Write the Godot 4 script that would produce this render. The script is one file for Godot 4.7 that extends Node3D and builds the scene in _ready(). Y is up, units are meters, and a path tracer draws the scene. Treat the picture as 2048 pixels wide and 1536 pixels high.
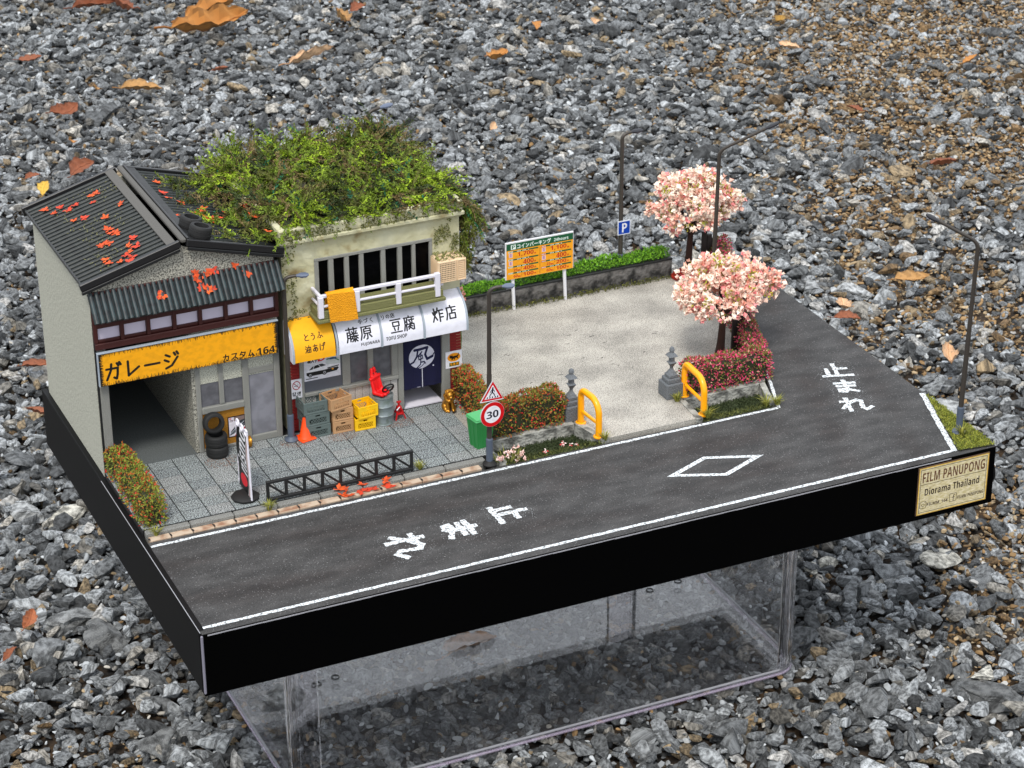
extends Node3D
# All lengths below are centimetres of the real model; U turns them into metres.
const U := 0.01

var taken := {}
var M := {}
var rng := RandomNumberGenerator.new()
var GLYPH := {}


# ---------------------------------------------------------------- mesh collector
class MB:
	var v := PackedVector3Array()
	var n := PackedVector3Array()
	var t := PackedVector2Array()
	var c := PackedColorArray()
	var x := Transform3D.IDENTITY
	var col := Color.WHITE

	func tri(a: Vector3, b: Vector3, d: Vector3, na: Vector3, nb: Vector3, nd: Vector3, ua := Vector2.ZERO, ub := Vector2.ZERO, ud := Vector2.ZERO) -> void:
		var fn := (d - a).cross(b - a)
		if fn.dot(na + nb + nd) < 0.0:
			v.append(a * 0.01); v.append(d * 0.01); v.append(b * 0.01)
			n.append(na); n.append(nd); n.append(nb)
			t.append(ua); t.append(ud); t.append(ub)
		else:
			v.append(a * 0.01); v.append(b * 0.01); v.append(d * 0.01)
			n.append(na); n.append(nb); n.append(nd)
			t.append(ua); t.append(ub); t.append(ud)
		c.append(col); c.append(col); c.append(col)

	# a flat convex polygon that looks towards hint
	func poly(p: Array, hint: Vector3, uv: Array = []) -> void:
		var q := []
		for i in p.size():
			q.append(x * (p[i] as Vector3))
		var h: Vector3 = x.basis * hint
		var m: Vector3 = ((q[1] - q[0]) as Vector3).cross(q[2] - q[0]).normalized()
		if m.dot(h) < 0.0:
			m = -m
		for i in range(1, q.size() - 1):
			if uv.size() > 0:
				tri(q[0], q[i], q[i + 1], m, m, m, uv[0], uv[i], uv[i + 1])
			else:
				tri(q[0], q[i], q[i + 1], m, m, m)

	# a quad with given normals (smooth), corners in ring order
	func smooth(p: Array, nn: Array, uv: Array = []) -> void:
		var q := []
		var m := []
		for i in 4:
			q.append(x * (p[i] as Vector3))
			m.append((x.basis * (nn[i] as Vector3)).normalized())
		if uv.size() == 0:
			uv = [Vector2.ZERO, Vector2.ZERO, Vector2.ZERO, Vector2.ZERO]
		tri(q[0], q[1], q[2], m[0], m[1], m[2], uv[0], uv[1], uv[2])
		tri(q[0], q[2], q[3], m[0], m[2], m[3], uv[0], uv[2], uv[3])

	# a box with chamfered edges
	func box(ctr: Vector3, size: Vector3, ch := 0.0) -> void:
		var h := size * 0.5
		ch = minf(ch, minf(h.x, minf(h.y, h.z)) * 0.9)
		var keep := x
		x = x * Transform3D(Basis.IDENTITY, ctr)
		for k in 3:
			var i := (k + 1) % 3
			var j := (k + 2) % 3
			for s in [-1.0, 1.0]:
				var p := []
				for w in [[-1, -1], [1, -1], [1, 1], [-1, 1]]:
					var a := Vector3.ZERO
					a[k] = s * h[k]
					a[i] = w[0] * (h[i] - ch)
					a[j] = w[1] * (h[j] - ch)
					p.append(a)
				var o := Vector3.ZERO
				o[k] = s
				poly(p, o, [Vector2(0, 1), Vector2(1, 1), Vector2(1, 0), Vector2(0, 0)])
				if ch > 0.0:
					for s2 in [-1.0, 1.0]:
						var q := []
						for e in [[-1, 0], [1, 0], [1, 1], [-1, 1]]:
							var a := Vector3.ZERO
							a[j] = e[0] * (h[j] - ch)
							a[k] = s * (h[k] - ch * e[1])
							a[i] = s2 * (h[i] - ch * (1 - e[1]))
							q.append(a)
						var o2 := Vector3.ZERO
						o2[k] = s
						o2[i] = s2
						poly(q, o2)
		if ch > 0.0:
			for sx in [-1.0, 1.0]:
				for sy in [-1.0, 1.0]:
					for sz in [-1.0, 1.0]:
						poly([Vector3(sx * h.x, sy * (h.y - ch), sz * (h.z - ch)), Vector3(sx * (h.x - ch), sy * h.y, sz * (h.z - ch)), Vector3(sx * (h.x - ch), sy * (h.y - ch), sz * h.z)], Vector3(sx, sy, sz))
		x = keep

	func bx(x0: float, x1: float, y0: float, y1: float, z0: float, z1: float, ch := 0.0) -> void:
		box(Vector3((x0 + x1) / 2, (y0 + y1) / 2, (z0 + z1) / 2), Vector3(absf(x1 - x0), absf(y1 - y0), absf(z1 - z0)), ch)

	# a straight bar of square section between two points
	func bar(a: Vector3, b: Vector3, w: float, d: float, ch := 0.0, up := Vector3.UP) -> void:
		var z := (b - a).normalized()
		if absf(z.dot(up)) > 0.98:
			up = Vector3(0, 0, 1)
		var xx := up.cross(z).normalized()
		var yy := z.cross(xx)
		var keep := x
		x = x * Transform3D(Basis(xx, yy, z), (a + b) / 2)
		box(Vector3.ZERO, Vector3(w, d, a.distance_to(b)), ch)
		x = keep

	func tube(p: Array, r: Variant, seg := 10, caps := true, closed := false) -> void:
		var k := p.size()
		var rings := []
		var norms := []
		var last := Vector3.UP
		for i in k:
			var a: Vector3 = p[(i - 1 + k) % k] if closed else p[maxi(i - 1, 0)]
			var b: Vector3 = p[(i + 1) % k] if closed else p[mini(i + 1, k - 1)]
			var d := (b - a).normalized()
			if i == 0:
				last = Vector3.RIGHT if absf(d.y) > 0.9 else Vector3.UP
			var s := (last - d * last.dot(d)).normalized()
			last = s
			var w := d.cross(s)
			var rr: float = r[i] if r is Array else r
			var ring := []
			var nn := []
			for j in seg:
				var an := TAU * j / seg
				var o := s * cos(an) + w * sin(an)
				ring.append((p[i] as Vector3) + o * rr)
				nn.append(o)
			rings.append(ring)
			norms.append(nn)
		for i in (k if closed else k - 1):
			var i2 := (i + 1) % k
			for j in seg:
				var j2 := (j + 1) % seg
				smooth([rings[i][j], rings[i][j2], rings[i2][j2], rings[i2][j]], [norms[i][j], norms[i][j2], norms[i2][j2], norms[i2][j]])
		if caps and not closed:
			poly(rings[0], (p[0] as Vector3) - (p[1] as Vector3))
			poly(rings[k - 1], (p[k - 1] as Vector3) - (p[k - 2] as Vector3))

	# turn a profile of (radius, height) about y; hard edges where the profile repeats a point
	func lathe(pr: Array, seg := 20, ctr := Vector3.ZERO) -> void:
		var keep := x
		x = x * Transform3D(Basis.IDENTITY, ctr)
		for i in pr.size() - 1:
			var a: Vector2 = pr[i]
			var b: Vector2 = pr[i + 1]
			if a.distance_to(b) < 1e-5:
				continue
			var e := Vector2(b.y - a.y, a.x - b.x).normalized()
			var ea := e
			var eb := e
			if i > 0 and (pr[i - 1] as Vector2).distance_to(a) > 1e-5:
				var f: Vector2 = pr[i - 1]
				var g := Vector2(a.y - f.y, f.x - a.x).normalized()
				if g.dot(e) > 0.7:
					ea = (e + g).normalized()
			if i < pr.size() - 2 and (pr[i + 2] as Vector2).distance_to(b) > 1e-5:
				var f: Vector2 = pr[i + 2]
				var g := Vector2(f.y - b.y, b.x - f.x).normalized()
				if g.dot(e) > 0.7:
					eb = (e + g).normalized()
			for j in seg:
				var c0 := Vector2.from_angle(TAU * j / seg)
				var c1 := Vector2.from_angle(TAU * (j + 1) / seg)
				var P := [Vector3(a.x * c0.x, a.y, a.x * c0.y), Vector3(a.x * c1.x, a.y, a.x * c1.y), Vector3(b.x * c1.x, b.y, b.x * c1.y), Vector3(b.x * c0.x, b.y, b.x * c0.y)]
				var N := [Vector3(ea.x * c0.x, ea.y, ea.x * c0.y), Vector3(ea.x * c1.x, ea.y, ea.x * c1.y), Vector3(eb.x * c1.x, eb.y, eb.x * c1.y), Vector3(eb.x * c0.x, eb.y, eb.x * c0.y)]
				smooth(P, N)
		x = keep

	# an outline in a plane given by origin o and axes ex, ey, pushed along ez by d
	func slab(outline: PackedVector2Array, o: Vector3, ex: Vector3, ey: Vector3, d: float, both := true) -> void:
		var ez := ex.cross(ey).normalized()
		var ix := Geometry2D.triangulate_polygon(outline)
		for i in range(0, ix.size(), 3):
			var p := []
			for k in 3:
				p.append(o + ex * outline[ix[i + k]].x + ey * outline[ix[i + k]].y + ez * d)
			poly(p, ez * signf(d))
			if both:
				poly([p[0] - ez * d, p[1] - ez * d, p[2] - ez * d], -ez * signf(d))
		var s := -1.0 if Geometry2D.is_polygon_clockwise(outline) else 1.0
		for i in outline.size():
			var a := outline[i]
			var b := outline[(i + 1) % outline.size()]
			var e := (b - a)
			if e.length() < 1e-6:
				continue
			var pa := o + ex * a.x + ey * a.y
			var pb := o + ex * b.x + ey * b.y
			poly([pa, pb, pb + ez * d, pa + ez * d], (ex * e.y - ey * e.x) * s)

	# a small pointed leaf: two halves folded along the midrib
	func leaf(p: Vector3, d: Vector3, up: Vector3, l: float, w: float, fold := 0.25) -> void:
		var s := d.cross(up).normalized()
		var u := s.cross(d).normalized()
		var tip := p + d * l
		var m := p + d * l * 0.45
		var a := m + s * w * 0.5 + u * w * fold
		var b := m - s * w * 0.5 + u * w * fold
		poly([p, a, tip], u)
		poly([p, tip, b], u)

	func mesh() -> ArrayMesh:
		var a := []
		a.resize(Mesh.ARRAY_MAX)
		a[Mesh.ARRAY_VERTEX] = v
		a[Mesh.ARRAY_NORMAL] = n
		a[Mesh.ARRAY_TEX_UV] = t
		a[Mesh.ARRAY_COLOR] = c
		var m := ArrayMesh.new()
		if v.size() > 0:
			m.add_surface_from_arrays(Mesh.PRIMITIVE_TRIANGLES, a)
		return m


# ---------------------------------------------------------------- a picture for flat print
class Cv:
	var w: int
	var h: int
	var im: Image

	func _init(ww: int, hh: int, c: Color) -> void:
		w = ww
		h = hh
		im = Image.create(w, h, false, Image.FORMAT_RGBA8)
		im.fill(c)

	func dot_(px: int, py: int, c: Color, a: float) -> void:
		if px < 0 or py < 0 or px >= w or py >= h or a <= 0.0:
			return
		var o := im.get_pixel(px, py)
		im.set_pixel(px, py, o.lerp(c, minf(a, 1.0)))

	func line(a: Vector2, b: Vector2, wd: float, c: Color) -> void:
		var r := wd * 0.5
		var ab := b - a
		var l2 := maxf(ab.length_squared(), 1e-6)
		for py in range(int(minf(a.y, b.y) - r - 1), int(maxf(a.y, b.y) + r + 2)):
			for px in range(int(minf(a.x, b.x) - r - 1), int(maxf(a.x, b.x) + r + 2)):
				var q := Vector2(px + 0.5, py + 0.5)
				var k := clampf((q - a).dot(ab) / l2, 0.0, 1.0)
				dot_(px, py, c, r + 0.5 - q.distance_to(a + ab * k))

	func path(p: Array, wd: float, c: Color) -> void:
		for i in p.size() - 1:
			line(p[i], p[i + 1], wd, c)

	func rect(x0: float, y0: float, x1: float, y1: float, c: Color) -> void:
		im.fill_rect(Rect2i(int(x0), int(y0), int(x1) - int(x0), int(y1) - int(y0)), c)

	func oval(ctr: Vector2, rx: float, ry: float, c: Color, ring := 0.0) -> void:
		for py in range(int(ctr.y - ry - 1), int(ctr.y + ry + 2)):
			for px in range(int(ctr.x - rx - 1), int(ctr.x + rx + 2)):
				var q := Vector2((px + 0.5 - ctr.x) / rx, (py + 0.5 - ctr.y) / ry)
				var d := (1.0 - q.length()) * minf(rx, ry)
				var a := clampf(d + 0.5, 0.0, 1.0)
				if ring > 0.0:
					a = minf(a, clampf(ring - d + 0.5, 0.0, 1.0))
				dot_(px, py, c, a)

	func shape(p: PackedVector2Array, c: Color) -> void:
		var lo := p[0]
		var hi := p[0]
		for q in p:
			lo = lo.min(q)
			hi = hi.max(q)
		for py in range(int(lo.y), int(hi.y) + 1):
			for px in range(int(lo.x), int(hi.x) + 1):
				var k := 0
				for s in 4:
					if Geometry2D.is_point_in_polygon(Vector2(px + 0.25 + 0.5 * (s % 2), py + 0.25 + 0.5 * (s / 2)), p):
						k += 1
				dot_(px, py, c, k / 4.0)

	# Latin text filling the given box
	func text(s: String, x0: float, y0: float, x1: float, y1: float, c: Color, weight := 700, slant := 0.0) -> void:
		var f := SystemFont.new()
		f.font_names = PackedStringArray(["Droid Sans"])
		f.font_weight = weight
		var tm := TextMesh.new()
		tm.font = f
		tm.text = s
		tm.font_size = 64
		tm.pixel_size = 1.0
		tm.depth = 0.0
		var ar := tm.get_mesh_arrays()
		var vs: PackedVector3Array = ar[Mesh.ARRAY_VERTEX]
		var ids: PackedInt32Array = ar[Mesh.ARRAY_INDEX] if ar[Mesh.ARRAY_INDEX] != null else PackedInt32Array(range(vs.size()))
		var lo := Vector2(1e9, 1e9)
		var hi := Vector2(-1e9, -1e9)
		for q in vs:
			lo = lo.min(Vector2(q.x, -q.y))
			hi = hi.max(Vector2(q.x, -q.y))
		var acc := {}
		for i in range(0, ids.size(), 3):
			var p := []
			for k in 3:
				var q := vs[ids[i + k]]
				var e := (Vector2(q.x, -q.y) - lo) / (hi - lo)
				p.append(Vector2(lerpf(x0, x1, e.x) + slant * (1.0 - e.y) * (y1 - y0), lerpf(y0, y1, e.y)))
			var a: Vector2 = p[0]
			var b: Vector2 = p[1]
			var d: Vector2 = p[2]
			var ar2 := (b - a).cross(d - a)
			if absf(ar2) < 1e-9:
				continue
			var l2 := a.min(b).min(d)
			var h2 := a.max(b).max(d)
			for py in range(int(l2.y), int(h2.y) + 1):
				for px in range(int(l2.x), int(h2.x) + 1):
					for s2 in 9:
						var q := Vector2(px + (s2 % 3) / 3.0 + 0.1667, py + (s2 / 3) / 3.0 + 0.1667)
						var u := (b - a).cross(q - a) / ar2
						var v := (d - b).cross(q - b) / ar2
						var w2 := (a - d).cross(q - d) / ar2
						if u >= 0.0 and v >= 0.0 and w2 >= 0.0:
							var key := Vector2i(px, py)
							acc[key] = (acc[key] if acc.has(key) else 0) | (1 << s2)
		for key in acc:
			var bits: int = acc[key]
			var k := 0
			for s2 in 9:
				k += (bits >> s2) & 1
			dot_(key.x, key.y, c, k / 9.0)

	# print grain, scuffs and grime
	func aged(amount: float, sd: int) -> Cv:
		var f := FastNoiseLite.new()
		f.frequency = 0.012
		f.fractal_octaves = 5
		f.seed = sd
		var g := FastNoiseLite.new()
		g.noise_type = FastNoiseLite.TYPE_SIMPLEX
		g.frequency = 0.4
		g.seed = sd + 5
		for j in h:
			for i in w:
				var k := 1.0 - amount * clampf(0.35 + f.get_noise_2d(i, j * 1.3) * 1.5, 0.0, 1.0) - amount * 0.3 * absf(g.get_noise_2d(i, j))
				var o := im.get_pixel(i, j)
				im.set_pixel(i, j, Color(o.r * k, o.g * k, o.b * k))
		return self

	func turned() -> Cv:
		im.rotate_90(CLOCKWISE)
		var q := w
		w = h
		h = q
		return self

	func tex() -> ImageTexture:
		return ImageTexture.create_from_image(im)


# ---------------------------------------------------------------- brush-stroke letters, each in a box of 100 x 100
func letters() -> void:
	var g := {}
	g["ガ"] = "12,32 78,32 74,70 68,92 54,84;42,6 38,40 12,92;74,6 82,20;88,2 96,16"
	g["レ"] = "24,8 24,88 86,48"
	g["ー"] = "8,50 92,50"
	g["ジ"] = "18,14 40,26;10,42 32,54;16,90 50,78 86,34;66,8 74,22;82,4 90,18"
	g["カ"] = "12,32 80,32 76,74 68,92 52,86;44,6 40,44 14,92"
	g["ス"] = "16,14 78,14 56,56 10,90;54,56 88,90"
	g["タ"] = "36,6 12,50;34,20 84,20 70,60 28,94;34,44 66,66"
	g["ム"] = "46,8 20,80 80,74;62,50 90,92"
	g["コ"] = "16,18 80,18 80,84;12,84 86,84"
	g["イ"] = "80,8 12,56;52,30 52,94"
	g["ン"] = "14,18 38,32;14,88 50,76 88,30"
	g["パ"] = "34,20 10,86;58,20 90,86;80,12 86,6 92,12 86,18 80,12"
	g["キ"] = "16,30 80,22;10,60 88,50;42,6 58,94"
	g["グ"] = "38,6 10,46;36,20 78,20 64,64 28,92;76,4 84,18;88,0 96,14"
	g["止"] = "50,8 50,84;50,40 84,40;22,40 22,84;6,88 94,88"
	g["ま"] = "16,24 84,24;20,46 80,46;50,6 50,74 40,90 22,86 22,72 44,68 84,90"
	g["れ"] = "28,6 28,94;10,28 40,28 8,76;34,42 58,20 70,30 66,78 76,90 94,74"
	g["手"] = "70,10 22,20;14,38 84,38;6,60 94,60;50,16 50,84 42,94 30,86"
	g["づ"] = "8,34 50,24 74,34 76,58 58,76 30,82;74,4 82,18;88,2 96,16"
	g["く"] = "70,8 28,50 72,94"
	g["り"] = "28,10 24,50 34,46;70,8 74,50 62,80 40,94"
	g["の"] = "52,22 44,60 28,80 14,66 16,42 36,22 62,18 84,34 86,62 60,88"
	g["店"] = "50,2 50,14;16,16 92,16;18,16 16,60 6,94;56,24 56,54;56,38 86,38;34,56 82,56 82,90 34,90 34,56"
	g["藤"] = "6,12 94,12;32,2 32,22;68,2 68,22;12,32 12,70 6,94;12,32 34,32 34,92;12,50 34,50;12,68 34,68;50,28 56,38;86,26 80,38;44,44 92,44;42,58 96,58;68,28 60,58 42,76;72,58 94,76;68,66 68,96;52,72 58,80;84,72 78,80;48,94 60,84;76,84 90,94"
	g["原"] = "14,12 94,12;16,12 14,60 4,94;54,14 48,24;32,26 84,26 84,56 32,56 32,26;32,41 84,41;58,56 58,90 50,94;38,66 26,84;74,66 90,84"
	g["豆"] = "8,10 92,10;24,26 76,26 76,52 24,52 24,26;32,62 38,80;68,62 62,80;4,92 96,92"
	g["腐"] = "52,2 52,10;10,12 94,12;14,12 12,60 4,94;34,20 24,40;30,32 30,50;44,28 92,28;74,20 74,48 66,50;52,36 58,42;24,56 24,96;24,56 88,56 88,92 80,94;56,50 54,64 38,74;56,62 74,72;56,74 42,88;56,78 74,90"
	g["炸"] = "10,30 14,46;36,26 30,44;24,6 24,50 6,92;24,56 40,84;56,4 44,36;52,22 96,22;64,22 64,96;64,46 92,46;64,68 92,68"
	g["と"] = "32,8 42,44;80,26 30,56 22,78 40,90 84,88"
	g["う"] = "36,8 62,14;20,40 54,30 74,44 66,76 38,94"
	g["ふ"] = "40,8 58,16;48,28 40,44 58,62 54,84 38,84;24,56 10,82;74,54 92,78"
	g["油"] = "12,12 24,22;6,38 18,46;8,92 26,60;38,28 90,28 90,92 38,92 38,28;38,60 90,60;64,6 64,92"
	g["あ"] = "18,22 82,20;46,6 44,60 52,84;70,40 50,78 24,86 16,68 38,48 72,46 88,66 80,86 60,94"
	g["げ"] = "18,10 12,60 20,90;40,34 88,32;66,10 68,60 52,94;78,4 86,16;90,0 98,12"
	g["円"] = "14,12 86,12 86,92;14,12 14,92;50,12 50,48;14,48 86,48"
	g["頭"] = "6,10 44,10;12,24 38,24 38,44 12,44 12,24;16,54 20,72;36,52 30,72;4,82 46,78;52,8 96,8;72,8 68,22;58,24 90,24 90,74 58,74 58,24;58,40 90,40;58,56 90,56;64,78 54,94;84,78 94,94"
	g["文"] = "50,4 50,20;8,24 92,24;72,26 44,66 10,94;28,26 54,66 92,92"
	g["字"] = "50,2 50,12;12,16 88,16 84,30;12,16 12,30;28,36 72,36 50,52;50,52 50,90 38,94;8,62 92,62"
	g["禁"] = "6,16 46,16;26,4 26,44;24,20 8,40;54,16 94,16;74,4 74,44;76,20 92,40;24,52 76,52;8,66 92,66;50,66 50,94;30,76 20,90;70,76 80,90"
	g["煙"] = "10,30 14,46;36,26 30,44;24,6 24,50 6,92;24,56 40,84;46,12 94,12;52,26 90,26 90,46 52,46 52,26;64,12 64,46;78,12 78,46;50,62 90,62;70,52 70,88;44,90 96,90"
	g["宅"] = "50,2 50,12;12,16 88,16 84,30;12,16 12,30;72,28 30,40;14,56 86,50;50,36 52,84 62,90 88,88 88,76"
	g["急"] = "40,4 16,26;34,14 66,14 54,26;20,28 78,28 78,58;24,42 78,42;18,58 78,58;16,72 10,88;34,68 38,90 66,90 66,80;76,68 90,86"
	g["便"] = "28,6 8,48;20,32 20,94;38,14 94,14;44,28 88,28 88,58 44,58 44,28;44,42 88,42;66,14 64,66 36,92;46,66 94,92"
	g["車"] = "10,14 90,14;20,28 80,28 80,62 20,62 20,28;20,45 80,45;4,78 96,78;50,2 50,98"
	GLYPH = g


func strokes(s: String) -> Array:
	var out := []
	for part_ in (GLYPH[s] as String).split(";"):
		var p := []
		for q in part_.split(" "):
			var xy := q.split(",")
			p.append(Vector2(xy[0].to_float(), xy[1].to_float()))
		out.append(p)
	return out


func glyph(cv: Cv, s: String, x0: float, y0: float, w: float, h: float, wd: float, c: Color, slant := 0.0) -> void:
	for p in strokes(s):
		var q := []
		for e in p:
			q.append(Vector2(x0 + e.x / 100.0 * w + slant * (1.0 - e.y / 100.0) * h, y0 + e.y / 100.0 * h))
		cv.path(q, wd, c)


func words_(cv: Cv, s: String, x0: float, y0: float, x1: float, y1: float, wd: float, c: Color, slant := 0.0) -> void:
	var k := s.length()
	var pitch := (x1 - x0) / k
	for i in k:
		glyph(cv, s[i], x0 + pitch * i + pitch * 0.06, y0, pitch * 0.88, y1 - y0, wd, c, slant)


# ---------------------------------------------------------------- scene objects
func numbered(s: String) -> String:
	if not taken.has(s):
		taken[s] = 0
		return s
	taken[s] += 1
	return "%s_%03d" % [s, taken[s]]


func tag(o: Node, label := "", category := "", group := "", kind := "") -> Node:
	if label != "":
		o.set_meta("label", label)
	if category != "":
		o.set_meta("category", category)
	if group != "":
		o.set_meta("group", group)
	if kind != "":
		o.set_meta("kind", kind)
	return o


func thing(called: String, label: String, category: String, at := Vector3.ZERO, turn := 0.0, group := "") -> Node3D:
	var o := Node3D.new()
	o.name = numbered(called)
	add_child(o)
	o.position = at * U
	o.rotation.y = turn
	tag(o, label, category, group)
	return o


func obj(called: String, mb: Variant, m: Material, parent: Node = null, at := Vector3.ZERO) -> MeshInstance3D:
	var o := MeshInstance3D.new()
	o.mesh = (mb as MB).mesh() if mb is MB else mb
	o.material_override = m
	o.position = at * U
	if parent == null:
		o.name = numbered(called)
		add_child(o)
	else:
		var i := 0
		var nm := called
		while parent.has_node(NodePath(nm)):
			i += 1
			nm = "%s_%03d" % [called, i]
		o.name = nm
		parent.add_child(o)
	return o


func copy(src: Node3D, at: Vector3, turn := 0.0, label := "", group := "") -> Node3D:
	var o: Node3D = src.duplicate()
	var base := String(src.name)
	var re := base.rfind("_")
	if re > 0 and base.substr(re + 1).is_valid_int():
		base = base.substr(0, re)
	o.name = numbered(base)
	add_child(o)
	o.position = at * U
	o.rotation.y = turn
	tag(o, label, "", group)
	return o


func rf(a: float, b: float) -> float:
	return rng.randf_range(a, b)


func rdir() -> Vector3:
	var z := rf(-1, 1)
	var a := rf(0, TAU)
	var r := sqrt(maxf(0.0, 1.0 - z * z))
	return Vector3(r * cos(a), z, r * sin(a))


# ---------------------------------------------------------------- materials
func noise(freq: float, kind := FastNoiseLite.TYPE_SIMPLEX_SMOOTH, oct := 4, sd := 1) -> FastNoiseLite:
	var f := FastNoiseLite.new()
	f.noise_type = kind
	f.frequency = freq
	f.fractal_octaves = oct
	f.fractal_type = FastNoiseLite.FRACTAL_FBM if oct > 1 else FastNoiseLite.FRACTAL_NONE
	f.seed = sd
	return f


func ntex(freq: float, ramp: Array, oct := 4, sd := 1, size := 256, kind := FastNoiseLite.TYPE_SIMPLEX_SMOOTH) -> NoiseTexture2D:
	var tx := NoiseTexture2D.new()
	tx.width = size
	tx.height = size
	tx.seamless = true
	tx.noise = noise(freq, kind, oct, sd)
	var g := Gradient.new()
	var offs := PackedFloat32Array()
	var cols := PackedColorArray()
	for e in ramp:
		offs.append(e[0])
		cols.append(e[1])
	g.offsets = offs
	g.colors = cols
	tx.color_ramp = g
	return tx


func gray(a: float) -> Color:
	return Color(a, a, a)


func mat(called: String, c: Color, rough := 0.8, metal := 0.0) -> StandardMaterial3D:
	var m := StandardMaterial3D.new()
	m.resource_name = called
	m.albedo_color = c
	m.roughness = rough
	m.metallic = metal
	M[called] = m
	return m


# colour grain and fine relief laid on in three planes, one repeat every "cm" centimetres
func grain(m: StandardMaterial3D, tx: Texture2D, cm: float, bump: Texture2D = null, depth := 0.02) -> StandardMaterial3D:
	m.uv1_triplanar = true
	m.uv1_world_triplanar = true
	m.uv1_scale = Vector3.ONE * (100.0 / cm)
	m.albedo_texture = tx
	if bump != null:
		m.heightmap_enabled = true
		m.heightmap_texture = bump
		m.heightmap_scale = depth
	return m


func vmat(called: String, rough := 0.8) -> StandardMaterial3D:
	var m := mat(called, Color.WHITE, rough)
	m.vertex_color_use_as_albedo = true
	return m


func print_mat(cv: Cv, rough := 0.5, wear := 0.06) -> StandardMaterial3D:
	cv.aged(wear, cv.w + cv.h)
	var m := StandardMaterial3D.new()
	m.resource_name = "print"
	m.albedo_texture = cv.tex()
	m.roughness = rough
	m.texture_repeat = false
	return m


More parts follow.
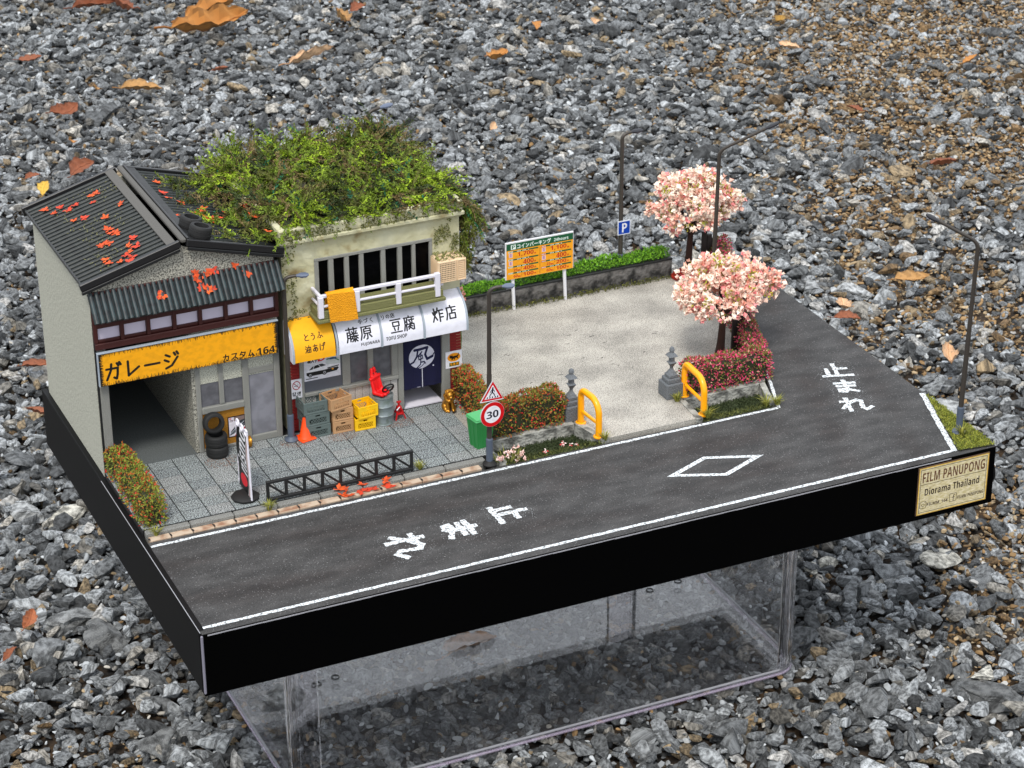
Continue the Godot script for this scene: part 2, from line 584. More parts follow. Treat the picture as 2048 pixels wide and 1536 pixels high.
func materials() -> void:
	var speck := ntex(0.22, [[0.0, gray(0.25)], [0.36, gray(0.55)], [0.5, gray(0.85)], [0.64, gray(1.0)], [1.0, gray(1.0)]], 2, 3, 512)
	var fine := ntex(0.12, [[0.0, gray(0.72)], [0.5, gray(0.85)], [1.0, gray(1.0)]], 3, 5, 256)
	var lump := ntex(0.05, [[0.0, gray(0.0)], [1.0, gray(1.0)]], 5, 8, 256)
	var stucco := ntex(0.1, [[0.25, gray(0.0)], [0.75, gray(1.0)]], 3, 9, 256)
	M["t_speck"] = speck
	M["t_lump"] = lump
	M["t_stucco"] = stucco
	M["t_fine"] = fine
	mat("black_front", Color(0.012, 0.012, 0.013), 0.5).metallic_specular = 0.12
	mat("black_side", Color(0.06, 0.06, 0.063), 0.5).metallic_specular = 0.25
	mat("edge_white", Color(0.62, 0.62, 0.64), 0.5)
	mat("edge_lilac", Color(0.5, 0.49, 0.54), 0.5)
	mat("wood_cut", Color(0.3, 0.22, 0.16), 0.8)
	var granite := ntex(0.3, [[0.0, gray(0.12)], [0.34, gray(0.26)], [0.48, gray(0.74)], [0.6, gray(1.0)], [1.0, gray(1.0)]], 2, 3, 512)
	M["tile"] = grain(mat("tile", Color(0.66, 0.69, 0.69), 0.85), granite, 11.0, stucco, 0.01)
	M["tile_b"] = grain(mat("tile_b", Color(0.62, 0.65, 0.655), 0.85), granite, 12.0, stucco, 0.01)
	M["tile_c"] = grain(mat("tile_c", Color(0.7, 0.715, 0.71), 0.85), granite, 10.0, stucco, 0.01)
	grain(mat("joint", Color(0.09, 0.09, 0.095), 0.9), fine, 2.0)
	grain(mat("kerb", Color(0.6, 0.6, 0.58), 0.9), speck, 4.0, lump, 0.03)
	grain(mat("gutter", Color(0.72, 0.655, 0.59), 0.9), ntex(0.03, [[0.2, Color(0.78, 0.64, 0.56)], [0.45, Color(0.92, 0.87, 0.82)], [0.6, Color(1.0, 0.98, 0.95)], [0.8, Color(1, 1, 0.97)]], 4, 21), 8.0, lump, 0.02)
	grain(mat("white_paint", Color(0.92, 0.94, 0.95), 0.7), ntex(0.09, [[0.0, gray(0.3)], [0.32, gray(0.58)], [0.45, gray(0.9)], [1.0, gray(1.0)]], 5, 23, 512), 7.0)
	mat("inside_shade", Color(0.09, 0.09, 0.09), 0.95)  # shade of the garage interior put into the wall and ceiling colour
	grain(mat("stucco_gray", Color(0.76, 0.76, 0.7), 0.92), ntex(0.22, [[0.0, gray(0.45)], [0.4, gray(0.78)], [0.55, gray(1.0)], [1.0, gray(1.0)]], 3, 33, 512), 7.0, stucco, 0.012)
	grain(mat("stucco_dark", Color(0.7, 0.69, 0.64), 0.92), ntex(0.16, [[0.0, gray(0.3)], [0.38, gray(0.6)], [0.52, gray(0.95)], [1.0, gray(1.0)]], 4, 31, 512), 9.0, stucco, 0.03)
	grain(mat("stone_trim", Color(0.78, 0.78, 0.75), 0.9), fine, 0.8, stucco, 0.05)
	grain(mat("shop_wall", Color(0.79, 0.78, 0.66), 0.9), ntex(0.02, [[0.05, Color(0.7, 0.62, 0.5)], [0.26, Color(0.94, 0.93, 0.88)], [0.7, Color(1, 1, 1)]], 5, 17), 11.0, stucco, 0.02)
	grain(mat("balcony", Color(0.56, 0.56, 0.36), 0.9), fine, 2.0, stucco, 0.02)
	grain(mat("window_trim", Color(0.7, 0.7, 0.67), 0.8), fine, 1.0, stucco, 0.02)
	mat("sheet_metal", Color(0.62, 0.66, 0.7), 0.45)
	mat("dark_pane", Color(0.012, 0.014, 0.018), 0.25).metallic_specular = 0.2
	grain(mat("smoked_pane", Color(0.4, 0.4, 0.42), 0.25), ntex(0.04, [[0.2, gray(0.85)], [0.5, gray(0.94)], [0.75, gray(1.0)]], 4, 41), 7.0)
	grain(mat("worn_pane", Color(0.52, 0.52, 0.55), 0.3), ntex(0.03, [[0.2, gray(0.86)], [0.5, gray(0.94)], [0.7, gray(1.0)]], 5, 42), 9.0)
	grain(mat("roof_black", Color(0.13, 0.135, 0.14), 0.5), ntex(0.03, [[0.2, gray(0.55)], [0.55, gray(0.95)], [0.8, Color(1.0, 1.0, 1.0)]], 4, 51), 5.0)
	grain(mat("roof_rib", Color(0.15, 0.165, 0.165), 0.45), ntex(0.03, [[0.2, Color(0.5, 0.55, 0.5)], [0.55, Color(0.9, 0.95, 0.92)], [0.8, Color(1.0, 1.0, 0.9)]], 4, 52), 4.0)
	grain(mat("canopy_rib", Color(0.19, 0.225, 0.23), 0.45), ntex(0.03, [[0.2, Color(0.5, 0.5, 0.5)], [0.5, Color(0.85, 0.9, 0.92)], [0.8, Color(0.9, 1.1, 1.15)]], 4, 53), 3.0)
	grain(mat("ridge_gray", Color(0.4, 0.39, 0.37), 0.7), fine, 1.5)
	mat("fascia", Color(0.12, 0.12, 0.125), 0.35)
	grain(mat("red_wood", Color(0.29, 0.1, 0.08), 0.55), fine, 1.0)
	mat("lilac_panel", Color(0.8, 0.77, 0.84), 0.6)
	grain(mat("ochre", Color(0.78, 0.53, 0.1), 0.75), fine, 1.6, stucco, 0.03)
	grain(mat("red_brick", Color(0.64, 0.09, 0.08), 0.7), fine, 1.0, stucco, 0.02)
	mat("white_plastic", Color(0.87, 0.86, 0.9), 0.5)
	grain(mat("white_board", Color(0.84, 0.82, 0.8), 0.7), fine, 2.0)
	mat("yellow_cloth", Color(0.98, 0.66, 0.02), 0.85)
	grain(M["yellow_cloth"], ntex(0.1, [[0.0, Color(0.9, 0.85, 0.7)], [0.5, gray(1.0)]], 3, 77), 2.0, stucco, 0.05)
	mat("beige_plastic", Color(0.88, 0.77, 0.63), 0.55)
	mat("crate_gray", Color(0.36, 0.41, 0.4), 0.55)
	mat("crate_beige", Color(0.72, 0.56, 0.4), 0.55)
	mat("crate_yellow", Color(0.95, 0.75, 0.03), 0.5)
	grain(mat("drum", Color(0.56, 0.6, 0.61), 0.4, 0.35), ntex(0.02, [[0.2, Color(0.75, 0.78, 0.72)], [0.5, gray(0.95)], [0.8, gray(1.0)]], 4, 61), 3.0)
	mat("red_plastic", Color(0.9, 0.02, 0.03), 0.5)
	mat("red_paint", Color(0.72, 0.04, 0.06), 0.4)
	mat("black_rubber", Color(0.09, 0.09, 0.09), 0.7)
	mat("black_gloss", Color(0.06, 0.06, 0.06), 0.3)
	mat("black_iron", Color(0.08, 0.085, 0.09), 0.5)
	mat("orange", Color(1.0, 0.3, 0.02), 0.5)
	mat("gold", Color(0.72, 0.5, 0.17), 0.35, 0.75)
	mat("green_bin", Color(0.16, 0.5, 0.25), 0.5)
	mat("green_lid", Color(0.3, 0.66, 0.4), 0.5)
	mat("lamp_pole", Color(0.27, 0.25, 0.23), 0.45, 0.3)
	mat("lamp_gray", Color(0.3, 0.34, 0.4), 0.5)
	mat("lamp_head", Color(0.36, 0.4, 0.48), 0.45)
	mat("lamp_head_dark", Color(0.14, 0.14, 0.16), 0.4)
	mat("barrier_yellow", Color(0.99, 0.66, 0.02), 0.3)
	grain(mat("stone_lantern", Color(0.5, 0.52, 0.54), 0.85), speck, 3.0, stucco, 0.02)
	grain(mat("retaining", Color(0.42, 0.41, 0.4), 0.9), ntex(0.02, [[0.15, gray(0.35)], [0.45, gray(0.8)], [0.7, gray(1.0)]], 5, 71), 5.0, lump, 0.08)
	grain(mat("ditch_wall", Color(0.66, 0.66, 0.63), 0.9), ntex(0.02, [[0.2, gray(0.55)], [0.5, gray(0.9)], [0.7, gray(1.0)]], 5, 72), 5.0, stucco, 0.03)
	grain(mat("garage_floor", Color(0.4, 0.42, 0.42), 0.85), fine, 3.0)  # floor tone lowered as well, to carry the shade inside the bay
	grain(mat("trunk", Color(0.3, 0.17, 0.12), 0.9), fine, 0.8, stucco, 0.05)
	grain(mat("dark_plank", Color(0.17, 0.13, 0.12), 0.8), fine, 0.8)
	mat("white_post", Color(0.86, 0.86, 0.88), 0.5)
	mat("sign_back", Color(0.75, 0.76, 0.78), 0.4)
	var lf := vmat("leafy", 0.75)
	lf.backlight_enabled = true
	lf.backlight = Color(0.25, 0.25, 0.2)
	var bl := vmat("petal", 0.7)
	bl.backlight_enabled = true
	bl.backlight = Color(0.3, 0.3, 0.3)
	vmat("painted", 0.7)
	var cl := mat("clear", Color(0.97, 0.97, 1.0, 0.008), 0.02)
	cl.transparency = BaseMaterial3D.TRANSPARENCY_ALPHA
	var rm := mat("clear_rim", Color(0.85, 0.78, 0.88, 0.25), 0.08)
	rm.transparency = BaseMaterial3D.TRANSPARENCY_ALPHA
	var sol := mat("clear_solid", Color(0.98, 0.97, 0.98, 0.0), 0.04)
	sol.refraction_enabled = true
	sol.refraction_scale = 0.05
	mat("ink", Color(0.03, 0.03, 0.03), 0.5)


func _ready() -> void:
	# ---- camera, sky, sun, exposure
	var cam := Camera3D.new()
	cam.name = "camera"
	var lens := CameraAttributesPhysical.new()
	lens.frustum_focal_length = 12.0 / tan(deg_to_rad(17.75 * 0.5))
	lens.frustum_focus_distance = 1.21
	lens.frustum_near = 0.05
	lens.frustum_far = 80.0
	lens.exposure_aperture = 64.0
	cam.attributes = lens
	cam.position = Vector3(-25.866, 57.981, 89.619) * U
	cam.rotation = Vector3(deg_to_rad(-26.355), deg_to_rad(-24.586), deg_to_rad(-0.271))
	cam.current = true
	add_child(cam)
	var sky := ProceduralSkyMaterial.new()
	sky.sky_top_color = Color(0.88, 0.9, 0.935)
	sky.sky_horizon_color = Color(0.72, 0.74, 0.75)
	sky.sky_curve = 0.25
	sky.ground_horizon_color = Color(0.5, 0.5, 0.48)
	sky.ground_bottom_color = Color(0.3, 0.3, 0.29)
	sky.sky_energy_multiplier = 1.3
	var env := Environment.new()
	env.background_mode = Environment.BG_SKY
	env.sky = Sky.new()
	env.sky.sky_material = sky
	env.tonemap_mode = Environment.TONE_MAPPER_LINEAR
	env.tonemap_exposure = 1.0
	env.sdfgi_enabled = true
	env.ssao_enabled = true
	env.ssil_enabled = true
	var we := WorldEnvironment.new()
	we.name = "world"
	we.environment = env
	add_child(we)
	var sun := DirectionalLight3D.new()
	sun.name = "sun"
	sun.light_color = Color(1.0, 0.98, 0.95)
	sun.light_energy = 0.8
	sun.light_angular_distance = 13.0
	sun.shadow_enabled = true
	sun.rotation = Vector3(deg_to_rad(-58), deg_to_rad(-38), 0)
	add_child(sun)

	rng.seed = 77
	letters()
	materials()
	ground()
	base_board()
	stand()
	roads()
	pavement()
	parking_lot()
	ditches()
	garage()
	shop()
	roof_moss()
	back_planter()
	street_lamps()
	forecourt()
	lot_furniture()
	hedges()
	trees()
	tufts()
	fallen_leaves()


# ---------------------------------------------------------------- gravel ground
func ico(level: int) -> Array:
	var f := (1.0 + sqrt(5.0)) / 2.0
	var p := []
	for s in [-1.0, 1.0]:
		for q in [-f, f]:
			p.append(Vector3(0, s, q).normalized())
			p.append(Vector3(s, q, 0).normalized())
			p.append(Vector3(q, 0, s).normalized())
	var tr := []
	var edge := (p[0] as Vector3).distance_to(p[0])
	edge = 1.0515
	for i in 12:
		for j in range(i + 1, 12):
			for k in range(j + 1, 12):
				if absf((p[i] as Vector3).distance_to(p[j]) - edge) < 0.02 and absf((p[j] as Vector3).distance_to(p[k]) - edge) < 0.02 and absf((p[i] as Vector3).distance_to(p[k]) - edge) < 0.02:
					tr.append([p[i], p[j], p[k]])
	for l in level:
		var nx := []
		for e in tr:
			var a: Vector3 = ((e[0] + e[1]) as Vector3).normalized()
			var b: Vector3 = ((e[1] + e[2]) as Vector3).normalized()
			var c: Vector3 = ((e[2] + e[0]) as Vector3).normalized()
			nx.append_array([[e[0], a, c], [a, e[1], b], [c, b, e[2]], [a, b, c]])
		tr = nx
	return tr


# a broken stone: a ball cut by random planes, radius about 1 in the longest direction, in centimetres
func stone_mesh(sphere: Array, cuts: int, flat: float, narrow: float, rough: float) -> ArrayMesh:
	var mb := MB.new()
	var planes := []
	for i in cuts:
		var d := rdir()
		if i < 2:
			d = Vector3(rf(-0.25, 0.25), 1.0 if i == 0 else -1.0, rf(-0.25, 0.25)).normalized()
		planes.append([d, rf(0.36, 0.62)])
	var nz := noise(1.1, FastNoiseLite.TYPE_SIMPLEX_SMOOTH, 2, rng.randi() % 1000)
	var cache := {}
	for e in sphere:
		var q := []
		for k in 3:
			var s: Vector3 = e[k]
			if not cache.has(s):
				var w := s
				for pl in planes:
					var over: float = w.dot(pl[0]) - pl[1]
					if over > 0.0:
						w -= (pl[0] as Vector3) * over
				w += s * nz.get_noise_3dv(s * 1.6) * rough
				cache[s] = Vector3(w.x * 1.25, w.y * flat, w.z * narrow)
			q.append(cache[s])
		var m: Vector3 = ((q[1] - q[0]) as Vector3).cross(q[2] - q[0]).normalized()
		if m.dot(q[0]) < 0.0:
			m = -m
		var uv := []
		for k in 3:
			uv.append(Vector2(q[k].x * 0.31 + q[k].y * 0.17 + 0.5, q[k].z * 0.31 - q[k].y * 0.23 + 0.5))
		mb.tri(q[0], q[1], q[2], m, m, m, uv[0], uv[1], uv[2])
	return mb.mesh()


func soil_share(x: float, z: float, nz: FastNoiseLite) -> float:
	# how much brown soil shows between the stones: more towards the right-hand track
	var bx := 90.0 + (z + 108.0) * -0.42
	if z > -60.0:
		bx = 66.0 + (z + 60.0) * -0.36
	var s := smoothstep(-16.0, 14.0, x - bx)
	var far := smoothstep(-40.0, -75.0, z)
	return clampf(s * (0.55 + 0.45 * far) + nz.get_noise_2d(x, z) * (0.55 + 0.5 * s) - 0.12, 0.0, 1.0)


func ground() -> void:
	var nz := noise(0.05, FastNoiseLite.TYPE_SIMPLEX_SMOOTH, 3, 12)
	# soil under the stones, reaching far beyond the picture
	var soil := grain(mat("soil", Color(0.27, 0.225, 0.175), 0.95), ntex(0.03, [[0.2, Color(0.35, 0.33, 0.3)], [0.5, Color(0.8, 0.75, 0.68)], [0.8, Color(1, 0.9, 0.72)]], 5, 81), 16.0, M["t_lump"], 0.5)
	var g := MB.new()
	for i in 24:
		for j in 24:
			var xs := [i, i + 1]
			var zs := [j, j + 1]
			var p := []
			for e in [[0, 0], [1, 0], [1, 1], [0, 1]]:
				var a: float = (xs[e[0]] - 12.0) / 12.0
				var b: float = (zs[e[1]] - 12.0) / 12.0
				p.append(Vector3(20.0 + a * absf(a) * 3000.0, -14.8, -50.0 + b * absf(b) * 3000.0))
			g.poly(p, Vector3.UP)
	tag(obj("ground", g, soil), "brown soil showing between the grey gravel stones", "ground", "", "structure")

	# stone skin: fine mottling with pale veins
	var sz := 384
	var im := Image.create(sz, sz, false, Image.FORMAT_RGBA8)
	var n1 := noise(0.02, FastNoiseLite.TYPE_SIMPLEX_SMOOTH, 5, 4)
	var n2 := noise(0.012, FastNoiseLite.TYPE_SIMPLEX_SMOOTH, 3, 9)
	var n3 := noise(0.22, FastNoiseLite.TYPE_SIMPLEX, 2, 6)
	for j in sz:
		for i in sz:
			var a := n1.get_noise_2d(i, j)
			var vein := 1.0 - clampf(absf(n2.get_noise_2d(i + a * 30.0, j * 1.6)) * 22.0, 0.0, 1.0)
			var k := clampf(0.78 + a * 0.5 + n3.get_noise_2d(i, j) * 0.26 + vein * 0.22, 0.3, 1.0)
			im.set_pixel(i, j, Color(k, k, k))
	var skin := ImageTexture.create_from_image(im)
	var rock := vmat("rock", 0.82)
	rock.albedo_texture = skin
	rock.heightmap_enabled = true
	rock.heightmap_texture = skin
	rock.heightmap_scale = 0.05
	var grit := vmat("grit", 0.9)

	var s3 := ico(3)
	var s2 := ico(2)
	var s1 := ico(1)
	var shapes := []
	for i in 14:
		shapes.append(stone_mesh(s3, 10 + i % 5, rf(0.5, 0.95), rf(0.65, 1.0), 0.035))
	var small := []
	for i in 8:
		small.append(stone_mesh(s2, 9, rf(0.55, 0.95), rf(0.7, 1.0), 0.04))
	var tiny := []
	for i in 5:
		tiny.append(stone_mesh(s1, 5, rf(0.6, 0.95), rf(0.8, 1.0), 0.15))

	var bed := tag(Node3D.new(), "loose grey crushed stone gravel covering the ground", "gravel", "", "stuff") as Node3D
	bed.name = "gravel"
	add_child(bed)
	# tiers: spacing, size from, size to, chance on stone, chance on soil, height of centre, meshes, material
	var tiers := [
		[2.7, 0.9, 1.5, 0.35, 0.06, -14.35, shapes, rock],
		[1.1, 0.6, 1.0, 1.0, 0.3, -14.7, shapes, rock],
		[1.05, 0.4, 0.85, 0.95, 0.22, -14.1, shapes, rock],
		[0.62, 0.2, 0.45, 0.7, 0.55, -14.35, small, rock],
		[0.5, 0.1, 0.24, 0.55, 1.0, -14.4, tiny, grit],
		[0.33, 0.07, 0.18, 0.02, 1.0, -14.4, tiny, grit],
	]
	for ti in tiers.size():
		var T: Array = tiers[ti]
		var step: float = T[0]
		var bins := []
		var cols := []
		for i in (T[6] as Array).size():
			bins.append([])
			cols.append([])
		var x := -45.0
		while x < 145.0:
			var z := -170.0
			while z < 28.0:
				var px := x + rf(-0.5, 0.5) * step
				var pz := z + rf(-0.5, 0.5) * step
				z += step
				# only where the picture, or one taken a step aside, can see it
				var depth := 60.0 - pz
				var mid := -10.0 + depth * 0.43 + 0.0
				if absf(px - mid) > 30.0 + depth * 0.235:
					continue
				var soilness := soil_share(px, pz, nz)
				if rng.randf() > lerpf(T[3], T[4], soilness):
					continue
				var sc: float = lerpf(T[1], T[2], pow(rng.randf(), 1.6))
				var y: float = T[5] + rf(-0.35, 0.4) - soilness * 0.3
				if px > 4.2 and px < 35.6 and pz > -26.0 and pz < -3.4:
					y = minf(y, -14.16 - sc * 0.6)
				var b := Basis.from_euler(Vector3(rf(-0.6, 0.6), rf(0, TAU), rf(-0.6, 0.6)))
				var k := rng.randi() % bins.size()
				bins[k].append(Transform3D(b.scaled(Vector3.ONE * sc), Vector3(px, y, pz) * U))
				var l := 0.12 + 0.5 * pow(rng.randf(), 1.25)
				var c := Color(l * 0.95, l * 1.0, l * 1.03)
				var pick := rng.randf()
				if ti >= 4:
					pick = pick * (0.75 if soilness < 0.25 else 0.28)
				if ti == 3:
					pick = pick * 0.8 if soilness > 0.3 else pick + 0.08
				if ti < 3:
					pick = pick + (0.2 if soilness < 0.35 else 0.06)
				if ti >= 3 and soilness < 0.2 and rng.randf() < 0.6:
					pick = maxf(pick, 0.45)
				if pick < 0.16:
					c = Color(0.29, 0.18, 0.08) * rf(0.5, 1.25)
				elif pick < 0.24:
					c = Color(0.36, 0.27, 0.16) * rf(0.6, 1.3)
				elif pick < 0.3:
					l = rf(0.45, 0.75) if ti < 3 else rf(0.28, 0.5)
					c = Color(l, l * 0.98, l * 0.93)
				elif pick < 0.4:
					c = Color(l * 1.06, l * 1.0, l * 0.88)
				elif pick > 0.9:
					c = c * 0.5
				c.a = 1.0
				cols[k].append(c)
			x += step
		for k in bins.size():
			var mm := MultiMesh.new()
			mm.transform_format = MultiMesh.TRANSFORM_3D
			mm.use_colors = true
			mm.mesh = T[6][k]
			mm.instance_count = (bins[k] as Array).size()
			for i in mm.instance_count:
				mm.set_instance_transform(i, bins[k][i])
				mm.set_instance_color(i, cols[k][i])
			var mi := MultiMeshInstance3D.new()
			mi.name = "stones_%03d" % (ti * 20 + k + 1)
			mi.multimesh = mm
			mi.material_override = T[7]
			mi.set_meta("kind", "stuff")
			bed.add_child(mi)

	# the largest stones one can point at
	var big := [
		[-0.2, -26.0, 2.6, 0.6, 0.2, "large grey boulder-like stone with flat top left of the black board"],
		[42.0, 1.9, 2.4, 1.9, 0.11, "broad flat dark slate slab near the lower right corner"],
		[57.9, -26.7, 2.3, 0.35, 0.3, "long pale grey stone slab behind the grass corner's lamp"],
		[58.5, -57.5, 1.9, 0.2, 0.3, "large pale grey stone behind the farther blossom tree"],
		[61.7, -57.1, 1.3, 1.2, 0.32, "second pale stone right of the farther blossom tree"],
		[64.1, -55.9, 1.4, 2.4, 0.33, "angular white-grey stone above the road's far end"],
		[60.5, -47.5, 1.6, 0.9, 0.27, "greenish grey stone right of the nearer blossom tree"],
		[62.9, -45.2, 1.5, 2.0, 0.36, "pale mottled stone right of the greenish grey one"],
		[3.4, -37.9, 1.9, 0.5, 0.42, "rough whitish stone beside the board's left edge"],
		[1.2, -39.2, 1.6, 1.7, 0.3, "flat grey stone left of the rough whitish one"],
		[4.9, -26.6, 1.7, 0.8, 0.25, "pale grey wedge stone at the board's left side"],
		[1.6, -23.7, 2.0, 2.2, 0.13, "dark angular stone just below the big boulder-like one"],
		[1.3, -12.6, 2.0, 1.0, 0.16, "blunt dark grey stone at the bottom left"],
		[8.2, -14.0, 1.8, 0.3, 0.3, "pale flat triangular stone below the board's left corner"],
		[40.1, -13.5, 0.8, 1.5, 0.5, "small cream pebble right of the clear stand"],
		[41.2, -13.9, 0.9, 2.9, 0.42, "tall yellowish pebble right of the clear stand"],
		[47.7, -11.4, 1.5, 0.1, 0.4, "whitish flat stone under the name plate"],
		[44.2, -11.2, 1.6, 0.7, 0.2, "grey block stone below the board's right end"],
		[41.7, -9.9, 1.9, 1.3, 0.24, "long grey stone lying below the board's right end"],
		[42.8, -0.2, 1.1, 0.4, 0.48, "rounded white stone beside the flat slate slab"],
	]
	for e in big:
		var mm := stone_mesh(s3, 11, 0.5, 0.8, 0.1)
		var o := MeshInstance3D.new()
		o.name = numbered("stone")
		o.mesh = mm
		var rm := rock.duplicate() as StandardMaterial3D
		var q: float = e[4]
		rm.vertex_color_use_as_albedo = false
		q = minf(q * 1.5, 0.8)
		rm.albedo_color = Color(q * 0.97, q, q * 1.0).linear_to_srgb()
		if q > 0.6:
			rm.albedo_color = Color(q * 1.03, q, q * 0.88).linear_to_srgb()
		o.material_override = rm
		o.position = Vector3(e[0], -14.0, e[1]) * U
		o.rotation = Vector3(rf(-0.2, 0.2), e[3], rf(-0.2, 0.2))
		o.scale = Vector3.ONE * float(e[2]) * 0.85
		add_child(o)
		tag(o, e[5], "stone", "large stones in the gravel")


# ---------------------------------------------------------------- the board and its clear stand
func base_board() -> void:
	var t := thing("display_board", "thick black display board that carries the whole model street", "display base")
	var b := MB.new()
	b.bx(0.0, 42.0, -3.25, -0.03, -0.3, 0.0, 0.03)
	obj("front_panel", b, M["black_front"], t)
	b = MB.new()
	b.bx(0.0, 0.28, -3.25, 0.02, -26.8, -0.31, 0.03)
	obj("side_panel", b, M["black_side"], t)
	b = MB.new()
	b.bx(41.72, 42.0, -3.25, -0.02, -26.8, -0.31, 0.03)
	obj("side_panel", b, M["black_side"], t)
	b = MB.new()
	b.bx(0.29, 41.71, -3.25, -0.02, -26.8, -26.5, 0.03)
	obj("rear_panel", b, M["black_side"], t)
	b = MB.new()
	b.bx(0.29, 41.71, -3.2, -1.25, -26.49, -0.31)
	obj("core_panel", b, M["black_side"], t)
	b = MB.new()
	b.bar(Vector3(0.02, -0.06, 0.02), Vector3(0.02, -3.1, 0.02), 0.12, 0.12, 0.04)
	obj("corner_trim", b, M["edge_lilac"], t)
	b = MB.new()
	b.bar(Vector3(0.0, 0.02, -0.1), Vector3(0.0, 0.02, -15.6), 0.035, 0.03, 0.01)
	obj("edge_trim", b, M["edge_white"], t)
	b = MB.new()
	for i in 60:
		var x0 := 0.3 + i * 0.65
		b.bx(x0, x0 + 0.65, -0.13 + rf(-0.012, 0.012), -0.075, -0.01, 0.012 + rf(0, 0.01))
	obj("edge_trim", b, M["edge_white"], t)
	b = MB.new()
	b.x = Transform3D(Basis(Vector3(0, 0, 1), -PI / 2), Vector3(42.0, -1.75, -0.9))
	b.lathe([Vector2(0.85, 0.0), Vector2(0.85, 0.12), Vector2(0.85, 0.12), Vector2(0.78, 0.2), Vector2(0.0, 0.24)], 28)
	obj("latch_knob", b, M["black_side"], t)

	var p := thing("name_plate", "cream name plate lettered in brown on the black board's front", "name plate", Vector3(39.48, -1.58, 0.0))
	b = MB.new()
	b.box(Vector3(0, 0, 0.035), Vector3(4.24, 2.74, 0.07), 0.02)
	obj("backing", b, M["wood_cut"], p)
	var cv := Cv.new(640, 416, Color(0.86, 0.81, 0.64))
	var n1 := noise(0.02, FastNoiseLite.TYPE_SIMPLEX_SMOOTH, 4, 91)
	for j in 416:
		for i in 640:
			var k := n1.get_noise_2d(i, j * 3.0)
			cv.im.set_pixel(i, j, Color(0.83 + k * 0.12, 0.78 + k * 0.13, 0.62 + k * 0.2))
	var dk := Color(0.16, 0.1, 0.07)
	var br := Color(0.4, 0.28, 0.2)
	for e in [[0, 0, 640, 8], [0, 408, 640, 416], [0, 0, 9, 416], [631, 0, 640, 416]]:
		cv.rect(e[0], e[1], e[2], e[3], Color(0.86, 0.7, 0.3))
	for e in [[16, 16, 624, 20], [16, 396, 624, 400], [16, 16, 20, 400], [620, 16, 624, 400], [20, 148, 620, 152]]:
		cv.rect(e[0], e[1], e[2], e[3], dk)
	cv.text("FILM PANUPONG", 34, 44, 608, 132, br, 700)
	cv.text("Diorama Thailand", 62, 186, 566, 252, dk, 700)
	cv.text("FILMM_164", 90, 322, 282, 356, dk, 700)
	cv.text("FILMM PANUPONG", 372, 322, 612, 352, dk, 700)
	for s in [0.0]:
		cv.path([Vector2(34, 302), Vector2(74, 302), Vector2(82, 310), Vector2(82, 354), Vector2(74, 362), Vector2(34, 362), Vector2(26, 354), Vector2(26, 310), Vector2(34, 302)], 4.0, dk)
		cv.oval(Vector2(54, 333), 14, 14, dk, 4.0)
		cv.oval(Vector2(71, 314), 3, 3, dk)
		cv.path([Vector2(304, 290), Vector2(356, 290), Vector2(362, 298), Vector2(362, 352), Vector2(354, 360), Vector2(304, 360), Vector2(298, 352), Vector2(298, 298), Vector2(304, 290)], 4.0, dk)
		cv.path([Vector2(348, 302), Vector2(338, 304), Vector2(334, 314), Vector2(334, 358)], 6.0, dk)
		cv.path([Vector2(322, 326), Vector2(346, 326)], 5.0, dk)
	b = MB.new()
	b.poly([Vector3(-2.07, -1.33, 0.075), Vector3(2.07, -1.33, 0.075), Vector3(2.07, 1.33, 0.075), Vector3(-2.07, 1.33, 0.075)], Vector3(0, 0, 1), [Vector2(0, 1), Vector2(1, 1), Vector2(1, 0), Vector2(0, 0)])
	obj("printed_face", b, print_mat(cv, 0.55), p)


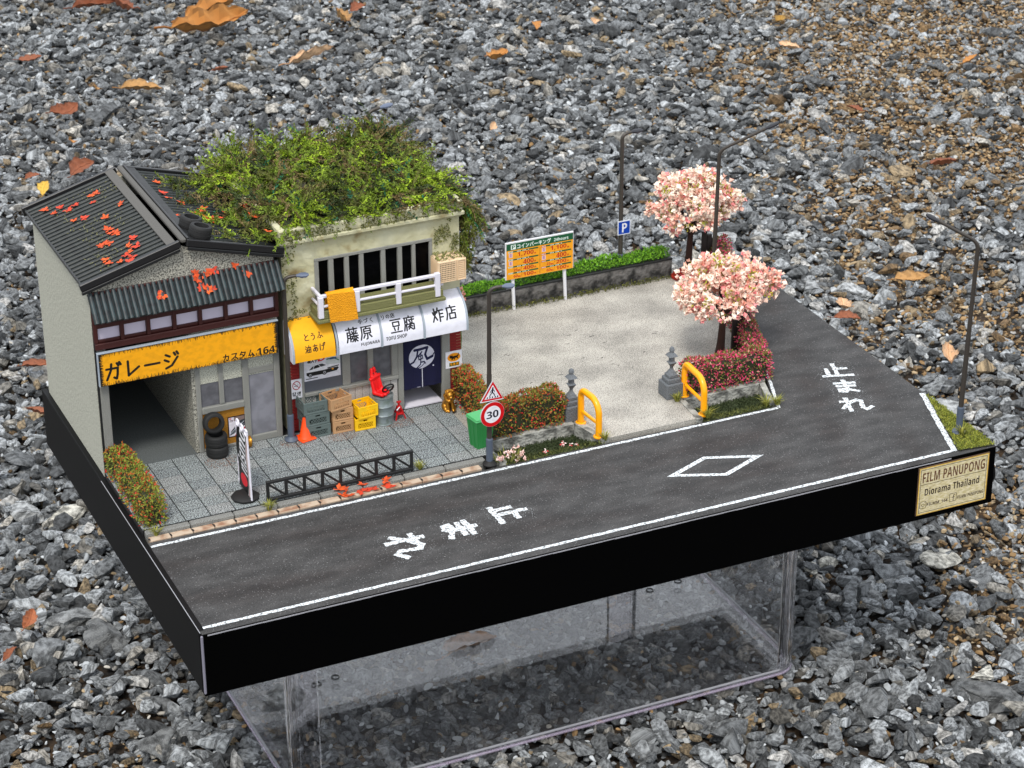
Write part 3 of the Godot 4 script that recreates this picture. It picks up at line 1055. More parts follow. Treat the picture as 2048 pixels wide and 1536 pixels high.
func stand() -> void:
	var t := thing("clear_stand", "clear plastic tub with rounded corners holding up the black board", "display stand")
	var x0 := 5.7
	var x1 := 34.2
	var z0 := -25.0
	var z1 := -4.8
	var y0 := -14.1
	var y1 := -3.27
	var r := 1.3
	var w := 0.28
	var b := MB.new()
	b.bx(x0 + w, x1 - w, y0, y0 + w, z0 + w, z1 - w)
	obj("floor_plate", b, M["clear"], t)
	for e in [[x0 + r, x1 - r, z1 - w, z1], [x0 + r, x1 - r, z0, z0 + w], [x0, x0 + w, z0 + r, z1 - r], [x1 - w, x1, z0 + r, z1 - r]]:
		b = MB.new()
		b.bx(e[0], e[1], y0 + w + 0.02, y1, e[2], e[3])
		obj("wall", b, M["clear"], t)
	for e in [[x0 + r, z1 - r, 1], [x1 - r, z1 - r, 0], [x1 - r, z0 + r, 3], [x0 + r, z0 + r, 2]]:
		b = MB.new()
		var k := 9
		for i in k:
			var a0: float = PI / 2 * e[2] + PI / 2 * i / k
			var a1: float = PI / 2 * e[2] + PI / 2 * (i + 1) / k
			var d0 := Vector3(cos(a0), 0, sin(a0))
			var d1 := Vector3(cos(a1), 0, sin(a1))
			var c := Vector3(e[0], 0, e[1])
			var lo := Vector3(0, y0 + w + 0.02, 0)
			var hi := Vector3(0, y1, 0)
			var wave := 0.02 * sin(i * 2.1)
			b.smooth([c + d0 * r + lo, c + d1 * r + lo, c + d1 * r + hi, c + d0 * r + hi], [d0, d1, d1, d0])
			var ri := r - w - wave
			b.smooth([c + d0 * ri + lo, c + d1 * ri + lo, c + d1 * ri + hi, c + d0 * ri + hi], [-d0, -d1, -d1, -d0])
			b.poly([c + d0 * r + lo, c + d1 * r + lo, c + d1 * ri + lo, c + d0 * ri + lo], Vector3.DOWN)
			b.poly([c + d0 * r + hi, c + d1 * r + hi, c + d1 * ri + hi, c + d0 * ri + hi], Vector3.UP)
		obj("corner_bend", b, M["clear_solid"], t)
	# rounded foot rim, tinted a little lilac all round
	var ring := []
	for e in [[x1 - r, z1 - r, 0], [x0 + r, z1 - r, 1], [x0 + r, z0 + r, 2], [x1 - r, z0 + r, 3]]:
		for i in 7:
			var a: float = PI / 2 * e[2] + PI / 2 * i / 6.0
			ring.append(Vector3(e[0] + cos(a) * (r - 0.08), y0 + 0.1, e[1] + sin(a) * (r - 0.08)))
	b = MB.new()
	b.tube(ring, 0.09, 10, false, true)
	obj("foot_rim", b, M["clear_rim"], t)
	var ring2 := []
	for q in ring:
		ring2.append(q + Vector3(0, 0.24, 0))
	b = MB.new()
	b.tube(ring2, 0.07, 8, false, true)
	obj("foot_rim", b, M["edge_white"], t)
	for e in [[30.5, -15.1], [32.4, -15.3], [11.3, -14.3], [10.2, -14.1], [8.9, -14.0]]:
		b = MB.new()
		var q := []
		for i in 16:
			q.append(Vector3(e[0] + 0.2 * cos(TAU * i / 16), y0 + w + 0.03, e[1] + 0.2 * sin(TAU * i / 16)))
		b.tube(q, 0.045, 6, false, true)
		obj("hole_rim", b, M["black_gloss"], t)


# ---------------------------------------------------------------- roads
func strip(mb: MB, a: Vector3, b: Vector3, w: float, jit: float, step := 0.25) -> void:
	var d := (b - a).normalized()
	var s := Vector3(-d.z, 0, d.x)
	var k := maxi(1, int(a.distance_to(b) / step))
	var l0 := w * 0.5 + rf(-jit, jit)
	var r0 := w * 0.5 + rf(-jit, jit)
	for i in k:
		var l1 := w * 0.5 + rf(-jit, jit)
		var r1 := w * 0.5 + rf(-jit, jit)
		var p := a.lerp(b, float(i) / k)
		var q := a.lerp(b, float(i + 1) / k)
		mb.poly([p + s * l0, q + s * l1, q - s * r1, p - s * r0], Vector3.UP)
		l0 = l1
		r0 = r1


func road_word(parent: Node, s: String, ctr: Vector3, right: Vector3, up: Vector3, w: float, h: float, wd: float) -> void:
	var mb := MB.new()
	var lift := 0.0
	for st in strokes(s):
		var q := []
		for e in st:
			q.append(ctr + right * ((e.x - 50.0) / 100.0 * w) + up * ((50.0 - e.y) / 100.0 * h) + Vector3(0, lift, 0))
		for i in q.size() - 1:
			var a: Vector3 = q[i]
			var b: Vector3 = q[i + 1]
			var e := (b - a).normalized() * wd * 0.42
			strip(mb, a - e + Vector3(0, lift, 0), b + e + Vector3(0, lift, 0), wd, wd * 0.12, 0.1)
			lift += 0.0012
	# overspray specks round the stencil
	for i in 260:
		var p := ctr + right * rf(-0.62, 0.62) * w + up * rf(-0.62, 0.62) * h
		var r := rf(0.005, 0.016)
		mb.poly([p + Vector3(r, -0.002, 0), p + Vector3(0, -0.002, r), p + Vector3(-r, -0.002, 0), p + Vector3(0, -0.002, -r)], Vector3.UP)
	obj("painted_word", mb, M["white_paint"], parent)


func roads() -> void:
	# asphalt skin over the whole board: grey grain, brown tyre tracks
	var W := 1260
	var H := 804
	var im := Image.create(W, H, false, Image.FORMAT_RGBA8)
	var n1 := noise(0.35, FastNoiseLite.TYPE_SIMPLEX, 2, 101)
	var n2 := noise(0.02, FastNoiseLite.TYPE_SIMPLEX_SMOOTH, 4, 102)
	var n3 := noise(0.006, FastNoiseLite.TYPE_SIMPLEX_SMOOTH, 3, 103)
	for j in H:
		var z := -26.8 * j / H
		for i in W:
			var x := 42.0 * i / W
			var lane := exp(-pow((z + 6.1) / 0.8, 2.0)) + exp(-pow((z + 2.5) / 0.9, 2.0))
			if x > 30.0:
				var across := x - (38.6 - (z + 9.0) * 0.34)
				var k := smoothstep(30.0, 36.0, x)
				lane = lerpf(lane, exp(-pow((across - 1.9) / 0.7, 2.0)) + exp(-pow((across + 1.9) / 0.8, 2.0)), k)
			lane = clampf(lane * (0.7 + n3.get_noise_2d(i * 0.7, j * 2.0) * 1.5), 0.0, 1.0)
			var g := 0.222 + n1.get_noise_2d(i, j) * 0.085 + n2.get_noise_2d(i * 0.6, j * 1.5) * 0.075
			var c := Color(g * 1.015, g, g * 0.99).lerp(Color(g * 0.8, g * 0.735, g * 0.71), lane * 0.9)
			if n1.get_noise_2d(i * 0.9 + 777, j * 0.9) > 0.8:
				c = Color(0.55, 0.55, 0.55)
			im.set_pixel(i, j, c)
	var am := mat("asphalt", Color.WHITE, 0.78)
	am.albedo_texture = ImageTexture.create_from_image(im)
	am.heightmap_enabled = true
	am.heightmap_texture = am.albedo_texture
	am.heightmap_scale = 0.02
	var out := PackedVector2Array([Vector2(0.05, 0.0), Vector2(41.98, 0.0), Vector2(41.98, -26.78), Vector2(41.5, -26.78), Vector2(35.2, -11.2), Vector2(34.1, -8.55), Vector2(0.05, -8.76)])
	var mb := MB.new()
	var ix := Geometry2D.triangulate_polygon(out)
	for i in range(0, ix.size(), 3):
		var p := []
		var uv := []
		for k in 3:
			var q := out[ix[i + k]]
			p.append(Vector3(q.x, 0.0, q.y))
			uv.append(Vector2(q.x / 42.0, -q.y / 26.8))
		mb.poly(p, Vector3.UP, uv)
	for i in out.size():
		var a := out[i]
		var c := out[(i + 1) % out.size()]
		var deep := -0.025 if (a.y > -0.1 and c.y > -0.1) or (a.x < 0.1 and c.x < 0.1) or (a.x > 41.9 and c.x > 41.9) else -1.2
		mb.poly([Vector3(a.x, 0, a.y), Vector3(c.x, 0, c.y), Vector3(c.x, deep, c.y), Vector3(a.x, deep, a.y)], Vector3(c.y - a.y, 0, a.x - c.x))
	var t := tag(obj("road", mb, am), "dark grey asphalt road with white edge lines turning the corner", "road", "", "structure")
	var wp: Material = M["white_paint"]
	mb = MB.new()
	strip(mb, Vector3(0.3, 0.015, -8.36), Vector3(34.15, 0.015, -8.36), 0.2, 0.02)
	obj("edge_line", mb, wp, t)
	mb = MB.new()
	strip(mb, Vector3(0.15, 0.015, -0.5), Vector3(39.9, 0.015, -0.5), 0.21, 0.02)
	obj("edge_line", mb, wp, t)
	mb = MB.new()
	strip(mb, Vector3(34.2, 0.018, -8.3), Vector3(35.35, 0.018, -11.2), 0.16, 0.02)
	strip(mb, Vector3(35.35, 0.018, -11.2), Vector3(41.3, 0.018, -26.3), 0.12, 0.03)
	obj("edge_line", mb, wp, t)
	mb = MB.new()
	strip(mb, Vector3(39.75, 0.02, -0.42), Vector3(41.9, 0.02, -6.6), 0.3, 0.03)
	obj("edge_line", mb, wp, t)
	mb = MB.new()
	var dm := [Vector3(25.4, 0.017, -4.15), Vector3(28.04, 0.017, -5.25), Vector3(30.9, 0.017, -4.15), Vector3(28.2, 0.017, -3.0)]
	for i in 4:
		var c: Vector3 = (dm[0] + dm[1] + dm[2] + dm[3]) / 4.0
		var a: Vector3 = dm[i]
		var b: Vector3 = dm[(i + 1) % 4]
		var ai := c + (a - c) * 0.76
		var bi := c + (b - c) * 0.76
		mb.poly([a, b, bi, ai], Vector3.UP)
	obj("painted_diamond", mb, wp, t)
	# the stop word, read from the left lane
	for e in [["れ", 11.3, 2.0, 2.5, -3.35], ["ま", 14.1, 1.75, 2.0, -3.75], ["止", 16.9, 1.9, 1.85, -4.2]]:
		road_word(t, e[0], Vector3(e[1], 0.016, e[4]), Vector3(0, 0, 1), Vector3(1, 0, 0), e[3] * 0.93, e[2], 0.3)
	var up := Vector3(0.32, 0, -1).normalized()
	var rt := Vector3(1, 0, 0.32).normalized()
	for e in [["止", 39.2, -10.9, 1.75, 1.75], ["ま", 38.7, -9.0, 1.5, 1.55], ["れ", 38.05, -7.0, 1.75, 1.6]]:
		road_word(t, e[0], Vector3(e[1], 0.016, e[2]), rt, up, e[3], e[4], 0.24)

	# grass corner
	var g := MB.new()
	var tri_ := [Vector3(41.95, 0.02, -6.4), Vector3(39.95, 0.02, -0.3), Vector3(41.95, 0.02, -0.05)]
	g.col = Color(0.06, 0.07, 0.02)
	g.poly([tri_[0] + Vector3(0, 0.06, 0), tri_[1] + Vector3(0, 0.06, 0), tri_[2] + Vector3(0, 0.06, 0)], Vector3.UP)
	for i in 2600:
		var u := rng.randf()
		var v := rng.randf()
		if u + v > 1.0:
			u = 1.0 - u
			v = 1.0 - v
		var p: Vector3 = tri_[0] + (tri_[1] - tri_[0]) * u + (tri_[2] - tri_[0]) * v
		var k := rng.randf()
		g.col = Color(0.2, 0.24, 0.025).lerp(Color(0.42, 0.42, 0.06), k * k) * rf(0.6, 1.1)
		g.leaf(p + Vector3(0, 0.05, 0), (Vector3.UP * 0.7 + Vector3(rf(-1, 1), 0, rf(-1, 1))).normalized(), rdir(), rf(0.1, 0.22), 0.05)
	tag(obj("grass", g, M["leafy"]), "mossy green grass on the board's front right corner", "grass", "", "stuff")


# ---------------------------------------------------------------- pavement
func pavement() -> void:
	var b := MB.new()
	b.bx(0.3, 18.45, -1.2, 0.215, -26.4, -9.62)
	var t := tag(obj("pavement", b, M["joint"]), "grey granite tiled forecourt in front of both buildings", "pavement", "", "structure")
	var tw := 1.25
	var td := 0.9
	var kinds := ["tile", "tile_b", "tile_c"]
	for r in 8:
		var z1 := -9.66 - r * td
		var z0 := maxf(z1 - td, -16.0)
		if z1 - z0 < 0.15:
			continue
		for cidx in 15:
			var x0 := 0.32 + cidx * tw - 0.36
			var x1 := minf(x0 + tw, 18.45)
			x0 = maxf(x0, 0.3)
			if x1 - x0 < 0.15 or (r > 6 and (x0 < 0.7)):
				continue
			var m := MB.new()
			m.box(Vector3((x0 + x1) / 2, 0.225 + rf(-0.004, 0.006), (z0 + z1) / 2), Vector3(x1 - x0 - 0.05, 0.06, z1 - z0 - 0.05), 0.012)
			obj("tile", m, M[kinds[rng.randi() % 3]], t)
	# kerb: a run of stones, then the gutter blocks with their dark slots
	for i in 8:
		var x0 := 0.35 + i * 2.2
		var m := MB.new()
		m.bx(x0 + 0.02, minf(x0 + 2.18, 17.9), -0.6, 0.235 + rf(-0.01, 0.01), -9.61, -9.22, 0.05)
		obj("kerb_stone", m, M["kerb"], t)
	for i in 16:
		var x0 := 0.4 + i * 1.07
		var m := MB.new()
		m.bx(x0 + 0.02, x0 + 1.05, -0.6, 0.06 + rf(-0.01, 0.01), -9.2, -8.78, 0.03)
		obj("gutter_block", m, M["gutter"], t)
		m = MB.new()
		m.poly([Vector3(x0 - 0.05, 0.066, -9.1), Vector3(x0 + 0.06, 0.066, -9.06), Vector3(x0 + 0.07, 0.066, -8.86), Vector3(x0 + 0.01, 0.066, -8.84)], Vector3.UP)
		obj("slot", m, M["joint"], t)
	# rust-brown stains where things have stood
	var st := MB.new()
	for e in [[10.0, -15.0, 0.85], [5.95, -14.6, 0.95], [15.5, -14.75, 0.8], [12.4, -14.6, 0.8]]:
		st.col = Color(0.2, 0.12, 0.085)
		for i in 240:
			var a := rf(0, TAU)
			var d := sqrt(rng.randf()) * float(e[2])
			var p := Vector3(e[0] + cos(a) * d, 0.262 + i * 0.00002, e[1] + sin(a) * d * 0.7)
			var r := rf(0.015, 0.04)
			st.poly([p + Vector3(r, 0, 0), p + Vector3(0, 0, r), p + Vector3(-r, 0, 0), p + Vector3(0, 0, -r)], Vector3.UP)
	tag(obj("rust_stain", st, M["painted"], t), "", "", "", "stuff")


func parking_lot() -> void:
	var W := 760
	var im := Image.create(W, W, false, Image.FORMAT_RGBA8)
	var n1 := noise(0.45, FastNoiseLite.TYPE_SIMPLEX, 2, 111)
	var n2 := noise(0.008, FastNoiseLite.TYPE_SIMPLEX_SMOOTH, 5, 112)
	for j in W:
		for i in W:
			var s := n2.get_noise_2d(i, j)
			var g := 0.675 + s * 0.13
			var k := n1.get_noise_2d(i, j)
			if k < -0.12:
				g -= (-0.12 - k) * 0.62
			elif k > 0.3:
				g += 0.05
			im.set_pixel(i, j, Color(g, g * 0.975, g * 0.92))
	var cm := mat("lot_concrete", Color.WHITE, 0.85)
	cm.albedo_texture = ImageTexture.create_from_image(im)
	cm.heightmap_enabled = true
	cm.heightmap_texture = cm.albedo_texture
	cm.heightmap_scale = 0.015
	var out := PackedVector2Array([Vector2(18.46, -16.2), Vector2(18.46, -11.35), Vector2(23.75, -11.35), Vector2(24.3, -8.9), Vector2(29.95, -8.9), Vector2(30.05, -11.4), Vector2(35.15, -11.4), Vector2(41.2, -26.45), Vector2(18.46, -26.45)])
	var mb := MB.new()
	var ix := Geometry2D.triangulate_polygon(out)
	for i in range(0, ix.size(), 3):
		var p := []
		var uv := []
		for k in 3:
			var q := out[ix[i + k]]
			p.append(Vector3(q.x, 0.12, q.y))
			uv.append(Vector2((q.x - 18.0) / 24.0, (-q.y - 8.0) / 19.0))
		mb.poly(p, Vector3.UP, uv)
	for i in out.size():
		var a := out[i]
		var c := out[(i + 1) % out.size()]
		mb.poly([Vector3(a.x, 0.12, a.y), Vector3(c.x, 0.12, c.y), Vector3(c.x, -1.2, c.y), Vector3(a.x, -1.2, a.y)], Vector3(c.y - a.y, 0, a.x - c.x), [Vector2(0.1, 0.1), Vector2(0.3, 0.1), Vector2(0.3, 0.2), Vector2(0.1, 0.2)])
	tag(obj("parking_ground", mb, cm), "speckled beige concrete of the empty parking lot", "parking lot", "", "structure")
	var m := MB.new()
	for i in 26:
		var p := Vector3(rf(19.8, 33.0), 0.126, rf(-24.0, -10.0))
		var a := rf(-0.6, 0.6)
		m.bar(p, p + Vector3(cos(a), 0, -sin(a)) * rf(0.1, 0.3), 0.03, 0.008)
	tag(obj("scuff_marks", m, M["joint"]), "short dark scuffs on the parking lot concrete", "scuff marks", "", "stuff")


func ditches() -> void:
	var spec := [[18.5, 23.7, 18.9, 24.25, "moss-filled ditch between forecourt and lot entrance"], [30.1, 34.6, 30.0, 33.9, "moss-filled ditch right of the lot entrance"]]
	for e in spec:
		var t := thing("ditch", e[4], "ditch", Vector3.ZERO, 0.0, "ditches along the road edge")
		var b := MB.new()
		b.bx(e[0], e[1], -1.2, 0.16, -11.35, -11.0, 0.04)
		obj("rear_wall", b, M["ditch_wall"], t)
		# side wall on the right, its foot slanting with the road
		b = MB.new()
		b.slab(PackedVector2Array([Vector2(e[1] - 0.02, -11.0), Vector2(e[1] + 0.3, -11.0), Vector2(e[3] + 0.3, -8.75), Vector2(e[3] - 0.05, -8.75)]), Vector3(0, -1.2, 0), Vector3(1, 0, 0), Vector3(0, 0, 1), -1.36)
		obj("side_wall", b, M["ditch_wall"], t)
		b = MB.new()
		b.slab(PackedVector2Array([Vector2(e[0] - 0.3, -11.0), Vector2(e[0], -11.0), Vector2(e[2] - 0.05, -8.75), Vector2(e[2] - 0.4, -8.75)]), Vector3(0, -1.2, 0), Vector3(1, 0, 0), Vector3(0, 0, 1), -1.36)
		obj("side_wall", b, M["ditch_wall"], t)
		b = MB.new()
		for i in 2600:
			var v := rng.randf()
			var u := rng.randf()
			var z := lerpf(-11.0, -8.62, v)
			var xx := lerpf(lerpf(e[0], e[2] - 0.1, v), lerpf(e[1], e[3] + 0.1, v), u)
			var y := lerpf(-0.5, -0.02, smoothstep(0.3, 1.0, v))
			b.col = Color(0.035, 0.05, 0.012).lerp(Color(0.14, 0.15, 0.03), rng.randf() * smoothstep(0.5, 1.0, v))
			b.leaf(Vector3(xx, y, z), (Vector3(0, 0.5, 0) + rdir()).normalized(), rdir(), rf(0.1, 0.22), 0.07)
		tag(obj("moss", b, M["leafy"], t), "", "", "", "stuff")
		b = MB.new()
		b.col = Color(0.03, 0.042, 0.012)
		for i in 10:
			for j in 8:
				var p := []
				for q in [[0, 0], [1, 0], [1, 1], [0, 1]]:
					var v: float = (j + q[1]) / 8.0
					var u: float = (i + q[0]) / 10.0
					p.append(Vector3(lerpf(lerpf(e[0], e[2] - 0.1, v), lerpf(e[1], e[3] + 0.1, v), u), lerpf(-0.55, -0.05, smoothstep(0.3, 1.0, v)), lerpf(-11.0, -8.6, v)))
				b.poly([p[0], p[1], p[2], p[3]], Vector3.UP)
		obj("moss_bed", b, M["painted"], t)


# ---------------------------------------------------------------- garage on the left
func garage() -> void:
	var t := thing("garage", "grey stucco garage with black corrugated gable roof and open bay", "building")
	var zf := -15.95
	var b := MB.new()
	# side wall with the slope of the eave
	b.bx(0.28, 0.5, 0.02, 10.35, -26.3, zf)
	obj("wall", b, M["stucco_gray"], t)
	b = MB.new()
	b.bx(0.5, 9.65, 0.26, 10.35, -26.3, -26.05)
	obj("wall", b, M["inside_shade"], t)
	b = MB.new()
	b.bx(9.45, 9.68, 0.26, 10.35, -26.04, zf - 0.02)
	obj("wall", b, M["inside_shade"], t)
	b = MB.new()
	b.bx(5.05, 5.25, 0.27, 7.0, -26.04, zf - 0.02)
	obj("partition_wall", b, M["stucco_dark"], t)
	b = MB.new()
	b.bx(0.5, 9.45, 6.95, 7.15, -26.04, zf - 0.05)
	obj("ceiling", b, M["inside_shade"], t)
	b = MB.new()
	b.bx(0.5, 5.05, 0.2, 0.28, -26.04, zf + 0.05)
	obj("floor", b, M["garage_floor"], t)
	b = MB.new()
	b.bx(0.3, 0.85, 0.26, 7.1, zf - 0.02, zf + 0.1, 0.04)
	obj("pillar", b, M["stone_trim"], t)
	b = MB.new()
	b.bx(0.29, 0.4, 0.26, 9.95, zf + 0.02, zf + 0.13, 0.03)
	obj("corner_strip", b, M["black_iron"], t)
	# gable end
	b = MB.new()
	b.slab(PackedVector2Array([Vector2(0.4, 7.0), Vector2(9.6, 7.0), Vector2(9.6, 10.2), Vector2(5.05, 11.5), Vector2(0.4, 10.2)]), Vector3(0, 0, zf - 0.12), Vector3(1, 0, 0), Vector3(0, 1, 0), 0.12)
	obj("gable_wall", b, M["stucco_dark"], t)
	b = MB.new()
	b.slab(PackedVector2Array([Vector2(0.4, 10.2), Vector2(9.6, 10.2), Vector2(5.05, 11.5)]), Vector3(0, 0, -26.2), Vector3(1, 0, 0), Vector3(0, 1, 0), 0.12)
	obj("gable_wall", b, M["stucco_gray"], t)
	# roof: two corrugated slopes, ribs running from ridge to eave
	for s in [0, 1]:
		var e := Vector3(-0.06, 10.38, 0) if s == 0 else Vector3(10.0, 10.48, 0)
		var r := Vector3(4.72, 11.72, 0) if s == 0 else Vector3(5.35, 11.72, 0)
		var d := (r - e).normalized()
		var nrm := Vector3(-d.y, d.x, 0) if s == 0 else Vector3(d.y, -d.x, 0)
		if nrm.y < 0:
			nrm = -nrm
		b = MB.new()
		b.poly([e + Vector3(0, 0, -26.4), e + Vector3(0, 0, -15.75), r + Vector3(0, 0, -15.75), r + Vector3(0, 0, -26.4)], nrm)
		var dn := nrm * -0.14
		b.poly([e + dn + Vector3(0, 0, -26.4), e + dn + Vector3(0, 0, -15.75), r + dn + Vector3(0, 0, -15.75), r + dn + Vector3(0, 0, -26.4)], -nrm)
		for q in [[e, r, Vector3(0, 0, -15.75), Vector3(0, 0, 1)], [e, r, Vector3(0, 0, -26.4), Vector3(0, 0, -1)]]:
			b.poly([q[0] + q[2], q[1] + q[2], q[1] + q[2] + dn, q[0] + q[2] + dn], q[3])
		b.poly([e + Vector3(0, 0, -26.4), e + Vector3(0, 0, -15.75), e + dn + Vector3(0, 0, -15.75), e + dn + Vector3(0, 0, -26.4)], -d)
		var slope := obj("roof_slope", b, M["roof_black"], t)
		var len_ := e.distance_to(r)
		var rib := MB.new()
		var prof := []
		for i in 7:
			var a := PI * i / 6.0
			prof.append([cos(a) * 0.13, sin(a) * 0.105])
		for i in 6:
			var a0: Array = prof[i]
			var a1: Array = prof[i + 1]
			rib.smooth([Vector3(0, a0[1], a0[0]), Vector3(0, a1[1], a1[0]), Vector3(len_, a1[1], a1[0]), Vector3(len_, a0[1], a0[0])], [Vector3(0, a0[1], a0[0]), Vector3(0, a1[1], a1[0]), Vector3(0, a1[1], a1[0]), Vector3(0, a0[1], a0[0])])
		for xx in [0.0, len_]:
			var cap := []
			for q in prof:
				cap.append(Vector3(xx, q[1], q[0]))
			rib.poly(cap, Vector3(-1 if xx == 0.0 else 1, 0, 0))
		var rm := rib.mesh()
		var k := 25
		for i in k:
			var o := obj("roof_rib", rm, M["roof_rib"], slope)
			var bs := Basis(d, nrm, d.cross(nrm))
			o.transform = Transform3D(bs, (e + Vector3(0, 0, -26.05 + i * (10.0 / (k - 1))) + nrm * 0.002 + d * rf(-0.02, 0.02)) * U)
		# verge boards, front and rear, and the ridge board
		for z in [-15.72, -26.42]:
			b = MB.new()
			b.bar(e - d * 0.1 + nrm * 0.02 + Vector3(0, 0, z), r + d * 0.16 + nrm * 0.02 + Vector3(0, 0, z), 0.2, 0.36, 0.03, nrm)
			obj("verge_board", b, M["fascia"], t)
			b = MB.new()
			b.bar(e - d * 0.12 + nrm * -0.26 + Vector3(0, 0, z + (0.06 if z > -20.0 else -0.06)), r + d * 0.05 - nrm * 0.26 + Vector3(0, 0, z + (0.06 if z > -20.0 else -0.06)), 0.12, 0.16, 0.02, nrm)
			obj("verge_board", b, M["black_iron"], t)
		b = MB.new()
		b.bar(r - d * 0.22 + nrm * 0.14 + Vector3(0, 0, -26.4), r - d * 0.22 + nrm * 0.14 + Vector3(0, 0, -15.85), 0.46, 0.07, 0.02, nrm)
		obj("ridge_board", b, M["ridge_gray"] if s == 0 else M["roof_black"], t)
		b = MB.new()
		b.bar(e + d * 0.05 + nrm * 0.0 + Vector3(0, 0, -26.4), e + d * 0.05 + nrm * 0.0 + Vector3(0, 0, -15.85), 0.12, 0.18, 0.03, nrm)
		obj("eave_board", b, M["fascia"], t)
	b = MB.new()
	b.bar(Vector3(5.08, 11.86, -26.45), Vector3(5.08, 11.86, -15.75), 0.3, 0.22, 0.06)
	obj("ridge_cap", b, M["ridge_gray"], t)
	b = MB.new()
	b.bar(Vector3(5.3, 11.84, -26.45), Vector3(5.3, 11.84, -15.75), 0.12, 0.34, 0.03)
	obj("ridge_cap", b, M["fascia"], t)
	# lean-to canopy over the front
	var ct := Vector3(0, 9.92, -15.92)
	var cb := Vector3(0, 8.78, -15.0)
	var cd := (cb - ct).normalized()
	var cn := Vector3(0, -cd.z, cd.y)
	if cn.y < 0:
		cn = -cn
	b = MB.new()
	b.poly([ct + Vector3(0.2, 0, 0), ct + Vector3(9.8, 0, 0), cb + Vector3(9.8, 0, 0), cb + Vector3(0.2, 0, 0)], cn)
	b.poly([ct + Vector3(0.2, -0.1, 0), ct + Vector3(9.8, -0.1, 0), cb + Vector3(9.8, -0.1, 0), cb + Vector3(0.2, -0.1, 0)], -cn)
	b.poly([cb + Vector3(0.2, 0, 0), cb + Vector3(9.8, 0, 0), cb + Vector3(9.8, -0.1, 0), cb + Vector3(0.2, -0.1, 0)], cd)
	for xx in [0.2, 9.8]:
		b.poly([ct + Vector3(xx, 0, 0), cb + Vector3(xx, 0, 0), cb + Vector3(xx, -0.1, 0), ct + Vector3(xx, -0.1, 0)], Vector3(-1 if xx < 1 else 1, 0, 0))
	var can := obj("canopy", b, M["roof_black"], t)
	var cl := ct.distance_to(cb) + 0.08
	var rib2 := MB.new()
	rib2.tube([Vector3(0, 0, 0), Vector3(0, 0, cl)], 0.125, 10)
	var rm2 := rib2.mesh()
	for i in 34:
		var o := obj("canopy_rib", rm2, M["canopy_rib"], can)
		var xr := cn.cross(cd).normalized()
		o.transform = Transform3D(Basis(xr, cn, cd), (ct + Vector3(0.33 + i * 0.284, rf(-0.012, 0.012), 0) + cn * 0.01 + cd * rf(-0.03, 0.02)) * U)
	# red timber band with lilac panels
	b = MB.new()
	b.bx(0.32, 9.65, 7.02, 7.35, zf + 0.01, zf + 0.32, 0.03)
	obj("beam", b, M["red_wood"], t)
	b = MB.new()
	b.bx(0.34, 9.63, 8.12, 8.4, zf + 0.01, zf + 0.25, 0.03)
	obj("beam", b, M["red_wood"], t)
	b = MB.new()
	b.bx(0.34, 9.63, 9.8, 9.98, zf + 0.01, zf + 0.12, 0.03)
	obj("beam", b, M["red_wood"], t)
	for i in 8:
		b = MB.new()
		b.bx(0.3 + i * 1.31, 0.5 + i * 1.31, 7.36, 8.95, zf + 0.015, zf + 0.28, 0.03)
		obj("post", b, M["red_wood"], t)
	for i in 7:
		b = MB.new()
		b.bx(0.51 + i * 1.31, 1.6 + i * 1.31, 7.37, 7.5, zf + 0.01, zf + 0.2, 0.02)
		obj("sill", b, M["red_wood"], t)
		b = MB.new()
		b.bx(0.51 + i * 1.31, 1.6 + i * 1.31, 7.5, 8.12, zf - 0.02, zf + 0.09)
		obj("lilac_panel", b, M["lilac_panel"], t)
	# shop-front half: window, ochre panel, door
	b = MB.new()
	b.bx(5.2, 9.62, 4.0, 7.1, zf - 0.15, zf + 0.0)
	obj("front_wall", b, M["stucco_gray"], t)
	for e in [[5.22, 5.46, 0.26, 5.2], [6.42, 6.66, 2.75, 5.2], [7.66, 7.98, 0.26, 5.2], [9.32, 9.62, 0.26, 5.2]]:
		b = MB.new()
		b.bx(e[0], e[1], e[2], e[3], zf - 0.1, zf + 0.09, 0.03)
		obj("door_post", b, M["stone_trim"], t)
	for e in [[5.46, 7.66, 2.38, 2.72, 0.14], [5.46, 7.66, 0.26, 0.42, 0.06], [7.98, 9.32, 0.26, 0.62, 0.08], [7.98, 9.32, 4.08, 4.4, 0.05]]:
		b = MB.new()
		b.bx(e[0], e[1], e[2], e[3], zf - 0.1, zf + float(e[4]), 0.03)
		obj("rail", b, M["stone_trim"], t)
	b = MB.new()
	b.bx(5.46, 7.66, 0.42, 2.38, zf - 0.1, zf + 0.01)
	obj("ochre_panel", b, M["ochre"], t)
	for e in [[5.46, 6.42], [6.66, 7.66]]:
		b = MB.new()
		b.bx(e[0], e[1], 2.72, 5.1, zf - 0.1, zf - 0.03)
		obj("window_pane", b, M["smoked_pane"], t)
	b = MB.new()
	b.bx(7.98, 9.32, 0.62, 4.08, zf - 0.1, zf - 0.03)
	obj("door_pane", b, M["worn_pane"], t)

	# yellow signboard
	var s := thing("garage_signboard", "yellow garage signboard with ragged black edges and black lettering", "signboard", Vector3(4.93, 6.0, -15.52))
	b = MB.new()
	b.bx(-4.55, 4.55, -0.86, 0.86, -0.1, 0.0, 0.02)
	obj("board", b, M["black_iron"], s)
	b = MB.new()
	b.bx(-4.62, 4.6, 0.87, 0.93, -0.14, 0.05, 0.01)
	b.bx(-4.62, -4.56, -0.86, 0.87, -0.12, 0.04, 0.01)
	obj("metal_edge", b, M["sheet_metal"], s)
	var cv := Cv.new(1400, 264, Color(0.97, 0.67, 0.02))
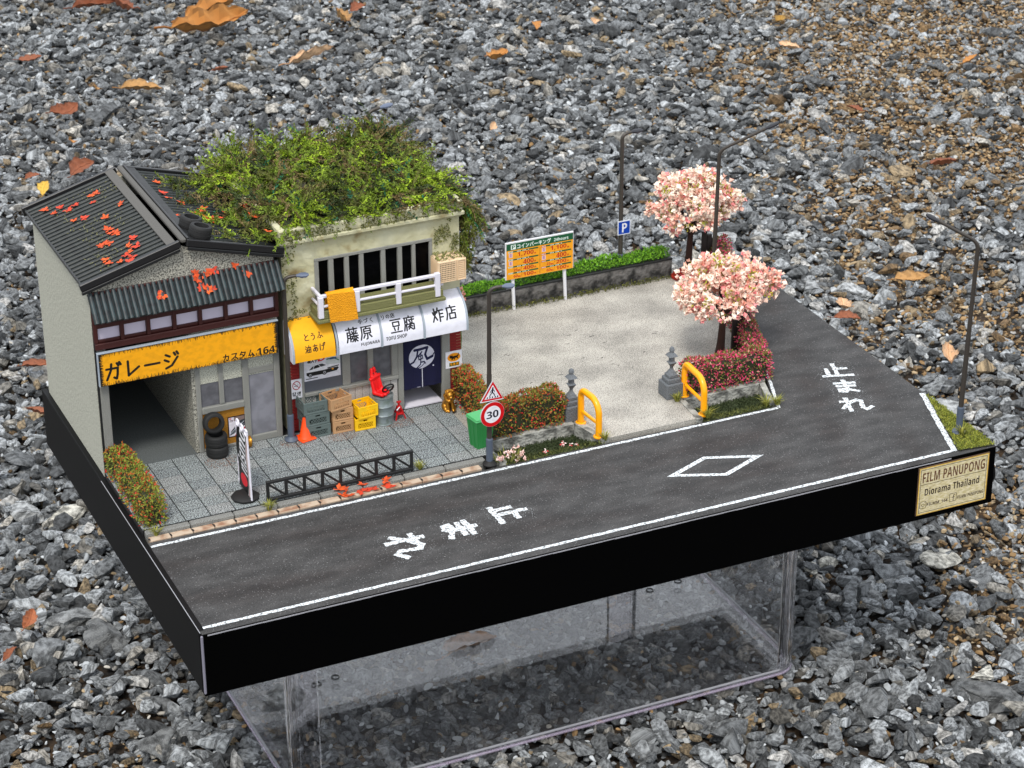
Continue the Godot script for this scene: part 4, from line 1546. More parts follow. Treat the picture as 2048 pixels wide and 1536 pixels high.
	for i in 1500:
		var side := rng.randi() % 4
		var l := pow(rng.randf(), 2.0) * 26.0 + 5.0
		var wd := rf(1.2, 3.0)
		if side == 0:
			var x := rf(0, 1400)
			cv.line(Vector2(x, 0), Vector2(x + rf(-5, 5), l), wd, Color(0.05, 0.05, 0.05))
		elif side == 1:
			var x := rf(0, 1400)
			cv.line(Vector2(x, 264), Vector2(x + rf(-5, 5), 264 - l), wd, Color(0.05, 0.05, 0.05))
		else:
			var y := rf(0, 264)
			var x := 0.0 if side == 2 else 1400.0
			cv.line(Vector2(x, y), Vector2(absf(x - l * 0.9), y + rf(-4, 4)), wd, Color(0.05, 0.05, 0.05))
	words_(cv, "ガレージ", 24, 84, 630, 232, 19, Color(0.05, 0.05, 0.05))
	words_(cv, "カスタム", 950, 196, 1216, 256, 9, Color(0.05, 0.05, 0.05))
	cv.text("164", 1230, 196, 1376, 256, Color(0.05, 0.05, 0.05), 700)
	b = MB.new()
	b.poly([Vector3(-4.53, -0.84, 0.006), Vector3(4.53, -0.84, 0.006), Vector3(4.53, 0.84, 0.006), Vector3(-4.53, 0.84, 0.006)], Vector3(0, 0, 1), [Vector2(0, 1), Vector2(1, 1), Vector2(1, 0), Vector2(0, 0)])
	obj("printed_face", b, print_mat(cv, 0.5), s)

	# small race-car poster on the ochre panel
	var pc := Cv.new(200, 250, Color(0.86, 0.84, 0.86))
	pc.rect(0, 0, 200, 250, Color(0.2, 0.1, 0.12))
	pc.rect(8, 8, 192, 242, Color(0.86, 0.84, 0.87))
	pc.rect(70, 8, 192, 60, Color(0.5, 0.42, 0.4))
	pc.shape(PackedVector2Array([Vector2(14, 228), Vector2(30, 180), Vector2(90, 110), Vector2(130, 64), Vector2(192, 50), Vector2(192, 130), Vector2(120, 170), Vector2(60, 215)]), Color(0.18, 0.19, 0.21))
	pc.path([Vector2(24, 206), Vector2(100, 140), Vector2(186, 78)], 7, Color(0.75, 0.77, 0.8))
	pc.path([Vector2(34, 222), Vector2(120, 150), Vector2(190, 110)], 4, Color(0.6, 0.62, 0.66))
	pc.path([Vector2(60, 150), Vector2(110, 106), Vector2(150, 90)], 5, Color(0.5, 0.53, 0.56))
	pc.shape(PackedVector2Array([Vector2(70, 242), Vector2(100, 200), Vector2(192, 150), Vector2(192, 205), Vector2(120, 242)]), Color(0.75, 0.1, 0.16))
	pc.rect(16, 16, 40, 30, Color(0.75, 0.1, 0.16))
	pc.rect(18, 40, 64, 48, Color(0.3, 0.1, 0.15))
	pc.rect(18, 56, 58, 62, Color(0.3, 0.1, 0.15))
	var po := thing("car_poster", "small poster of a dark sports car on the ochre panel", "poster", Vector3(7.22, 1.34, zf + 0.015))
	b = MB.new()
	b.bx(-0.46, 0.46, -0.57, 0.57, 0.0, 0.02)
	obj("sheet", b, M["ink"], po)
	b = MB.new()
	b.poly([Vector3(-0.45, -0.56, 0.024), Vector3(0.45, -0.56, 0.024), Vector3(0.45, 0.56, 0.024), Vector3(-0.45, 0.56, 0.024)], Vector3(0, 0, 1), [Vector2(0, 1), Vector2(1, 1), Vector2(1, 0), Vector2(0, 0)])
	obj("printed_face", b, print_mat(pc, 0.35), po)


# ---------------------------------------------------------------- the tofu shop
func sheet(mb: MB, prof: Array, x0: float, x1: float, thick: float) -> void:
	# a bent sheet: the profile (z, y) swept along x, u along x and v down the profile
	var k := prof.size()
	var tot := 0.0
	var at := [0.0]
	for i in k - 1:
		tot += (prof[i] as Vector2).distance_to(prof[i + 1])
		at.append(tot)
	for i in k - 1:
		var a: Vector2 = prof[i]
		var c: Vector2 = prof[i + 1]
		var n0 := Vector3(0, 1, 0)
		var n1 := Vector3(0, 1, 0)
		var t0: Vector2 = ((prof[mini(i + 1, k - 1)] as Vector2) - (prof[maxi(i - 1, 0)] as Vector2)).normalized()
		var t1: Vector2 = ((prof[mini(i + 2, k - 1)] as Vector2) - (prof[i] as Vector2)).normalized()
		n0 = Vector3(0, t0.x, -t0.y)
		n1 = Vector3(0, t1.x, -t1.y)
		var v0: float = at[i] / tot
		var v1: float = at[i + 1] / tot
		var p := [Vector3(x0, a.y, a.x), Vector3(x1, a.y, a.x), Vector3(x1, c.y, c.x), Vector3(x0, c.y, c.x)]
		mb.smooth(p, [n0, n0, n1, n1], [Vector2(0, v0), Vector2(1, v0), Vector2(1, v1), Vector2(0, v1)])
		var q := []
		for j in 4:
			q.append(p[j] - (n0 if j < 2 else n1) * thick)
		mb.smooth(q, [-n0, -n0, -n1, -n1], [Vector2(0.001, v0), Vector2(0.001, v0), Vector2(0.001, v1), Vector2(0.001, v1)])
		mb.poly([p[0], p[3], q[3], q[0]], Vector3(-1, 0, 0), [Vector2(0.001, v0), Vector2(0.001, v1), Vector2(0.001, v1), Vector2(0.001, v0)])
		mb.poly([p[1], p[2], q[2], q[1]], Vector3(1, 0, 0), [Vector2(0.999, v0), Vector2(0.999, v1), Vector2(0.999, v1), Vector2(0.999, v0)])
		if i == k - 2:
			mb.poly([p[3], p[2], q[2], q[3]], Vector3(0, -1, 0), [Vector2(0.001, 1), Vector2(0.001, 1), Vector2(0.001, 1), Vector2(0.001, 1)])


func shop() -> void:
	var zf := -16.1
	var t := thing("tofu_shop", "cream two-storey shop with flat mossy roof and dark upstairs window", "building")
	var b := MB.new()
	b.bx(10.05, 10.3, 0.26, 11.0, -26.2, zf - 0.01)
	obj("wall", b, M["shop_wall"], t)
	b = MB.new()
	b.bx(19.35, 19.6, 0.26, 11.0, -26.2, zf - 0.01)
	obj("wall", b, M["shop_wall"], t)
	b = MB.new()
	b.bx(10.31, 19.34, 0.26, 11.0, -26.2, -25.95)
	obj("wall", b, M["shop_wall"], t)
	b = MB.new()
	b.bx(10.31, 19.34, 10.5, 10.9, -25.94, zf - 0.2)
	obj("roof_slab", b, M["shop_wall"], t)
	# front wall round the window
	for e in [[10.06, 11.75, 6.0, 10.62], [18.1, 19.59, 6.0, 10.62], [11.75, 18.1, 9.56, 10.62], [11.75, 18.1, 6.0, 6.7]]:
		b = MB.new()
		b.bx(e[0], e[1], e[2], e[3], zf - 0.25, zf, 0.0)
		obj("front_wall", b, M["shop_wall"], t)
	b = MB.new()
	b.bx(10.3, 19.3, 6.2, 6.3, -25.9, zf - 0.3)
	obj("upper_floor", b, M["black_iron"], t)
	# parapet and cornice
	for e in [[9.95, 19.72, -16.2, -15.86], [9.95, 19.72, -26.3, -25.96], [9.95, 10.28, -25.95, -16.21], [19.4, 19.72, -25.95, -16.21]]:
		b = MB.new()
		b.bx(e[0], e[1], 10.86, 11.42, e[2], e[3], 0.05)
		obj("parapet", b, M["shop_wall"], t)
	b = MB.new()
	b.bx(9.88, 19.8, 10.62, 10.85, -16.2, -15.78, 0.05)
	obj("cornice", b, M["shop_wall"], t)
	b = MB.new()
	b.bx(10.02, 19.65, 10.5, 10.61, -16.08, -15.95, 0.03)
	obj("cornice", b, M["shop_wall"], t)
	# upstairs window: frame, mullions, panes
	b = MB.new()
	b.bx(11.75, 18.1, 9.4, 9.56, zf - 0.2, zf + 0.06, 0.02)
	b.bx(11.75, 18.1, 6.7, 6.84, zf - 0.2, zf + 0.06, 0.02)
	var wf := obj("window_frame", b, M["window_trim"], t)
	var mul := [[11.75, 11.98], [12.5, 12.77], [13.35, 13.59], [14.14, 14.38], [15.31, 15.55], [16.21, 16.45], [16.99, 17.18], [17.94, 18.1]]
	for e in mul:
		b = MB.new()
		b.bx(e[0], e[1], 6.85, 9.39, zf - 0.2, zf + 0.04, 0.02)
		obj("mullion", b, M["window_trim"], wf)
	for i in 7:
		b = MB.new()
		b.bx(mul[i][1], mul[i + 1][0], 6.85, 9.39, zf - 0.16, zf - 0.12)
		obj("pane", b, M["dark_pane"], wf)
	# balcony slab and white rail
	b = MB.new()
	b.bx(11.35, 18.25, 6.6, 6.78, zf + 0.01, -14.75, 0.03)
	b.bx(11.45, 18.15, 6.78, 7.2, zf + 0.01, -14.85, 0.03)
	obj("balcony", b, M["balcony"], t)
	b = MB.new()
	b.bx(11.5, 18.0, 7.93, 8.1, -15.0, -14.83, 0.03)
	b.bx(11.5, 18.0, 7.4, 7.52, -14.98, -14.85, 0.03)
	b.bx(11.5, 11.66, 7.93, 8.1, zf + 0.02, -15.01, 0.03)
	b.bx(11.52, 11.64, 7.4, 7.52, zf + 0.02, -15.01, 0.03)
	var rl := obj("balcony_rail", b, M["white_plastic"], t)
	for x in [11.58, 13.5, 15.72, 17.85]:
		b = MB.new()
		b.bx(x - 0.14, x + 0.14, 6.85, 8.14 if x > 17.0 else 8.0, -15.03, -14.8, 0.03)
		obj("post", b, M["white_plastic"], rl)
	# ground-floor front
	for e in [[10.08, 10.72], [18.98, 19.59]]:
		b = MB.new()
		b.bx(e[0], e[1], 0.26, 5.95, zf - 0.24, zf - 0.02)
		for i in 34:
			b.bx(e[0] + 0.005, e[1] - 0.005, 0.28 + i * 0.165, 0.28 + i * 0.165 + 0.135, zf - 0.1, zf + 0.012 + rf(0, 0.01))
		tag(obj("brick_pillar", b, M["red_brick"], t), "", "", "", "")
	for e in [[10.73, 10.95, 0.26, 5.9], [13.02, 13.45, 2.3, 5.9], [14.42, 14.72, 2.3, 5.9], [15.72, 16.05, 2.3, 5.9], [16.06, 16.36, 0.26, 5.9], [18.52, 18.97, 0.26, 5.9]]:
		b = MB.new()
		b.bx(e[0], e[1], e[2], e[3], zf - 0.2, zf + 0.05, 0.025)
		obj("door_post", b, M["window_trim"], t)
	b = MB.new()
	b.bx(10.95, 13.02, 2.3, 4.6, zf - 0.15, zf - 0.02)
	obj("notice_board", b, mat("board_gray", Color(0.33, 0.34, 0.37), 0.6), t)
	b = MB.new()
	b.bx(10.95, 16.05, 2.1, 2.3, zf - 0.15, zf + 0.14, 0.03)
	obj("sill", b, M["window_trim"], t)
	for e in [[13.45, 14.42], [14.72, 15.72]]:
		b = MB.new()
		b.bx(e[0], e[1], 2.31, 5.9, zf - 0.18, zf - 0.1)
		obj("window_pane", b, M["smoked_pane"], t)
	for i in 13:
		b = MB.new()
		b.bx(10.96 + i * 0.39, 10.96 + i * 0.39 + 0.375, 0.26, 2.09, zf - 0.15, zf + 0.01 + rf(-0.008, 0.008), 0.02)
		obj("plank", b, M["white_board"], t)
	b = MB.new()
	b.bx(16.37, 18.51, 0.2, 0.28, zf - 2.6, zf + 0.0)
	obj("entrance_floor", b, M["white_plastic"], t)
	b = MB.new()
	b.bx(16.3, 18.6, 0.28, 6.0, zf - 2.75, zf - 2.62)
	obj("entrance_back", b, M["white_plastic"], t)
	b = MB.new()
	b.bx(16.37, 18.51, 5.0, 5.2, zf - 0.15, zf + 0.02)
	obj("lintel", b, M["window_trim"], t)
	# awning: one yellow section, three white ones
	var prof := [Vector2(-16.08, 6.55), Vector2(-15.9, 6.5)]
	for i in 10:
		var a := deg_to_rad(25.0 + 65.0 * i / 9.0)
		prof.append(Vector2(-16.1 + 1.24 * sin(a), 5.0 + 1.42 * cos(a)))
	prof.append(Vector2(-14.87, 4.68))
	var ink := Color(0.07, 0.07, 0.08)
	var secs := [[10.1, 12.26, 0], [12.46, 14.7, 1], [14.82, 17.02, 2], [17.14, 19.4, 3]]
	for e in secs:
		var cv := Cv.new(400, 480, Color(0.98, 0.7, 0.03) if e[2] == 0 else Color(0.92, 0.92, 0.96))
		var n1 := noise(0.01, FastNoiseLite.TYPE_SIMPLEX_SMOOTH, 4, 130 + e[2])
		if e[2] > 0:
			for j in 480:
				for i in 400:
					var k := n1.get_noise_2d(i, j) * 0.05
					cv.im.set_pixel(i, j, Color(0.92 + k * 0.6, 0.92 + k * 0.6, 0.96 + k * 0.6))
			for i in 50:
				cv.oval(Vector2(rf(0, 400), pow(rng.randf(), 2.0) * 300), rf(0.6, 2.2), rf(0.6, 2.0), Color(0.45, 0.45, 0.45))
		match int(e[2]):
			0:
				words_(cv, "とうふ", 100, 200, 300, 276, 9, Color(0.2, 0.1, 0.04))
				words_(cv, "油あげ", 100, 316, 308, 396, 9, Color(0.2, 0.1, 0.04))
			1:
				words_(cv, "手づく", 208, 158, 366, 208, 6.5, Color(0.25, 0.25, 0.26))
				words_(cv, "藤原", 66, 224, 336, 376, 14, ink)
				cv.text("FUJIWARA", 210, 398, 390, 440, ink, 700)
			2:
				words_(cv, "りの店", 6, 158, 150, 208, 6.5, Color(0.25, 0.25, 0.26))
				words_(cv, "豆腐", 74, 216, 336, 368, 14, ink)
				cv.text("TOFU SHOP", 30, 388, 236, 430, ink, 700)
			3:
				words_(cv, "炸店", 70, 190, 330, 340, 15, ink)
		b = MB.new()
		sheet(b, prof, e[0], e[1], 0.05)
		obj("awning_section", b, print_mat(cv, 0.7, 0.02), t)
	for x in [10.04, 12.36, 14.76, 17.08, 19.45]:
		b = MB.new()
		var q := []
		for p in prof:
			q.append(Vector3(x, p.y, p.x))
		for i in q.size() - 1:
			b.bar(q[i], q[i + 1] + (q[i + 1] - q[i]) * 0.05, 0.1, 0.08, 0.0, Vector3.RIGHT.cross(q[i + 1] - q[i]))
		obj("awning_rib", b, M["sheet_metal"], t)
	for x in [10.03, 19.46]:
		var side := PackedVector2Array([Vector2(-16.08, 4.7)])
		for p in prof:
			side.append(p)
		b = MB.new()
		b.slab(side, Vector3(x - 0.02, 0, 0), Vector3(0, 0, 1), Vector3(0, 1, 0), 0.04)
		obj("awning_cheek", b, M["white_plastic"], t)

	# entrance curtain with the wind mark
	var n := Cv.new(440, 640, Color(0.012, 0.02, 0.2))
	var mv := func(p: Array) -> Array:
		var q := []
		for e in p:
			q.append(Vector2(214.0 + (e.x - 220.0) * 1.0, 340.0 + (e.y - 205.0) * 0.84))
		return q
	n.oval(Vector2(214, 340), 148, 114, Color(0.85, 0.85, 0.9))
	var navy := Color(0.03, 0.06, 0.25)
	n.path(mv.call([Vector2(140, 122), Vector2(290, 112), Vector2(262, 190), Vector2(285, 248), Vector2(345, 222)]), 25, navy)
	n.path(mv.call([Vector2(345, 222), Vector2(362, 190)]), 12, navy)
	n.path(mv.call([Vector2(178, 120), Vector2(165, 200), Vector2(128, 258), Vector2(92, 270)]), 18, navy)
	n.path(mv.call([Vector2(222, 150), Vector2(180, 192)]), 14, navy)
	n.path(mv.call([Vector2(184, 200), Vector2(228, 190), Vector2(232, 226), Vector2(188, 238), Vector2(184, 200)]), 11, navy)
	n.path(mv.call([Vector2(212, 172), Vector2(206, 290), Vector2(160, 332)]), 12, navy)
	n.path(mv.call([Vector2(206, 268), Vector2(250, 270), Vector2(262, 292)]), 13, navy)
	n.path(mv.call([Vector2(250, 290), Vector2(210, 320), Vector2(150, 345)]), 8, navy)
	n.oval(Vector2(346, 446), 9, 8, Color(0.8, 0.8, 0.85))
	n.rect(212, 456, 221, 640, Color(0.85, 0.85, 0.88))
	n.rect(154, 630, 192, 636, Color(0.7, 0.7, 0.75))
	var nr := thing("entrance_curtain", "navy entrance curtain with a white round emblem and white centre slit", "curtain", Vector3(17.44, 3.05, zf - 0.05))
	b = MB.new()
	for i in 16:
		var x0 := -1.06 + 2.12 * i / 16.0
		var x1 := -1.06 + 2.12 * (i + 1) / 16.0
		var w0 := 0.03 * sin(i * 1.1)
		var w1 := 0.03 * sin((i + 1) * 1.1)
		for s in [1.0, -1.0]:
			var off := 0.0 if s > 0.0 else -0.02
			b.poly([Vector3(x0, -1.78, w0 + off), Vector3(x1, -1.78, w1 + off), Vector3(x1, 1.95, w1 * 0.3 + off), Vector3(x0, 1.95, w0 * 0.3 + off)], Vector3(0, 0, s), [Vector2(i / 16.0, 1), Vector2((i + 1) / 16.0, 1), Vector2((i + 1) / 16.0, 0), Vector2(i / 16.0, 0)])
	obj("cloth", b, print_mat(n, 0.85), nr)
	b = MB.new()
	b.tube([Vector3(-1.07, 1.9, 0.03), Vector3(1.07, 1.9, 0.03)], 0.05, 8)
	obj("rod", b, M["black_iron"], nr)

	# yellow cloth over the rail
	var cl := thing("drying_cloth", "yellow cloth hung over the left end of the balcony rail", "cloth", Vector3(12.6, 8.13, -14.91))
	b = MB.new()
	var cp := [Vector2(-0.2, -1.1), Vector2(-0.19, -0.4), Vector2(-0.16, -0.05), Vector2(-0.08, 0.06), Vector2(0.04, 0.07), Vector2(0.13, 0.0), Vector2(0.17, -0.4), Vector2(0.2, -0.9), Vector2(0.24, -1.5)]
	for s in 8:
		var x0 := -0.74 + s * 0.185
		for i in cp.size() - 1:
			var q := []
			for e in [[0, 0], [1, 0], [1, 1], [0, 1]]:
				var v: Vector2 = cp[i + e[1]]
				var xx: float = x0 + e[0] * 0.185 + (-v.y) * 0.08 * (1.0 if v.x > 0 else 0.3)
				var wv := sin((s + e[0]) * 1.5) * 0.025 * clampf(-v.y, 0, 1)
				q.append(Vector3(xx, v.y - (s + e[0]) * 0.012 * (1 if v.x > 0 else 0), v.x + wv))
			b.poly(q, Vector3(0, 0.5, 1 if cp[i].x > -0.1 else -1))
	obj("cloth", b, M["yellow_cloth"], cl)

	# air conditioner
	var ac := thing("air_conditioner", "beige air conditioner box beside the balcony under a moss patch", "air conditioner", Vector3(18.72, 8.05, -15.5))
	b = MB.new()
	b.box(Vector3(0, 0, 0), Vector3(1.56, 1.2, 1.0), 0.04)
	obj("housing", b, M["beige_plastic"], ac)
	b = MB.new()
	for e in [[-0.74, 0.2, 0.5, 0.56], [-0.74, 0.2, -0.56, -0.5], [-0.74, -0.68, -0.5, 0.5], [0.14, 0.2, -0.5, 0.5], [0.28, 0.74, 0.5, 0.56], [0.28, 0.74, -0.56, -0.5], [0.28, 0.33, -0.5, 0.5], [0.69, 0.74, -0.5, 0.5]]:
		b.bx(e[0], e[1], e[2], e[3], 0.5, 0.55, 0.01)
	obj("front_frame", b, M["beige_plastic"], ac)
	b = MB.new()
	b.bx(-0.68, 0.14, -0.5, 0.5, 0.501, 0.508)
	obj("dark_grille", b, M["black_iron"], ac)
	for i in 9:
		b = MB.new()
		var y := -0.44 + i * 0.11
		b.bx(-0.68, 0.14, y - 0.022, y + 0.022, 0.51, 0.545, 0.005)
		obj("slat", b, M["beige_plastic"], ac)
	for i in 9:
		b = MB.new()
		var x := -0.6 + i * 0.085
		b.bx(x - 0.014, x + 0.014, -0.5, 0.5, 0.512, 0.552)
		obj("grille_bar", b, M["beige_plastic"], ac)
	for i in 9:
		b = MB.new()
		b.bx(0.36, 0.66, -0.42 + i * 0.1, -0.38 + i * 0.1, 0.5, 0.53, 0.005)
		obj("slat", b, M["beige_plastic"], ac)
	for i in 9:
		b = MB.new()
		b.bx(-0.81, -0.775, -0.45 + i * 0.11, -0.4 + i * 0.11, -0.4, 0.4, 0.005)
		obj("slat", b, M["beige_plastic"], ac)
	for x in [-0.55, 0.62]:
		b = MB.new()
		b.bx(x - 0.09, x + 0.09, -0.75, -0.6, -0.55, 0.42, 0.02)
		obj("bracket", b, M["white_plastic"], ac)

	# poster of a white car, red initial
	var pv := Cv.new(520, 380, Color(0.87, 0.87, 0.9))
	var bk := Color(0.06, 0.06, 0.07)
	var rd := Color(0.85, 0.05, 0.1)
	pv.rect(0, 0, 520, 90, Color(0.75, 0.8, 0.9))
	pv.shape(PackedVector2Array([Vector2(310, 150), Vector2(340, 60), Vector2(400, 80), Vector2(520, 130), Vector2(520, 210), Vector2(320, 190)]), Color(0.8, 0.83, 0.83))
	pv.path([Vector2(330, 120), Vector2(420, 110), Vector2(500, 160)], 16, Color(0.3, 0.5, 0.4))
	pv.path([Vector2(380, 120), Vector2(460, 122)], 22, Color(0.12, 0.3, 0.5))
	words_(pv, "頭文字", 42, 44, 196, 132, 12, bk, 0.2)
	pv.text("D", 196, 34, 300, 128, rd, 700, 0.2)
	pv.rect(60, 14, 220, 26, bk)
	pv.rect(320, 18, 420, 26, rd)
	pv.rect(450, 10, 500, 60, rd)
	pv.shape(PackedVector2Array([Vector2(28, 260), Vector2(60, 232), Vector2(120, 180), Vector2(170, 160), Vector2(260, 158), Vector2(330, 196), Vector2(440, 204), Vector2(500, 226), Vector2(504, 262), Vector2(470, 300), Vector2(280, 316), Vector2(60, 316), Vector2(30, 300)]), Color(0.93, 0.93, 0.95))
	pv.shape(PackedVector2Array([Vector2(66, 230), Vector2(124, 184), Vector2(140, 186), Vector2(118, 226)]), bk)
	pv.shape(PackedVector2Array([Vector2(130, 222), Vector2(152, 178), Vector2(200, 172), Vector2(232, 212)]), bk)
	pv.shape(PackedVector2Array([Vector2(206, 170), Vector2(260, 166), Vector2(318, 200), Vector2(240, 210)]), Color(0.2, 0.2, 0.22))
	pv.shape(PackedVector2Array([Vector2(30, 262), Vector2(280, 262), Vector2(480, 250), Vector2(500, 266), Vector2(470, 302), Vector2(280, 318), Vector2(60, 318), Vector2(30, 300)]), bk)
	pv.shape(PackedVector2Array([Vector2(330, 240), Vector2(500, 226), Vector2(500, 240), Vector2(340, 256)]), bk)
	pv.rect(396, 262, 424, 280, Color(0.95, 0.65, 0.1))
	for q in [[84, 304, 30], [290, 300, 34]]:
		pv.oval(Vector2(q[0], q[1]), q[2], q[2], bk)
		pv.oval(Vector2(q[0], q[1]), q[2] * 0.55, q[2] * 0.6, Color(0.7, 0.7, 0.72))
		pv.oval(Vector2(q[0], q[1]), q[2] * 0.25, q[2] * 0.28, bk)
	pv.rect(20, 346, 190, 358, bk)
	var pp := thing("comic_poster", "poster of a white car with red initial beside the crates", "poster", Vector3(11.95, 3.68, zf - 0.01))
	b = MB.new()
	b.bx(-0.98, 0.98, -0.75, 0.75, 0.0, 0.015)
	obj("sheet", b, M["white_plastic"], pp)
	b = MB.new()
	b.poly([Vector3(-0.97, -0.74, 0.019), Vector3(0.97, -0.74, 0.019), Vector3(0.97, 0.74, 0.019), Vector3(-0.97, 0.74, 0.019)], Vector3(0, 0, 1), [Vector2(0, 1), Vector2(1, 1), Vector2(1, 0), Vector2(0, 0)])
	obj("printed_face", b, print_mat(pv, 0.35), pp)

	# no-smoking sign
	var ns := Cv.new(180, 320, Color(0.88, 0.88, 0.9))
	ns.oval(Vector2(92, 100), 68, 76, Color(0.62, 0.1, 0.18), 13.0)
	ns.line(Vector2(44, 52), Vector2(138, 150), 11, Color(0.62, 0.1, 0.18))
	ns.rect(52, 104, 116, 114, bk)
	ns.path([Vector2(116, 100), Vector2(122, 84), Vector2(112, 72)], 5, bk)
	words_(ns, "禁煙", 12, 208, 168, 286, 8, bk)
	var nso := thing("no_smoking_sign", "white no-smoking sign on the left red brick pillar", "sign", Vector3(10.5, 2.66, zf + 0.07))
	b = MB.new()
	b.bx(-0.3, 0.3, -0.53, 0.53, -0.04, 0.0)
	obj("plate", b, M["white_plastic"], nso)
	b = MB.new()
	b.poly([Vector3(-0.29, -0.52, 0.005), Vector3(0.29, -0.52, 0.005), Vector3(0.29, 0.52, 0.005), Vector3(-0.29, 0.52, 0.005)], Vector3(0, 0, 1), [Vector2(0, 1), Vector2(1, 1), Vector2(1, 0), Vector2(0, 0)])
	obj("printed_face", b, print_mat(ns, 0.4), nso)

	# courier sign
	var cs := Cv.new(260, 260, Color(0.93, 0.93, 0.95))
	var og := Color(0.95, 0.6, 0.08)
	cs.oval(Vector2(132, 96), 104, 68, og)
	cs.shape(PackedVector2Array([Vector2(62, 72), Vector2(72, 56), Vector2(82, 66), Vector2(100, 64), Vector2(104, 52), Vector2(114, 78), Vector2(176, 74), Vector2(196, 62), Vector2(206, 38), Vector2(214, 42), Vector2(206, 78), Vector2(192, 96), Vector2(206, 128), Vector2(192, 130), Vector2(176, 108), Vector2(146, 110), Vector2(150, 136), Vector2(136, 136), Vector2(128, 112), Vector2(104, 138), Vector2(90, 134), Vector2(98, 112), Vector2(72, 106), Vector2(60, 92)]), Color(0.08, 0.07, 0.06))
	cs.rect(56, 178, 216, 236, Color(0.2, 0.34, 0.14))
	words_(cs, "宅急便", 62, 184, 210, 230, 7, og)
	var cso := thing("courier_sign", "white courier sign with orange oval and black animal on the right pillar", "sign", Vector3(19.16, 2.55, zf + 0.07))
	b = MB.new()
	b.bx(-0.46, 0.46, -0.47, 0.47, -0.04, 0.0)
	obj("plate", b, M["white_plastic"], cso)
	b = MB.new()
	b.poly([Vector3(-0.455, -0.465, 0.005), Vector3(0.455, -0.465, 0.005), Vector3(0.455, 0.465, 0.005), Vector3(-0.455, 0.465, 0.005)], Vector3(0, 0, 1), [Vector2(0, 1), Vector2(1, 1), Vector2(1, 0), Vector2(0, 0)])
	obj("printed_face", b, print_mat(cs, 0.4), cso)


var moss_key := 0.0
var moss_tone := noise(0.55, FastNoiseLite.TYPE_SIMPLEX_SMOOTH, 2, 140)


func moss_strand(mb: MB, p: Vector3, d: Vector3, l: float, droop: float, sz := 1.0) -> void:
	# colour runs in patches: olive, lime, brown and deep green
	var k := clampf(0.46 + 0.6 * moss_tone.get_noise_3dv(p) + moss_key + rf(-0.12, 0.12), 0.0, 1.0)
	var base := Color(0.035, 0.055, 0.01)
	if k > 0.76:
		base = Color(0.3, 0.42, 0.02)
	elif k > 0.54:
		base = Color(0.15, 0.22, 0.015)
	elif k > 0.34:
		base = Color(0.11, 0.12, 0.018)
	elif k > 0.16:
		base = Color(0.17, 0.12, 0.045)
	if rng.randf() < 0.03:
		base = Color(0.015, 0.13, 0.06)
	var steps := maxi(3, int(l / 0.17))
	var q := p
	for i in steps:
		d = (d + rdir() * 0.3 + Vector3(0, -droop, 0)).normalized()
		var up := rdir()
		var w := (1.0 - 0.5 * float(i) / steps) * sz
		mb.col = base * rf(0.55, 1.35)
		var s := d.cross(up).normalized()
		mb.leaf(q, (d + s * 0.7).normalized(), up, 0.26 * w, 0.11 * w)
		mb.leaf(q, (d - s * 0.7).normalized(), up, 0.26 * w, 0.11 * w)
		mb.leaf(q, d, s, 0.34 * w, 0.075 * w)
		q += d * l / steps


